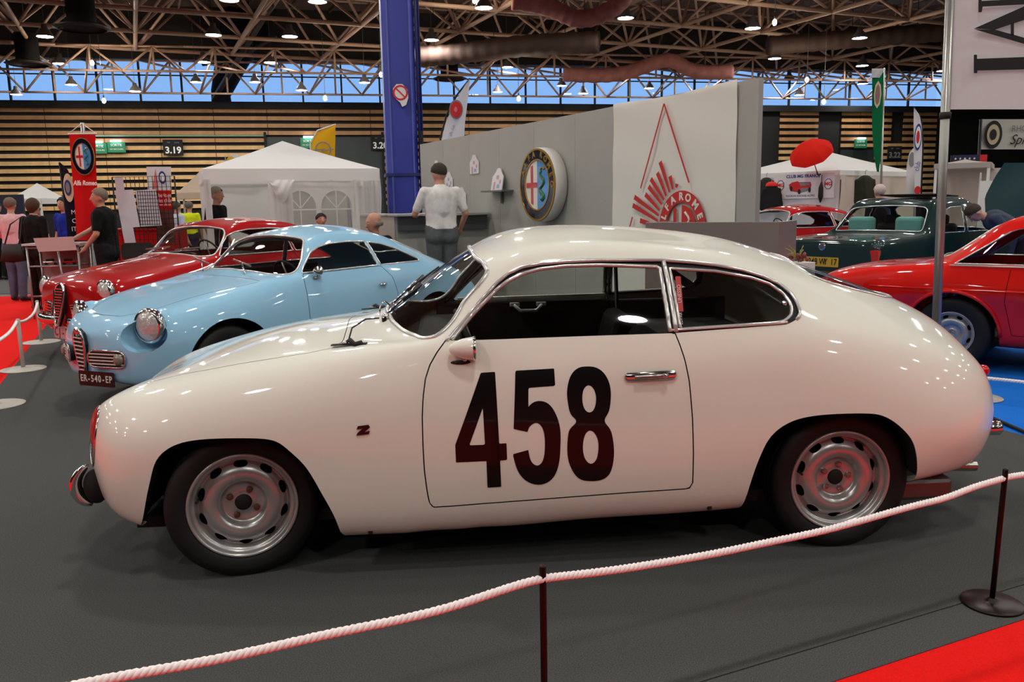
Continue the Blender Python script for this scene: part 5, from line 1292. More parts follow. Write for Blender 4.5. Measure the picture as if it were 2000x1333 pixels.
def post(base, h, r_, label, m, base_r=.14, hook=None, lean=(0, 0), bm=None):
    e = empty('barrier_post', base, 0, label, 'barrier post'); tp = Vector((lean[0], lean[1], h))
    MB().lathe([(0, .0), (base_r, .0), (base_r, .006), (base_r*.97, .009), (base_r*.3, .011), (r_*1.8, .013), (r_*1.6, .02), (r_, .024)], 36).build('base_plate', bm or m, e)
    MB().tube([(0, 0, .02), tp*.5, tp-Vector((0, 0, .006)), tp], [r_, r_, r_, r_*.7], 14).build('pole', m, e)
    if hook is not None: MB().tube([tp+Vector((0, 0, -h*.10)), tp+Vector((.0, 0, -h*.10))+hook*.6+Vector((0, 0, .015)), tp+Vector((0, 0, -h*.10))+hook], .004, 6).build('hook', m, e)
    return e
b2 = at(1937, 1180, 2.85); b2 = Vector((1.746, 2.847, 0)); t2 = at(1958, 912, b2.y+.02)
post(b2, t2.z, .0095, 'dark barrier post with round base at the right corner of the stand', m_post, .105, None, (t2.x-b2.x, 0))
t1 = v_plane(1060, 1104, VP); post(Vector((t1.x, t1.y, 0)), t1.z, .0095, 'dark barrier post in the middle of the foreground holding the rope', m_post, .105)
post(Vector((pend.x, pend.y, 0)), pend.z+.03, .0095, 'dark barrier post beyond the left edge of the foreground', m_post, .105)
for k, (b, t, lab) in enumerate((((81,669),(73,587),'pale barrier post nearest the red car on the aisle edge'), ((46,722),(33,623),'pale barrier post in front of the blue car nose at left'), ((-6,792),(-22,672),'pale barrier post cut off by the left picture edge'))):
    d = ray_dir(*b); q = Vector((0, 0, CAM_H))+d*(-CAM_H/d.z); tz = at(*t, q.y).z; post(q, tz, .018, lab, m_postw, .20)
def gp(px, py, Y): return at(px, py, Y)
qa, qb, qc = at(73, 592, 9.51), at(33, 628, 7.84), at(-22, 680, 6.4)
rope([qa, at(66, 612, 9.0), at(48, 627, 8.4), qb], .014, 'white rope between the two pale posts at left', .06, 6)
rope([qb, at(20, 648, 7.4), at(0, 664, 6.9), qc], .014, 'white rope running out of the picture at left', .06, 6)
ra, rb = at(1915, 738, 6.0), at(2090, 757, 5.55)
for q, lab in ((ra, 'pale post hidden behind the white coupe tail'), (rb, 'pale post beyond the right picture edge')): post(Vector((q.x, q.y, 0)), q.z+.03, .016, lab, m_postw, .16)
rope([ra, at(2000, 747, 5.75), rb], .013, 'white rope in front of the red coupe on blue carpet', .06, 6)
cb = [at(1900, 812, 5.6), at(1945, 828, 5.35), at(2010, 853, 5.0), at(2060, 870, 4.85)]
tag(MB().tube([(p.x, p.y, .012) for p in cb], .012, 8).build('floor_cable', m_black), 'black cable along the edge of the blue carpet', 'cable')

# ================================================================= flags, banners, signs
def sheet(name, rws, Y, m, parent=None, wave=.03, cols=9, org=None, skew=0., th=0.):
    """cloth from rows (py, px_left, px_right) hung at depth Y; rows top to bottom"""
    rws = np.array(rws, float); n = max(14, len(rws)*3); D = np.array([[np.interp(t, np.linspace(0, 1, len(rws)), rws[:, c]) for c in range(3)] for t in np.linspace(0, 1, n)])
    g = []
    for i, (py, xl, xr) in enumerate(D):
        r_ = []
        for j in range(cols):
            u = j/(cols-1); p = at(xl+(xr-xl)*u, py, Y+skew*(u-.5)); p.y += wave*math.sin(u*5+i*.25)*(.3+.7*i/n); r_.append(tuple(p-org if org is not None else p))
        g.append(r_)
    return MB().grid(np.array(g)).build(name, m, parent, solid=th)
def disc_px(name, px, py, rx, ry, Y, m, parent, org, th=.004, n=28, a0=0, a1=360):
    """flat printed ellipse at depth Y"""
    c = at(px, py, Y); sx = Y/FOC*rx; sz = Y/FOC*ry
    P = [(sx*math.cos(R(a0+(a1-a0)*k/n)), sz*math.sin(R(a0+(a1-a0)*k/n))) for k in range(n if a1-a0 == 360 else n+1)]
    return MB().prism(P, th, Matrix.Translation(c-org) @ frame((0, 0, 0), (1, 0, 0), (0, 0, 1))).build(name, m, parent)
def print_text(s, px, py, hpx, Y, m, parent, org, sx=1., rot=0., shear=0., bold=0., name='lettering'):
    c = at(px, py, Y); return text(name, s, hpx*Y/FOC*1.38, m, parent, Matrix.Translation(c-org) @ frame((0, 0, 0), (1, 0, 0), (0, 0, 1)) @ Matrix.Rotation(rot, 4, 'Z'), .001, sx=sx, shear=shear, bold=bold)
m_fw = cloth_mat('flag_white', (.86, .85, .86), .3); m_fr = cloth_mat('flag_red', (.82, .07, .08), .25); m_fn = cloth_mat('flag_navy', (.06, .07, .13), .15); m_fy = cloth_mat('flag_yellow', (.90, .68, .12), .3); m_fg = cloth_mat('flag_green', (.02, .42, .24), .25)
m_pole = mat('flag_pole_grey', (.66, .66, .64), .3, .6)
m_ink = mat('print_black', (.05, .05, .07), .6); m_inkw = mat('print_white', (.9, .9, .88), .6); m_inkr = mat('print_bright_red', (.80, .10, .10), .6); m_inkb = mat('print_blue', (.12, .22, .50), .6); m_inkg = mat('print_grey', (.50, .50, .52), .6); m_beige = mat('print_beige', (.82, .76, .62), .6)
def pole(parent, org, a, b, r_, m=None, name='pole'): return MB().tube([a-org, b-org], r_, 10).build(name, m or m_pole, parent)
def ground(px, py, Y):
    p = at(px, py, Y); return Vector((p.x, p.y, 0))
# red emblem banner on its pole at left
Y = 12.4; org = ground(162, 400, Y); e = empty('emblem_banner', org, 0, 'tall red hanging banner with round cross and serpent emblem', 'banner')
pole(e, org, org, at(161, 240, Y+.03), .03); pole(e, org, at(133, 262, Y), at(189, 261, Y), .012, m_wht, 'cross_bar')
for a in (133, 189): pole(e, org, at(a, 262, Y), at(160, 241, Y), .006, m_wht, 'cord')
sheet('cloth', [(263,135,187),(330,139,188),(400,145,191),(470,150,190)], Y-.02, m_fr, e, .02, org=org)
ec = at(162.5, 306, Y-.08)-org
emblem(e, Matrix.Translation(ec) @ frame((0, 0, 0), (1, 0, 0), (0, 0, 1)) @ Matrix.Diagonal((.62, 1, 1, 1)), .262)
print_text('Alfa Romeo', 166, 358, 9, Y-.07, m_inkw, e, org, .75, -.02, .25, .003, 'script_lettering')
# dark feather flag beside it
Y = 12.7; org = ground(132, 400, Y); e = empty('feather_flag', org, 0, 'dark navy feather flag with beige crest left of the red banner', 'flag')
sheet('cloth', [(316,115,116),(330,118,132),(350,120,140),(400,126,148),(470,133,152)], Y, m_fn, e, .02, org=org); pole(e, org, ground(140, 480, Y), at(116, 318, Y+.02), .014, m_black)
disc_px('crest_field', 134, 367, 9.5, 27, Y-.05, m_beige, e, org); disc_px('crest_ring', 132.5, 367, 6.5, 15, Y-.058, m_inkb, e, org); disc_px('crest_centre', 132.5, 367, 4, 10, Y-.066, m_inkg, e, org)
for s, y in (('MI', 415), ('C', 432), ('IT', 448)): print_text(s, 145, y, 9, Y-.06, m_inkw, e, org)
# white feather flag with red disc behind the partition
Y = 16.5; org = ground(880, 280, Y); e = empty('feather_flag', org, 0, 'white feather flag with red disc above the grey wall', 'flag')
sheet('cloth', [(155,915,918),(175,903,916),(200,888,913),(240,870,908),(275,862,906),(330,860,904)], Y, m_fw, e, .03, org=org); MB().tube([org-org, at(860, 270, Y+.02)-org, at(872, 225, Y+.02)-org, at(893, 185, Y+.02)-org, at(918, 153, Y+.02)-org], .016, 8).build('pole', m_black, e)
disc_px('emblem_ring', 891, 214, 13, 18, Y-.07, m_inkg, e, org); disc_px('emblem_disc', 891, 214, 11, 15, Y-.078, m_inkr, e, org); disc_px('emblem_core', 890, 214, 3, 5, Y-.086, mat('print_pink', (.85, .45, .45), .6), e, org); print_text('alfa club', 883, 255, 6, Y-.07, m_inkg, e, org, .8, 1.2)
# yellow flag behind the tent
Y = 19.; org = ground(630, 300, Y); e = empty('feather_flag', org, 0, 'yellow feather flag with ring and lightning emblem behind the white tent', 'flag')
sheet('cloth', [(244,654,656),(255,625,655),(268,610,655),(290,608,654),(330,608,653)], Y, m_fy, e, .03, org=org); MB().tube([ground(606, 300, Y)-org, at(606, 280, Y+.02)-org, at(620, 255, Y+.02)-org, at(656, 243, Y+.02)-org], .016, 8).build('pole', m_wht, e)
c = at(631, 293, Y-.08)-org; FM = Matrix.Translation(c) @ frame((0, 0, 0), (1, 0, 0), (0, 0, 1))
annulus(.15, .18, .004, FM, 32).build('ring_print', m_inkg, e); MB().prism([(-.24,-.0),(.05,.03),(.03,.0),(.24,.02),(.24,.0),(-.05,-.035),(-.03,-.01),(-.24,-.02)], .006, FM).build('lightning_print', m_inkg, e)
Y = 21.; org = ground(455, 330, Y); e = empty('small_flag', org, 0, 'small pale flag with yellow disc peeking over the tent', 'flag')
sheet('cloth', [(302,452,466),(315,440,464),(345,438,462)], Y, m_fw, e, .02, org=org); pole(e, org, ground(437, 345, Y), at(440, 305, Y+.02), .012); disc_px('print_disc', 451, 315, 8, 9, Y-.06, mat('print_yellow', (.85, .68, .15), .6), e, org)
# green flag, white feather flags on the right
Y = 17.; org = ground(1727, 330, Y); e = empty('club_flag', org, 0, 'tall green flag with pale octagon emblem over the club tent', 'flag')
pole(e, org, org, at(1727, 133, Y), .022); sheet('cloth', [(137,1703,1726),(180,1704,1725),(240,1704,1724),(300,1707,1722),(336,1712,1718)], Y-.02, m_fg, e, .04, org=org)
sheet('header', [(134,1703,1726),(152,1703,1726)], Y-.03, m_fw, e, .02, org=org); disc_px('emblem', 1714, 185, 7, 25, Y-.09, m_beige, e, org, n=8); disc_px('emblem_core', 1714, 185, 4.5, 19, Y-.097, mat('print_brown', (.55, .42, .38), .6), e, org, n=8)
Y = 15.; org = ground(1796, 350, Y); e = empty('feather_flag', org, 0, 'slim white feather flag with blue ring emblem right of the green flag', 'flag')
sheet('cloth', [(212,1785,1786),(225,1785,1796),(250,1785,1801),(300,1785,1802),(385,1786,1801)], Y, m_fw, e, .02, org=org); MB().tube([ground(1803, 380, Y)-org, at(1803, 280, Y+.02)-org, at(1800, 235, Y+.02)-org, at(1785, 210, Y+.02)-org], .014, 8).build('pole', m_black, e)
disc_px('emblem_ring', 1793, 268, 7, 25, Y-.05, m_inkb, e, org); disc_px('emblem_field', 1793, 268, 5.4, 20, Y-.057, m_inkw, e, org); disc_px('emblem_mark', 1793, 268, 3, 12, Y-.064, m_inkr, e, org); print_text('club', 1792, 325, 10, Y-.06, m_inkb, e, org, .8, 1.4); disc_px('foot_print', 1792, 372, 6, 8, Y-.06, m_inkr, e, org)
Y = 18.; org = ground(1782, 330, Y); e = empty('feather_flag', org, 0, 'grey-white feather flag half hidden behind the slim one', 'flag')
sheet('cloth', [(290,1783,1790),(300,1776,1790),(325,1771,1790),(380,1770,1790)], Y, m_fw, e, .02, org=org); pole(e, org, ground(1790, 380, Y), at(1790, 288, Y), .014); disc_px('print_disc', 1781, 312, 6, 14, Y-.06, m_inkg, e, org)
# big white pole flag in the right corner
Y = 5.35; org = ground(1833, 640, Y); pt = at(1858, -60, Y); e = empty('pole_flag', org, 0, 'big white flag with giant black letters on a grey pole', 'flag')
pole(e, org, org, pt, .027, mat('zinc_pole', (.62, .62, .60), .35, .7)); MB().lathe([(.034, -.02), (.034, .02)], 16, Matrix.Translation(at(1846, 226, Y)-org), caps=True).build('clamp', m_black, e)
sheet('cloth', [(-90,1864,2150),(0,1858,2146),(110,1853,2142),(214,1848,2138)], Y-.01, cloth_mat('flag_big_white', (.84, .83, .83), .35), e, .012, 22, org)
LY = Y-.035
def ink(name, pts): 
    c = at(1960, 60, LY)-org; q = [at(x, y, LY)-at(1960, 60, LY) for x, y in pts]; b_ = MB().prism([(p.x, p.z) for p in q], .002, Matrix.Translation(c) @ frame((0, 0, 0), (1, 0, 0), (0, 0, 1))); b_.build(name, m_ink, e)
ink('letter_l', [(1902,107),(1902,143),(1908,143),(1909,138),(2110,133),(2110,162),(2120,162),(2120,107),(1908,115),(1908,107)][::-1])
ink('letter_a_stroke', [(1902,56),(1943,58),(2100,6),(2100,-32)]); ink('letter_a_stroke', [(1902,57),(2110,118),(2110,104),(1943,58)]); ink('letter_a_bar', [(1974,47),(1974,68),(1980,70),(1980,45)])
ink('letter_n', [(1911,-10),(1911,24),(1917,24),(1919,13),(2110,3),(2110,-8),(1917,2),(1917,-10)])
# long cloth banner high on the right
Y = 30.; org = at(1960, 292, Y); e = empty('club_banner', org, 0, 'white club banner with round crest high on the right', 'banner')
sheet('cloth', [(233,1916,2060),(292,1916,2060)], Y, mat('banner_white', (.80, .79, .76), .6), e, .03, org=org)
disc_px('crest', 1940, 263, 17, 26, Y-.1, m_ink, e, org); disc_px('crest_field', 1940, 263, 12, 19, Y-.13, m_beige, e, org); disc_px('crest_core', 1940, 263, 6.5, 10, Y-.16, m_ink, e, org)
print_text('RHONE-ALPES', 2022, 251, 12, Y-.1, m_inkg, e, org, .85); print_text('Spitfire', 2006, 273, 19, Y-.1, m_ink, e, org, .9, 0, .4)
pole(e, org, at(1916, 233, Y), ground(1916, 293, Y), .05, m_mull, 'banner_post')
# hall number boards and exit signs on the timber wall
def wallsign(px, py, w_, h_): 
    d = ray_dir(px, py); t = W0.y/(d.y-.206*d.x); p = Vector((0, 0, CAM_H))+d*t; return p+WN*.22, frame((0, 0, 0), WD, (0, 0, 1))
for px, py, s, lab in ((340, 290, '3.19', 'black hall number board reading 3.19 on the timber wall'), (742, 281, '3.20', 'black hall number board reading 3.20 beside the blue column'), (1742, 300, '3.22', 'dim hall number board reading 3.22 behind the green flag')):
    p, M = wallsign(px, py, 1, 1); e = empty('hall_number_sign', p, 0, lab, 'sign')
    MB().prism([(-.48,-.36),(.48,-.36),(.48,.42),(-.48,.42)], .05, M).build('board', m_blackw, e); text('number', s, .46, m_inkw if s != '3.22' else m_inkg, e, M @ Matrix.Translation((0, -.12, .055)), .004, bold=.012)
    for x in (-.2, .2): text('caption', 'hall' if x < 0 else 'porte', .10, m_inkg, e, M @ Matrix.Translation((x, .28, .055)), .004)
for px, py, lab in ((194, 289, 'green exit sign partly behind the red banner'), (230, 287, 'green exit sign with lamp right of the red banner'), (603, 279, 'green exit sign left of the yellow flag'), (1676, 280, 'dim green exit sign over the door on the right')):
    p, M = wallsign(px, py, 1, 1); e = empty('exit_sign', p, 0, lab, 'sign')
    MB().prism([(-.42,-.30),(.42,-.30),(.42,.22),(-.42,.22)], .06, M).build('panel', mat('exit_green', (.10, .50, .34), .5), e)
    MB().tube([M @ Vector((-.25, .27, .12)), M @ Vector((.25, .27, .12))], .045, 8).build('tube_lamp', mat('exit_tube', (.95, .93, 1.), .5, emit=14.), e)
    for k, s in enumerate(('SORTIE', 'DE SECOURS')): text('lettering', s, .17 if k == 0 else .11, m_inkw, e, M @ Matrix.Translation((0, .06-.2*k, .065)), .004)

# ================================================================= tents
m_tent = cloth_mat('tent_white', (.97, .965, .96), .35); m_film = mat('tent_film', (.80, .79, .78), .35, trans=.0)
def clearfilm(): 
    m = glass_mat('tent_clear_film', (.82, .81, .80), .8); return m
def tent(name, label, a, b, depth, zE, zP, m, val=.22, legs=True, corner_cap=True):
    """gazebo whose front runs from a to b (ground points)"""
    a, b = Vector((a.x, a.y, 0)), Vector((b.x, b.y, 0)); d = (b-a); L = d.length; d.normalize(); n = Vector((-d.y, d.x, 0))
    e = empty(name, a, math.atan2(d.y, d.x), label, 'tent')
    C_ = [(0, 0), (L, 0), (L, depth), (0, depth)]; pk = (L/2, depth/2, zP)
    for k in range(4):
        p, q = C_[k], C_[(k+1) % 4]; g = []
        for i in range(9):
            u = i/8; base = Vector((p[0]+(q[0]-p[0])*u, p[1]+(q[1]-p[1])*u, zE)); row = []
            for j in range(8):
                v = j/7; s = base.lerp(Vector(pk), v); s.z -= .10*v*(1-v)*(1.2-.6*abs(2*u-1)); row.append(tuple(s))
            g.append(row)
        MB().grid(np.array(g)).build('roof_panel', m, e)
        g = []
        for i in range(17):
            u = i/16; x, y = p[0]+(q[0]-p[0])*u, p[1]+(q[1]-p[1])*u; o_ = .006*math.sin(i*1.7)
            nx, ny = (q[1]-p[1]), -(q[0]-p[0]); ln = math.hypot(nx, ny); g.append([(x+nx/ln*(.01), y+ny/ln*.01, zE), (x+nx/ln*(.012+o_), y+ny/ln*(.012+o_), zE-val)])
        MB().grid(np.array(g)).build('valance', m, e)
    if legs:
        for x, y in C_: MB().box((x+(.03 if x == 0 else -.03), y+(.03 if y == 0 else -.03), zE/2), (.05, .05, zE)).build('leg', m_wht, e)
    return e, L
def wallsheet(e, x0, x1, y, z0, z1, m, name, amp=.02, nx=18, nz=12, f=4., along='x'):
    g = []
    for i in range(nx+1):
        r_ = []
        for j in range(nz+1):
            u, v = i/nx, j/nz; o = amp*(math.sin(u*f*3+v*2.1)+.5*math.sin(u*f*7-v*5)+.4*math.sin(v*9+u*3)); X = x0+(x1-x0)*u
            r_.append((X, y+o, z0+(z1-z0)*v) if along == 'x' else (y+o, X, z0+(z1-z0)*v))
        g.append(r_)
    return MB().grid(np.array(g)).build(name, m, e)
ta, tb = at(396, 340, 13.), at(740, 328, 14.)
t, L = tent('gazebo_tent', 'white pop-up gazebo with arched clear windows behind the red and blue cars', ta, tb, 2.7, 2.11, 2.64, m_tent, .20)
m_tw = cloth_mat('tent_wall', (.94, .93, .92), .45)
wallsheet(t, .95, 1.32, -.06, .1, 1.92, m_tw, 'side_curtain', .02, f=6); wallsheet(t, .0, .10, -.03, .1, 1.95, m_tw, 'corner_curtain', .02, 6); wallsheet(t, 1.32, L, .0, 1.78, 1.93, m_tw, 'wall_header', .012, f=7)
wallsheet(t, 2.31, L, -.02, .1, 1.9, m_tw, 'crumpled_curtain', .03, f=8); wallsheet(t, 0, L, 2.66, .05, 1.95, m_tw, 'back_wall', .03); wallsheet(t, 0, 2.6, 0.04, .05, 1.95, m_tw, 'left_wall', .03, along='y'); wallsheet(t, 0, 2.6, L-.03, .05, 1.95, m_tw, 'right_wall', .03, along='y')
# rolled-up curtain bundle and the arched windows
MB().grid(np.array([[(.97+.38*i/14+.0, -.10-.05*math.sin(PI*i/14)*math.sin(PI*j/10)-.015*math.sin(i*1.3+j), 1.93-(.05+.30*(1-abs(2*i/14-1)**1.5))*j/10) for j in range(11)] for i in range(15)])).build('rolled_curtain', m_tent, t)
w0, w1 = 1.40, L-.62
for k in range(2):
    xc = 1.44+.575*k; x0, x1 = xc-.27, xc+.27; rr = .245; zs = 1.50
    arch = [(rr, -.75), ]+[(rr*math.cos(PI*q/14), rr*1.05*math.sin(PI*q/14)) for q in range(15)]+[(-rr, -.75)]
    wf = empty('arched_window', (xc, .0, zs), 0, parent=t); M = frame((0, 0, 0), (1, 0, 0), (0, 0, 1))
    MB().prism(arch, .002, M).build('clear_pane', clearfilm(), wf)
    for q in (45, 90, 135): MB().bar(M @ Vector((0, -.02, .006)), M @ Vector((rr*math.cos(R(q)), rr*1.05*math.sin(R(q)), .006)), .016, .004, (0, -1, 0)).build('glazing_bar', m_wht, wf)
    MB().bar(M @ Vector((-rr, -.04, .006)), M @ Vector((rr, -.04, .006)), .022, .004, (0, -1, 0)).build('glazing_bar', m_wht, wf); MB().bar(M @ Vector((0, -.04, .006)), M @ Vector((0, -.75, .006)), .016, .004, (0, -1, 0)).build('glazing_bar', m_wht, wf)
    # cloth around the arch
    V = []; F = []
    n = 15; inner = [(rr*math.cos(PI*q/14), rr*1.05*math.sin(PI*q/14)) for q in range(15)]; hw = (x1-x0)/2+.02
    outer = [(max(-hw, min(hw, 2.2*hw*math.cos(PI*q/14))), min(.28, .28*2.2*math.sin(PI*q/14))) for q in range(15)]
    for (a_, b_), (c_, d_) in zip(inner, outer): V += [M @ Vector((a_, b_, .004)), M @ Vector((c_, d_, .004))]
    F = [(2*q, 2*q+1, 2*q+3, 2*q+2) for q in range(14)]
    for s in (1, -1): V += [M @ Vector((s*rr, -.75, .004)), M @ Vector((s*hw, -.75, .004)), M @ Vector((s*hw, 0, .004)), M @ Vector((s*rr, 0, .004))]; F.append((len(V)-4, len(V)-3, len(V)-2, len(V)-1))
    MB().add(V, F).build('window_surround', m_tw, wf)
# small far gazebos on the left
t2_, _ = tent('gazebo_tent', 'small white gazebo far back at the left edge', at(18, 392, 24), at(80, 392, 24), 1.4, 1.9, 2.35, m_tent, .15)
t3_, _ = tent('gazebo_tent', 'cream gazebo with pointed roof just left of the big tent', at(345, 378, 21), at(438, 377, 21.3), 1.3, 1.92, 2.5, cloth_mat('tent_cream', (.86, .78, .70), .3), .15)
nb = empty('stall_panel', ground(16, 420, 20), 0, 'dark navy stall panel at the far left', 'panel'); MB().box((0, 0, .95), (.62*1.3, .06, 1.95)).build('panel_board', mat('navy_board', (.10, .10, .19), .6), nb)
# club tent with printed banner on the right
c0, c1, c2 = Vector((4.9, 18.95, 0)), Vector((6.65, 17.0, 0)), Vector((9.4, 19.45, 0))
t4, L4 = tent('club_tent', 'wide white club tent with car banner behind the grey wall end', c0, c1, 3.7, 2.05, 2.56, m_tent, .10)
wallsheet(t4, 0, L4, .0, .02, 1.96, m_tw, 'front_wall', .012); wallsheet(t4, 0, 3.7, L4, .02, 1.96, cloth_mat('tent_wall_warm', (.88, .82, .76), .3), 'side_wall', .025, along='y')
def on_face(px, py, a, b, off):
    """where the photo's ray meets the upright tent face a-b, off metres in front of it"""
    d = (b-a).normalized(); n = Vector((d.y, -d.x, 0)); r_ = ray_dir(px, py); o = Vector((0, 0, CAM_H)); return o+r_*(((a+n*off)-Vector((0, 0, 0))).dot(n)/r_.dot(n))
cl, cr = on_face(1512, 360, c0, c1, .03), on_face(1630, 360, c0, c1, .03); cw = (cr-cl); cw.z = 0
cbn = empty('car_banner', (cl+cr)/2, math.atan2(cw.y, cw.x), 'white banner printed with a red roadster between two octagon crests', 'banner')
kx, k_ = cw.length/118, (cl+cr).y/2/FOC; M = frame((0, 0, 0), (1, 0, 0), (0, 0, 1)); XY = lambda px, py: ((px-1571)*kx, ((cl+cr).z/2-0)*0+(360-py)*k_)
def flat(parent, pts, m, off, name): return MB().prism([XY(*p) for p in pts], .002, M @ Matrix.Translation((0, 0, off))).build(name, m, parent)
flat(cbn, [(1512,387),(1630,387),(1630,340),(1512,340)], m_wht, .01, 'cloth')
for px in (1526, 1619):
    for rx, ry, mm, of in ((8, 10.5, m_inkb, .013), (6.5, 9, m_inkw, .016)): flat(cbn, [(px+rx*math.cos(2*PI*q/8+.39), 361+ry*math.sin(2*PI*q/8+.39)) for q in range(8)][::-1], mm, of, 'octagon')
    text('lettering', 'MG', 9*k_, m_inkr, cbn, M @ Matrix.Translation((*XY(px, 361), .02)), .0006, sx=kx/k_, bold=.004)
flat(cbn, [(1544,368),(1543,360),(1549,356),(1560,354),(1563,356),(1585,356),(1587,362),(1585,372),(1566,376),(1550,373)][::-1], m_inkr, .013, 'car_print'); flat(cbn, [(1566,376),(1585,372),(1585,366),(1566,368)], m_inkg, .016, 'car_print_grille'); flat(cbn, [(1563,357),(1583,357),(1584,362),(1566,363)][::-1], m_inkg, .016, 'car_print_screen')
for px, py, rx, ry in ((1548, 368, 2.5, 5), (1564, 374, 3, 5), (1584, 371, 2.5, 5)): flat(cbn, [(px+rx*math.cos(2*PI*q/12), py+ry*math.sin(2*PI*q/12)) for q in range(12)][::-1], m_ink, .018, 'car_print_wheel')
text('lettering', 'CLUB MG FRANCE', 8*k_, m_inkb, cbn, M @ Matrix.Translation((*XY(1570, 345), .014)), .0006, sx=kx/k_, bold=.003); text('lettering', 'REGION RHONE-ALPES', 5.5*k_, m_ink, cbn, M @ Matrix.Translation((*XY(1566, 382), .014)), .0006, sx=kx/k_)
# red umbrella stuck on the tent front
up_ = at(1586, 306, 17.0); e = empty('red_umbrella', up_, 0, 'open red umbrella fixed over the club tent banner', 'umbrella')
UM = Matrix.Rotation(R(-30), 4, 'Y') @ Matrix.Rotation(R(26), 4, 'X')
m_um = cloth_mat('umbrella_red', (.90, .14, .08), .4)
for k in range(8):
    g = []
    for i in range(5):
        a = 2*PI*(k+i/4)/8; sag = 1-.06*math.sin(PI*i/4); g.append([tuple(UM @ Vector((.44*math.sin(R(80*j/6))/math.sin(R(80))*math.cos(a)*(sag if j else 1), .44*math.sin(R(80*j/6))/math.sin(R(80))*math.sin(a)*(sag if j else 1), .30*math.cos(R(80*j/6))))) for j in range(7)])
    MB().grid(np.array(g)).build('canopy_panel', m_um, e)
MB().tube([UM @ Vector((0, 0, .30)), UM @ Vector((0, 0, -.38))], .010, 8).build('shaft', mat('umbrella_shaft', (.6, .12, .10), .4), e)
MB().tube([UM @ Vector((0, 0, -.38)), UM @ Vector((0, 0, -.46)), UM @ Vector((.03, 0, -.49)), UM @ Vector((.06, 0, -.47))], .014, 8).build('handle', m_black, e)
fu = empty('folded_umbrella', on_face(1602, 396, c0, c1, .07), 0, 'black folded umbrella hanging on the club tent front', 'umbrella')
MB().tube([(0, 0, 0), (.0, 0, .12), (.0, 0, .30), (.01, 0, .42)], [.012, .05, .045, .012], 10).build('folded_canopy', m_black, fu); MB().tube([(.01, 0, .42), (.012, 0, .56)], .008, 8).build('handle', m_black, fu)
# garments hung on the tent
def garment(label, p, sc, m, yaw=0.):
    e = empty('hanging_jacket', p, yaw, label, 'jacket'); e.scale = (sc, sc, sc); b = MB()
    for a, c_, r0, r1 in (((0,0,0),(0,0,-.3),.12,.17), ((.0,0,-.25),(0,0,-.55),.17,.20), ((.13,0,-.04),(.22,0,-.5),.075,.06), ((-.13,0,-.04),(-.22,0,-.5),.075,.06), ((0,0,.04),(0,0,.0),.05,.12)):
        b.tube([Vector(a), Vector(a).lerp(Vector(c_), .5), Vector(c_)], [r0, (r0+r1)/2, r1], 12, flat=.5, up=(0, 1, 0))
    me = b.mesh('t'); o = bpy.data.objects.new('t', me); col.objects.link(o); q = o.modifiers.new('r', 'REMESH'); q.mode = 'VOXEL'; q.voxel_size = .025; s_ = o.modifiers.new('s', 'SMOOTH'); s_.iterations = 4
    bm_ = bpy.data.meshes.new_from_object(o.evaluated_get(bpy.context.evaluated_depsgraph_get())); bpy.data.objects.remove(o); bm_.materials.clear(); bm_.polygons.foreach_set('use_smooth', np.ones(len(bm_.polygons), bool)); put('jacket', bm_, m, e)
    MB().tube([(0, 0, .05), (0, 0, .12), (.02, .0, .14), (.03, 0, .12)], .006, 6).build('hanger_hook', m_alu, e)
    return e
garment('olive green jacket hanging at the left end of the club tent', on_face(1497, 350, c0, c1, .12), .95, mat('olive_cloth', (.16, .17, .12), .9)); gj = garment('dark jacket with red cap at its neck hanging lower on the club tent', on_face(1507, 364, c0, c1, .30), 1., mat('black_cloth', (.06, .06, .07), .9)); garment('olive waxed jacket hanging on the side of the club tent', on_face(1690, 346, c1, c2, .13), 1.05, mat('olive_cloth', (.16, .17, .12), .9))
MB().lathe([(.13, .0), (.12, .05), (.07, .09), (0, .10)], 16, Matrix.Diagonal((1, .5, 1, 1))).build('red_cap', mat('cap_red', (.85, .12, .08), .7), gj)  # domed red cap resting at the neck of the dark jacket
# things right at the back: canopies and boards
Yb = 16.
t5, _ = tent('market_canopy', 'grey-white flat canopy behind the pole flag', at(1825, 325, 16.5), at(1935, 322, 16.), 1.8, 2.12, 2.22, cloth_mat('canopy_grey', (.72, .69, .67), .25), .10)
wallsheet(t5, 0, 1.1, 1.7, .1, 2.05, cloth_mat('canopy_back', (.78, .73, .70), .25), 'back_cloth', .03)
e = empty('teal_tarpaulin', ground(1975, 380, 13.5), 0, 'dark teal tarpaulin tent slope at the right edge', 'tarpaulin'); q0 = e.location
sheet('cloth', [(318,1962,2080),(345,1945,2080),(385,1925,2080),(430,1925,2080)], 13.5, mat('teal_tarp', (.06, .22, .23), .6), e, .04, org=Vector(q0))
e = empty('white_board', ground(1935, 370, 15.2), 0, 'white display board beside the teal tarpaulin', 'board'); MB().box((0, 0, at(1935, 362, 15.2).z/2+.15), (.42, .03, at(1935, 350, 15.2).z-.25)).build('board', m_wht, e); MB().tube([(-.2, 0, 0), (-.2, 0, 1.9)], .015, 6).build('leg', m_pole, e); MB().tube([(.2, 0, 0), (.2, 0, 1.9)], .015, 6).build('leg', m_pole, e)
e = empty('starred_bunting', at(1893, 310, 26), 0, 'strip of starred blue and red bunting behind the flag pole', 'bunting'); bk = 26/FOC
MB().prism([(-32*bk,-7*bk),(20*bk,-7*bk),(20*bk,7*bk),(-32*bk,7*bk)], .01, frame((0, 0, 0), (1, 0, 0), (0, 0, 1))).build('blue_strip', mat('bunting_blue', (.08, .10, .25), .6), e); MB().prism([(20*bk,-7*bk),(34*bk,-7*bk),(34*bk,7*bk),(20*bk,7*bk)], .01, frame((0, 0, 0), (1, 0, 0), (0, 0, 1))).build('red_strip', m_inkr, e)
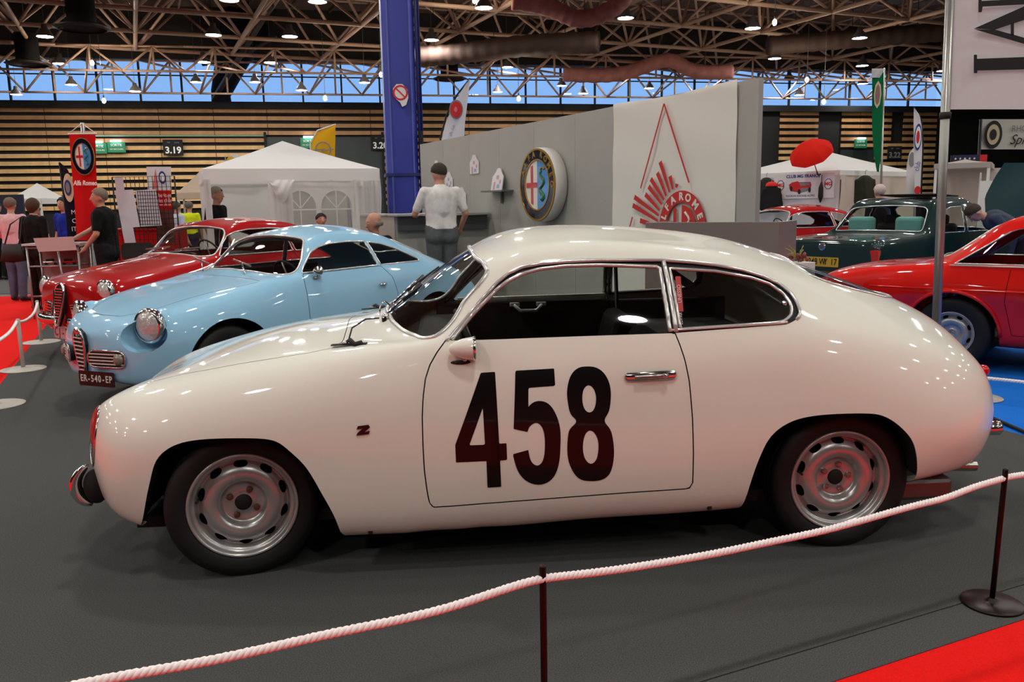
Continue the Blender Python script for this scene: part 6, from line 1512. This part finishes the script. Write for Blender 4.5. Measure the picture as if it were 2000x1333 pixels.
for k in range(5):
    st = [(2.6*bk*(1 if q % 2 == 0 else .45)*math.sin(2*PI*q/10), 2.6*bk*(1 if q % 2 == 0 else .45)*math.cos(2*PI*q/10)) for q in range(10)][::-1]
    MB().prism(st, .006, Matrix.Translation(((-27+9*k)*bk, -.02, 0)) @ frame((0, 0, 0), (1, 0, 0), (0, 0, 1))).build('star', m_inkw, e)
for s in (-1, 1): MB().tube([(s*32*bk, .05, .1), (s*32*bk, .05, -at(1893, 310, 26).z)], .03, 6).build('support_pole', m_mull, e)

# ================================================================= the info corner at left
# wire grid with pinned papers
Y = 12.6; gl = empty('wire_grid', ground(285, 420, Y), 0, 'black wire display grid standing left of the pull-up banner', 'display grid'); go = Vector(gl.location)
zz0, zz1 = at(285, 440, Y).z, at(285, 345, Y).z; X0, X1 = at(224, 400, Y).x-go.x, at(345, 400, Y).x-go.x; zA = .9
for k in range(15): MB().box((X0+(X1-X0)*k/14, 0, (zA+zz1)/2), (.007, .007, zz1-zA)).build('wire', m_black, gl)
for k in range(15): MB().box(((X0+X1)/2, -.004, zA+(zz1-zA)*k/14), (X1-X0, .007, .007)).build('wire', m_black, gl)
for x in (X0, X1): MB().tube([(x, 0, 0), (x, 0, zz1)], .012, 8).build('upright', m_black, gl)
def paper(label, pts, Y, m=None):
    c = at(sum(p[0] for p in pts)/len(pts), sum(p[1] for p in pts)/len(pts), Y); kk = Y/FOC
    o = MB().prism([((p[0]-sum(q[0] for q in pts)/len(pts))*kk, -(p[1]-sum(q[1] for q in pts)/len(pts))*kk) for p in pts][::-1], .003, frame((0, 0, 0), (1, 0, 0), (0, 0, 1))).build('paper_sheet', m or m_pp, None, c)
    return tag(o, label, 'paper')
m_pp = mat('paper_lilac_white', (.84, .82, .85), .7)
paper('narrow white notice clipped to the top of the wire grid', [(225,347),(241,347),(242,372),(226,372)], Y-.03); paper('tall white poster hanging left of the gridded chart', [(228,373),(263,372),(270,443),(235,445)], Y-.06); paper('long white strip hanging below the tall poster', [(239,444),(261,443),(264,474),(243,479)], Y-.09)
ch = paper('white chart ruled with black squares on the grid', [(268,373),(307,371),(313,440),(272,442)], Y-.045); kk = (Y-.045)/FOC
for k in range(9): MB().box(((-18+4.6*k)*kk, -.006, 0), (.006, .004, 66*kk)).build('ruled_line', m_ink, ch)
for k in range(10): MB().box((.5*kk, -.006, (-31+6.9*k)*kk), (40*kk, .004, .006)).build('ruled_line', m_ink, ch)
Y = 12.9; org = ground(315, 400, Y); e = empty('pull_up_banner', org, 0, 'white and red pull-up banner with small round crest', 'banner')
sheet('upper_print', [(326,286,334),(366,288,335),(372,289,335)], Y, m_fw, e, .005, org=org); sheet('lower_print', [(372,289,335),(410,291,337),(440,296,341)], Y, m_fr, e, .005, org=org); sheet('photo_print', [(410,303,338),(440,305,341),(475,306,342)], Y-.01, mat('photo_brown', (.40, .22, .2), .7, noise=(6, .5)), e, .004, org=org)
disc_px('crest', 317, 347, 7, 12, Y-.03, m_inkb, e, org); disc_px('crest_field', 317, 347, 4.5, 8, Y-.037, m_inkw, e, org); MB().prism([(-.10,-.16),(-.02,.16),(.0,-.16)], .002, Matrix.Translation(at(308, 350, Y-.03)-org) @ frame((0, 0, 0), (1, 0, 0), (0, 0, 1))).build('ray_print', mat('print_pink', (.85, .45, .45), .6), e)
print_text('heritage', 322, 382, 8, Y-.03, m_inkw, e, org, .7); print_text('des clubs', 322, 392, 8, Y-.03, m_inkw, e, org, .7); print_text('www.alfaclub', 322, 400, 4, Y-.03, m_inkw, e, org, .8)
MB().box(Vector((0, 0, .05)), (.5, .14, .1)).build('base_case', m_alu, e)
# folding chair, red tables, black box
e = empty('folding_chair', ground(270, 500, 11.6), R(15), 'dark folding chair beside the man in black', 'chair')
MB().prism(rnd_rect(.42, .24, .06), .02, frame((0, 0, .93), (1, 0, 0), (0, .12, 1))).build('backrest', m_dark, e); MB().box((0, .22, .46), (.42, .40, .03)).build('seat', m_dark, e, bevel=.01)
for s in (-1, 1): MB().tube([(s*.20, .02, 1.0), (s*.20, .16, .46), (s*.20, .38, 0)], .011, 8).build('leg', m_dark, e); MB().tube([(s*.19, .42, .46), (s*.19, -.02, 0)], .011, 8).build('leg', m_dark, e)
e = empty('draped_table', ground(292, 480, 13.9), R(8), 'table draped in red cloth under the wire grid', 'table'); MB().box((0, 0, .60), (1.1, .6, 1.16)).build('red_drape', m_fr, e, bevel=.02); MB().box((0, 0, 1.19), (1.14, .64, .03)).build('table_top', mat('table_red_top', (.72, .08, .07), .5), e)
e = empty('stereo_box', ground(283, 440, 13.8)+Vector((0, 0, 1.206)), R(8), 'black box lying on the red table', 'box'); MB().box((0, 0, .07), (.40, .25, .14)).build('case', m_black, e, bevel=.01); MB().box((0, -.128, .09), (.3, .008, .05)).build('front_strip', m_dark, e)
# glass display desk with slanted notice board
Yd = 11.9; dk = empty('display_desk', ground(118, 520, Yd), R(6), 'metal framed display desk with glass case in front of the banner', 'desk'); do = Vector(dk.location); wd = 100*Yd/FOC
m_fr2 = mat('brushed_frame', (.72, .70, .70), .35, .7); m_clr = glass_mat('case_glass', (.86, .88, .87))
for x in (-.34, .34):
    for y in (-.2, .2): MB().tube([(x, y, 0), (x, y, 1.02)], .016, 8).build('leg', m_fr2, dk)
for z in (.32, .74, 1.0): MB().box((0, 0, z), (.74, .46, .02)).build('glass_shelf', m_clr, dk); [MB().tube([(-.34, y, z), (.34, y, z)], .012, 8).build('rail', m_fr2, dk) for y in (-.2, .2)]
MB().box((0, .0, 1.045), (.78, .48, .03)).build('desk_top', mat('desk_top_white', (.80, .78, .78), .3), dk, bevel=.004); MB().box((.0, .21, .5), (.68, .02, .9)).build('back_panel', mat('case_back', (.62, .56, .54), .5), dk)
e = empty('notice_board', at(105, 478, 11.5), R(4), 'slanted pinkish acrylic notice board in front of the display desk', 'notice board')
k_ = 11.5/FOC; MB().prism([(-38*k_,13*k_),(36*k_,15*k_),(44*k_,-12*k_),(-28*k_,-14*k_)][::-1], .008, frame((0, 0, 0), (1, 0, 0), (0, .25, 1))).build('acrylic_sheet', mat('pink_acrylic', (.72, .56, .55), .3), e); MB().tube([(-.2, .02, .01), (.25, .02, .01)], .006, 6).build('ledge', m_fr2, e); MB().tube([(.02, .05, 0), (.06, .10, -at(105, 478, 11.5).z+.01)], .014, 8).build('stand_rod', m_fr2, e); MB().lathe([(.14, -at(105, 478, 11.5).z+.0), (.14, -at(105, 478, 11.5).z+.012), (0, -at(105, 478, 11.5).z+.014)], 20, Matrix.Translation((.06, .10, 0))).build('stand_foot', m_fr2, e)
for k, (dx, mm, sz, lab) in enumerate(((.16, mat('model_red', (.8, .08, .08), .3, coat=1), (.22, .10, .07), 'red model car in the glass display desk'), (-.1, m_alu, (.2, .09, .06), 'silver model car in the glass display desk'))):
    e = empty('model_car', do+Vector((dx, -.05, .752)), .3, lab, 'model car'); MB().box((0, 0, .035), (sz[0], sz[1], .035)).build('body', mm, e, bevel=.012); MB().box((-.01, 0, .065), (sz[0]*.5, sz[1]*.85, .035)).build('cabin', m_black, e, bevel=.01); [MB().tube([(a*sz[0]*.3, b*sz[1]*.5-.008, .018), (a*sz[0]*.3, b*sz[1]*.5+.008, .018)], .018, 10).build('wheel', m_rubber, e) for a in (-1, 1) for b in (-1, 1)]
# ================================================================= people
m_skin = mat('skin', (.76, .55, .46), .55)
HAIR = {}
def person(name, label, loc, yaw, H=1.75, shirt=(.5,.5,.5), pants=(.2,.2,.25), shoes=(.06,.05,.05), hair=(.15,.1,.07), sleeve='short', bend=0., seat=False, bald=False,
           el=None, er=None, wl=None, wr=None, step=.0, long_hair=False, head_yaw=0., head_pitch=0., girth=1., skirt=False, voxel=.0125, tucked=True, cap=None):
    """one continuous body; local +X is forward, +Y is the person's left. el/er elbows, wl/wr wrists (metres at 1.75 m)"""
    k = H/1.75; bones = []                          # (zone, a, b, ra, rb)
    def V3(*p): return Vector(p)
    hipz = .93
    Rb = Matrix.Rotation(bend, 3, 'Y')
    def up(p):                                       # upper body bends forward about the hips
        p = Vector(p); q = p-V3(0, 0, hipz); return (Rb @ q)+V3(0, 0, hipz)
    sh = {1: V3(0, .185*girth**.5, 1.42), -1: V3(0, -.185*girth**.5, 1.42)}
    E_ = {1: Vector(el or (-.03, .25, 1.14)), -1: Vector(er or (-.03, -.25, 1.14))}
    W_ = {1: Vector(wl or (.06, .25, .90)), -1: Vector(wr or (.06, -.25, .90))}
    A = bones.append
    # torso
    A(('shirt', up((0, 0, 1.36)), up((0, .0, 1.22)), .135*girth, .135*girth)); A(('shirt', up((0, .09, 1.34)), up((0, .075, 1.10)), .105*girth, .105*girth)); A(('shirt', up((0, -.09, 1.34)), up((0, -.075, 1.10)), .105*girth, .105*girth))
    A(('shirt', up((.01, .05, 1.12)), up((0, .06, 1.00)), .118*girth, .12*girth)); A(('shirt', up((.01, -.05, 1.12)), up((0, -.06, 1.00)), .118*girth, .12*girth))
    A(('shirt', up((0, .15, 1.41)), up((0, -.15, 1.41)), .07, .07))
    A(('skin', up((.005, 0, 1.42)), up((.02, 0, 1.54)), .058, .055))
    hc = up((.03, 0, 1.63)); Rh = Rb @ Matrix.Rotation(head_yaw, 3, 'Z') @ Matrix.Rotation(head_pitch, 3, 'Y')
    hd = lambda x, y, z: hc+Rh @ V3(x, y, z)
    A(('skin', hd(-.015, 0, .035), hd(-.005, 0, .0), .092, .085)); A(('skin', hd(.03, 0, .01), hd(.035, 0, -.065), .07, .05))
    A(('skin', hd(.098, 0, .0), hd(.110, 0, -.022), .010, .015))
    for s in (1, -1): A(('skin', hd(-.005, s*.082, .01), hd(-.01, s*.085, -.025), .018, .014))
    # legs
    lz = 'pants'
    for s in (1, -1):
        hip = V3(0, s*.085, .92)
        if seat: knee = V3(.42, s*.12, .92); ank = V3(.42, s*.12, .50); toe = V3(.60, s*.13, .46)
        else: knee = V3(.01+s*step*.5, s*.095, .50); ank = V3(-.03+s*step, s*.10, .085); toe = V3(.14+s*step, s*.13, .035)
        A((lz, hip+V3(0, -s*.01, .05), hip+V3(-.02, 0, -.03), .116*girth, .112*girth)); A((lz, hip, knee, .108*girth, .080)); A((lz, knee, ank+V3(0, 0, .03), .080, .066))
        A(('shoes', ank+V3(-.03, 0, -.03), toe, .048, .038))
    if skirt: A(('pants', V3(0, 0, .88), V3(0, 0, .55), .15, .17))
    # arms, palm and five fingers
    for s in (1, -1):
        a, e, w_ = up(sh[s]), (up(E_[s])), (up(W_[s]))
        A(('shirt', a, a+(e-a)*.75, .066, .056)); A(('shirt' if sleeve != 'none' else 'skin', a+(e-a)*.5, e, .052, .047)) if sleeve == 'long' else A(('skin', a+(e-a)*.7, e, .043, .042))
        A(('shirt' if sleeve == 'long' else 'skin', e, w_, .045 if sleeve == 'long' else .041, .036 if sleeve == 'long' else .028))
        d = (w_-e).normalized(); u = d.cross(V3(0, 0, 1)); u = u.normalized() if u.length > .1 else V3(1, 0, 0); n = u.cross(d)
        A(('skin', w_, w_+d*.05, .026, .030)); A(('skin', w_+d*.05+u*.018, w_+d*.075+u*.02, .022, .02)); A(('skin', w_+d*.05-u*.018, w_+d*.075-u*.02, .022, .02))
        for q, (off, ln) in enumerate(((-.032, .060), (-.011, .072), (.011, .078), (.032, .070))):
            b0 = w_+d*.085+u*off; b1 = b0+d*ln*.55+n*.008; b2 = b1+(d*.7+n*.7)*ln*.5*.9
            A(('skin', b0, b1, .0105, .0098)); A(('skin', b1, b2, .0098, .0085))
        t0 = w_+d*.025+u*s*.03; A(('skin', t0, t0+d*.035+u*s*.028+n*.01, .013, .011)); A(('skin', t0+d*.035+u*s*.028+n*.01, t0+d*.068+u*s*.032+n*.018, .011, .009))
    b = MB()
    for z, p, q, ra, rb in bones:
        d = q-p; L = max(d.length, 1e-4); n = 5; pts = []; rr = []
        for i in range(7): t = -PI/2+PI/2*i/6; pts.append(p+d/L*(ra*math.sin(t))); rr.append(max(ra*math.cos(t), .0005))
        for i in range(1, 7): t = PI/2*i/6; pts.append(q+d/L*(rb*math.sin(t))); rr.append(max(rb*math.cos(t), .0005))
        b.tube(pts, rr, 12)
    me = b.mesh('tmp'); o = bpy.data.objects.new('tmp', me); col.objects.link(o)
    md = o.modifiers.new('r', 'REMESH'); md.mode = 'VOXEL'; md.voxel_size = voxel
    sm = o.modifiers.new('s', 'SMOOTH'); sm.factor = .5; sm.iterations = 3
    body = bpy.data.meshes.new_from_object(o.evaluated_get(bpy.context.evaluated_depsgraph_get())); bpy.data.objects.remove(o); bpy.data.meshes.remove(me)
    body.name = 'body'
    zones = ['shirt', 'pants', 'skin', 'shoes']
    def cm(c, tag_): return mat('cloth_%s_%02x%02x%02x' % (tag_, *[int(v*255) for v in c]), c, .85, spec=.2, noise=(9, .12), bump=(14, .5))
    body.materials.clear()
    for m_ in (cm(shirt, 'top'), cm(pants, 'leg'), m_skin, mat('shoe_%02x%02x%02x' % tuple(int(v*255) for v in shoes), shoes, .5)): body.materials.append(m_)
    nf = len(body.polygons); ctr_ = np.empty(nf*3); body.polygons.foreach_get('center', ctr_); ctr_ = ctr_.reshape(-1, 3)
    best = np.full(nf, 9.); zi = np.zeros(nf, int)
    for z, p, q, ra, rb in bones:
        a_ = np.array(p); d_ = np.array(q-p); L2 = max(d_@d_, 1e-9); t = np.clip((ctr_-a_)@d_/L2, 0, 1)
        ds = np.linalg.norm(ctr_-a_-t[:, None]*d_, axis=1)-(ra+(rb-ra)*t)
        k_ = ds < best; best[k_] = ds[k_]; zi[k_] = zones.index(z)
    if not seat and bend < .3: zi[(zi == 0) & (ctr_[:, 2] < .985)] = 1
    body.polygons.foreach_set('material_index', zi); body.polygons.foreach_set('use_smooth', np.ones(nf, bool)); body.update()
    e = empty('person', (loc[0], loc[1], loc[2]-(.43*k if seat else 0)), yaw, label, 'person'); e.scale = (k, k, k); e.name = 'person'
    put('body', body, None, e)
    # hair and face details
    hm = mat('hair_%02x%02x%02x' % tuple(int(v*255) for v in hair), hair, .8, bump=(60, .8))
    HM = Matrix.Translation(hc) @ Rh.to_4x4()
    if not bald:
        hb = MB(); P = []; nu, nvv = 20, 10
        for i in range(nvv+1):
            for j in range(nu):
                az = 2*PI*j/nu; back = (.5-.5*math.cos(az))**.75; low_ = (.33+.43*back+(.15*back if long_hair else 0))*PI; t = low_*i/nvv
                rr = 1.05+.03*math.sin(7*az+3*i)*math.sin(5*az-2*i); P.append(HM @ Vector((-.012+.102*rr*math.sin(t)*math.cos(az), .094*rr*math.sin(t)*math.sin(az), .035+.096*rr*math.cos(t)-(.06*back*(i/nvv)**2 if long_hair else 0))))
        F = [(i*nu+j, (i+1)*nu+j, (i+1)*nu+(j+1) % nu, i*nu+(j+1) % nu) for i in range(nvv) for j in range(nu)]
        hb.add(P, F, True); hb.build('hair', hm, e)
    else:
        hb = MB().tube([HM @ Vector((-.012+.094*math.cos(a), .090*math.sin(a), -.012+.01*math.cos(a))) for a in np.linspace(R(80), R(280), 14)], .014, 8, flat=2.2, up=(0, 0, 1)); hb.build('hair', hm, e)
    for s in (1, -1):
        ey = MB().ell(HM @ Vector((.078, s*.032, .012)), (.011, .013, .009), 10, 6).build('eye', mat('eye_white', (.85, .83, .8), .3), e)
        MB().ell(HM @ Vector((.087, s*.032, .012)), (.004, .006, .006), 8, 6).build('iris', m_black, ey)
        MB().tube([HM @ Vector((.083, s*.018, .034)), HM @ Vector((.084, s*.034, .038)), HM @ Vector((.074, s*.050, .033))], .004, 6).build('eyebrow', hm, e)
    MB().tube([HM @ Vector((.083, .024, -.058)), HM @ Vector((.091, 0, -.056)), HM @ Vector((.083, -.024, -.058))], .0055, 6).build('mouth', mat('lips', (.62, .36, .33), .5), e)
    return e, HM
def gpos(px, py):
    d = ray_dir(px, py); return Vector((0, 0, CAM_H))+d*(-CAM_H/d.z)
g = gpos(40, 588); person('person', 'man in pale pink shirt and blue jeans seen from behind at left', g, R(95), 1.74, (.86, .70, .71), (.34, .37, .46), (.10, .06, .05), (.45, .38, .33), 'long', step=.06, el=(.06,.26,1.15), wl=(.20,.16,1.02), er=(.06,-.26,1.15), wr=(.20,-.14,1.04))
g = gpos(84, 606); pw, _ = person('person', 'woman in black coat and trousers with a shoulder bag', g, R(70), 1.70, (.07, .06, .06), (.10, .06, .06), (.05, .04, .04), (.28, .18, .12), 'long', long_hair=True, girth=1.08)
bg = empty('shoulder_bag', g+Vector((-.27, -.16, .72)), R(20), 'dark brown shoulder bag hanging beside the woman in black', 'bag')
b = MB()
for a, c_, r0, r1 in (((0,0,.05),(0,0,.30),.13,.10), ((-.08,0,.04),(-.05,0,.3),.10,.07), ((.08,0,.04),(.05,0,.3),.10,.07)): b.tube([Vector(a), Vector(c_)], [r0, r1], 12, flat=.5, up=(0, 1, 0))
b.build('bag_body', mat('bag_brown', (.17, .14, .12), .7), bg); MB().tube([(-.10, 0, .28), (.0, .05, .60), (.16, .10, .72), (.12, .02, .40), (.09, 0, .28)], .012, 6).build('strap', mat('bag_brown', (.17, .14, .12), .7), bg)
g = gpos(62, 573); person('person', 'person in red trousers half hidden between the two at left', g+Vector((0, .4, 0)), R(80), 1.62, (.30, .12, .12), (.66, .12, .12), (.06, .05, .05), (.2, .15, .1))
g = at(128, 420, 14.6); person('person', 'man in royal blue shirt with bent arm behind the display desk', (g.x, g.y, 0), R(-110), 1.74, (.10, .18, .60), (.10, .10, .14), hair=(.10, .08, .07), el=(-.06,.34,1.16), wl=(.12,.20,1.02))
g = at(206, 470, 11.7); person('person', 'man in black polo shirt leaning one hand on the display desk', (g.x, g.y, 0), R(188), 1.80, (.045, .045, .05), (.10, .10, .115), hair=(.48, .42, .36), girth=1.18, er=(.24,-.24,1.20), wr=(.46,-.20,1.09), el=(.02,.27,1.15), wl=(.18,.22,.98), head_yaw=R(20))
g = gpos(8, 547); person('person', 'person in dark clothes cut off by the left picture edge', g, R(75), 1.74, (.10, .07, .07), (.06, .05, .05), hair=(.2, .15, .1), sleeve='short')
g = at(423, 420, 13.6); person('person', 'grey-haired man in black shirt standing inside the white tent', (g.x, g.y, 0), R(-12), 1.84, (.05, .05, .055), (.12, .12, .15), hair=(.58, .55, .50), head_yaw=R(5))
g = at(370, 420, 19.5); person('person', 'person in bright yellow shirt far behind the red car', (g.x, g.y, 0), R(95), 1.68, (.82, .86, .12), (.15, .15, .2), hair=(.40, .36, .33))
g = at(345, 430, 18.); person('person', 'person in pale shirt beside the yellow-shirted one', (g.x, g.y, 0), R(60), 1.66, (.72, .74, .80), (.15, .15, .2), hair=(.25, .2, .16))
g = at(733, 440, 10.6); person('person', 'bald man in black sitting behind the blue car', (g.x, g.y, .06), R(238), 1.78, (.06, .06, .07), (.1, .1, .12), hair=(.55, .5, .46), seat=True, bald=True, head_pitch=R(12), head_yaw=R(-30))
ch_ = empty('visitor_chair', (g.x, g.y, 0), R(238), 'plain dark chair under the bald man', 'chair')
MB().box((.06, 0, .435), (.42, .42, .03)).build('seat', m_dark, ch_, bevel=.01); MB().box((-.19, 0, .74), (.03, .40, .40)).build('backrest', m_dark, ch_, bevel=.01)
for sx in (-.14, .24):
    for sy in (-.18, .18): MB().tube([(sx, sy, 0), (sx, sy, .42)], .014, 8).build('leg', m_dark, ch_)
g = at(627, 440, 12.2); person('person', 'dark-haired person whose head shows over the blue roof', (g.x, g.y, 0), R(-60), 1.40, (.2, .2, .25), (.1, .1, .12), hair=(.08, .07, .06))
g = at(862, 440, 10.6); person('person', 'man in white short-sleeved shirt and grey trousers at the counter', (g.x, g.y, .17), R(112), 1.83, (.88, .87, .86), (.36, .37, .38), hair=(.20, .16, .12), girth=1.14, el=(.10,.30,1.16), wl=(.30,.24,1.14), er=(-.02,-.31,1.16), wr=(.10,-.28,.98), head_pitch=R(18), head_yaw=R(20))
g = at(1718, 400, 14.2); person('person', 'white-haired person in black jacket behind the green saloon', (g.x, g.y, 0), R(100), 1.70, (.05, .05, .06), (.1, .1, .12), hair=(.82, .74, .70), sleeve='long')
g = at(1965, 470, 11.35); person('person', 'man in grey-blue jacket leaning into the green saloon window', (g.x+.25, g.y, 0), R(168), 1.78, (.22, .25, .32), (.12, .12, .16), hair=(.20, .15, .11), sleeve='long', bend=R(62), girth=1.12, el=(.10,-.0+.26,1.12), wl=(.32,.22,1.02), er=(.12,-.26,1.12), wr=(.34,-.20,1.02))
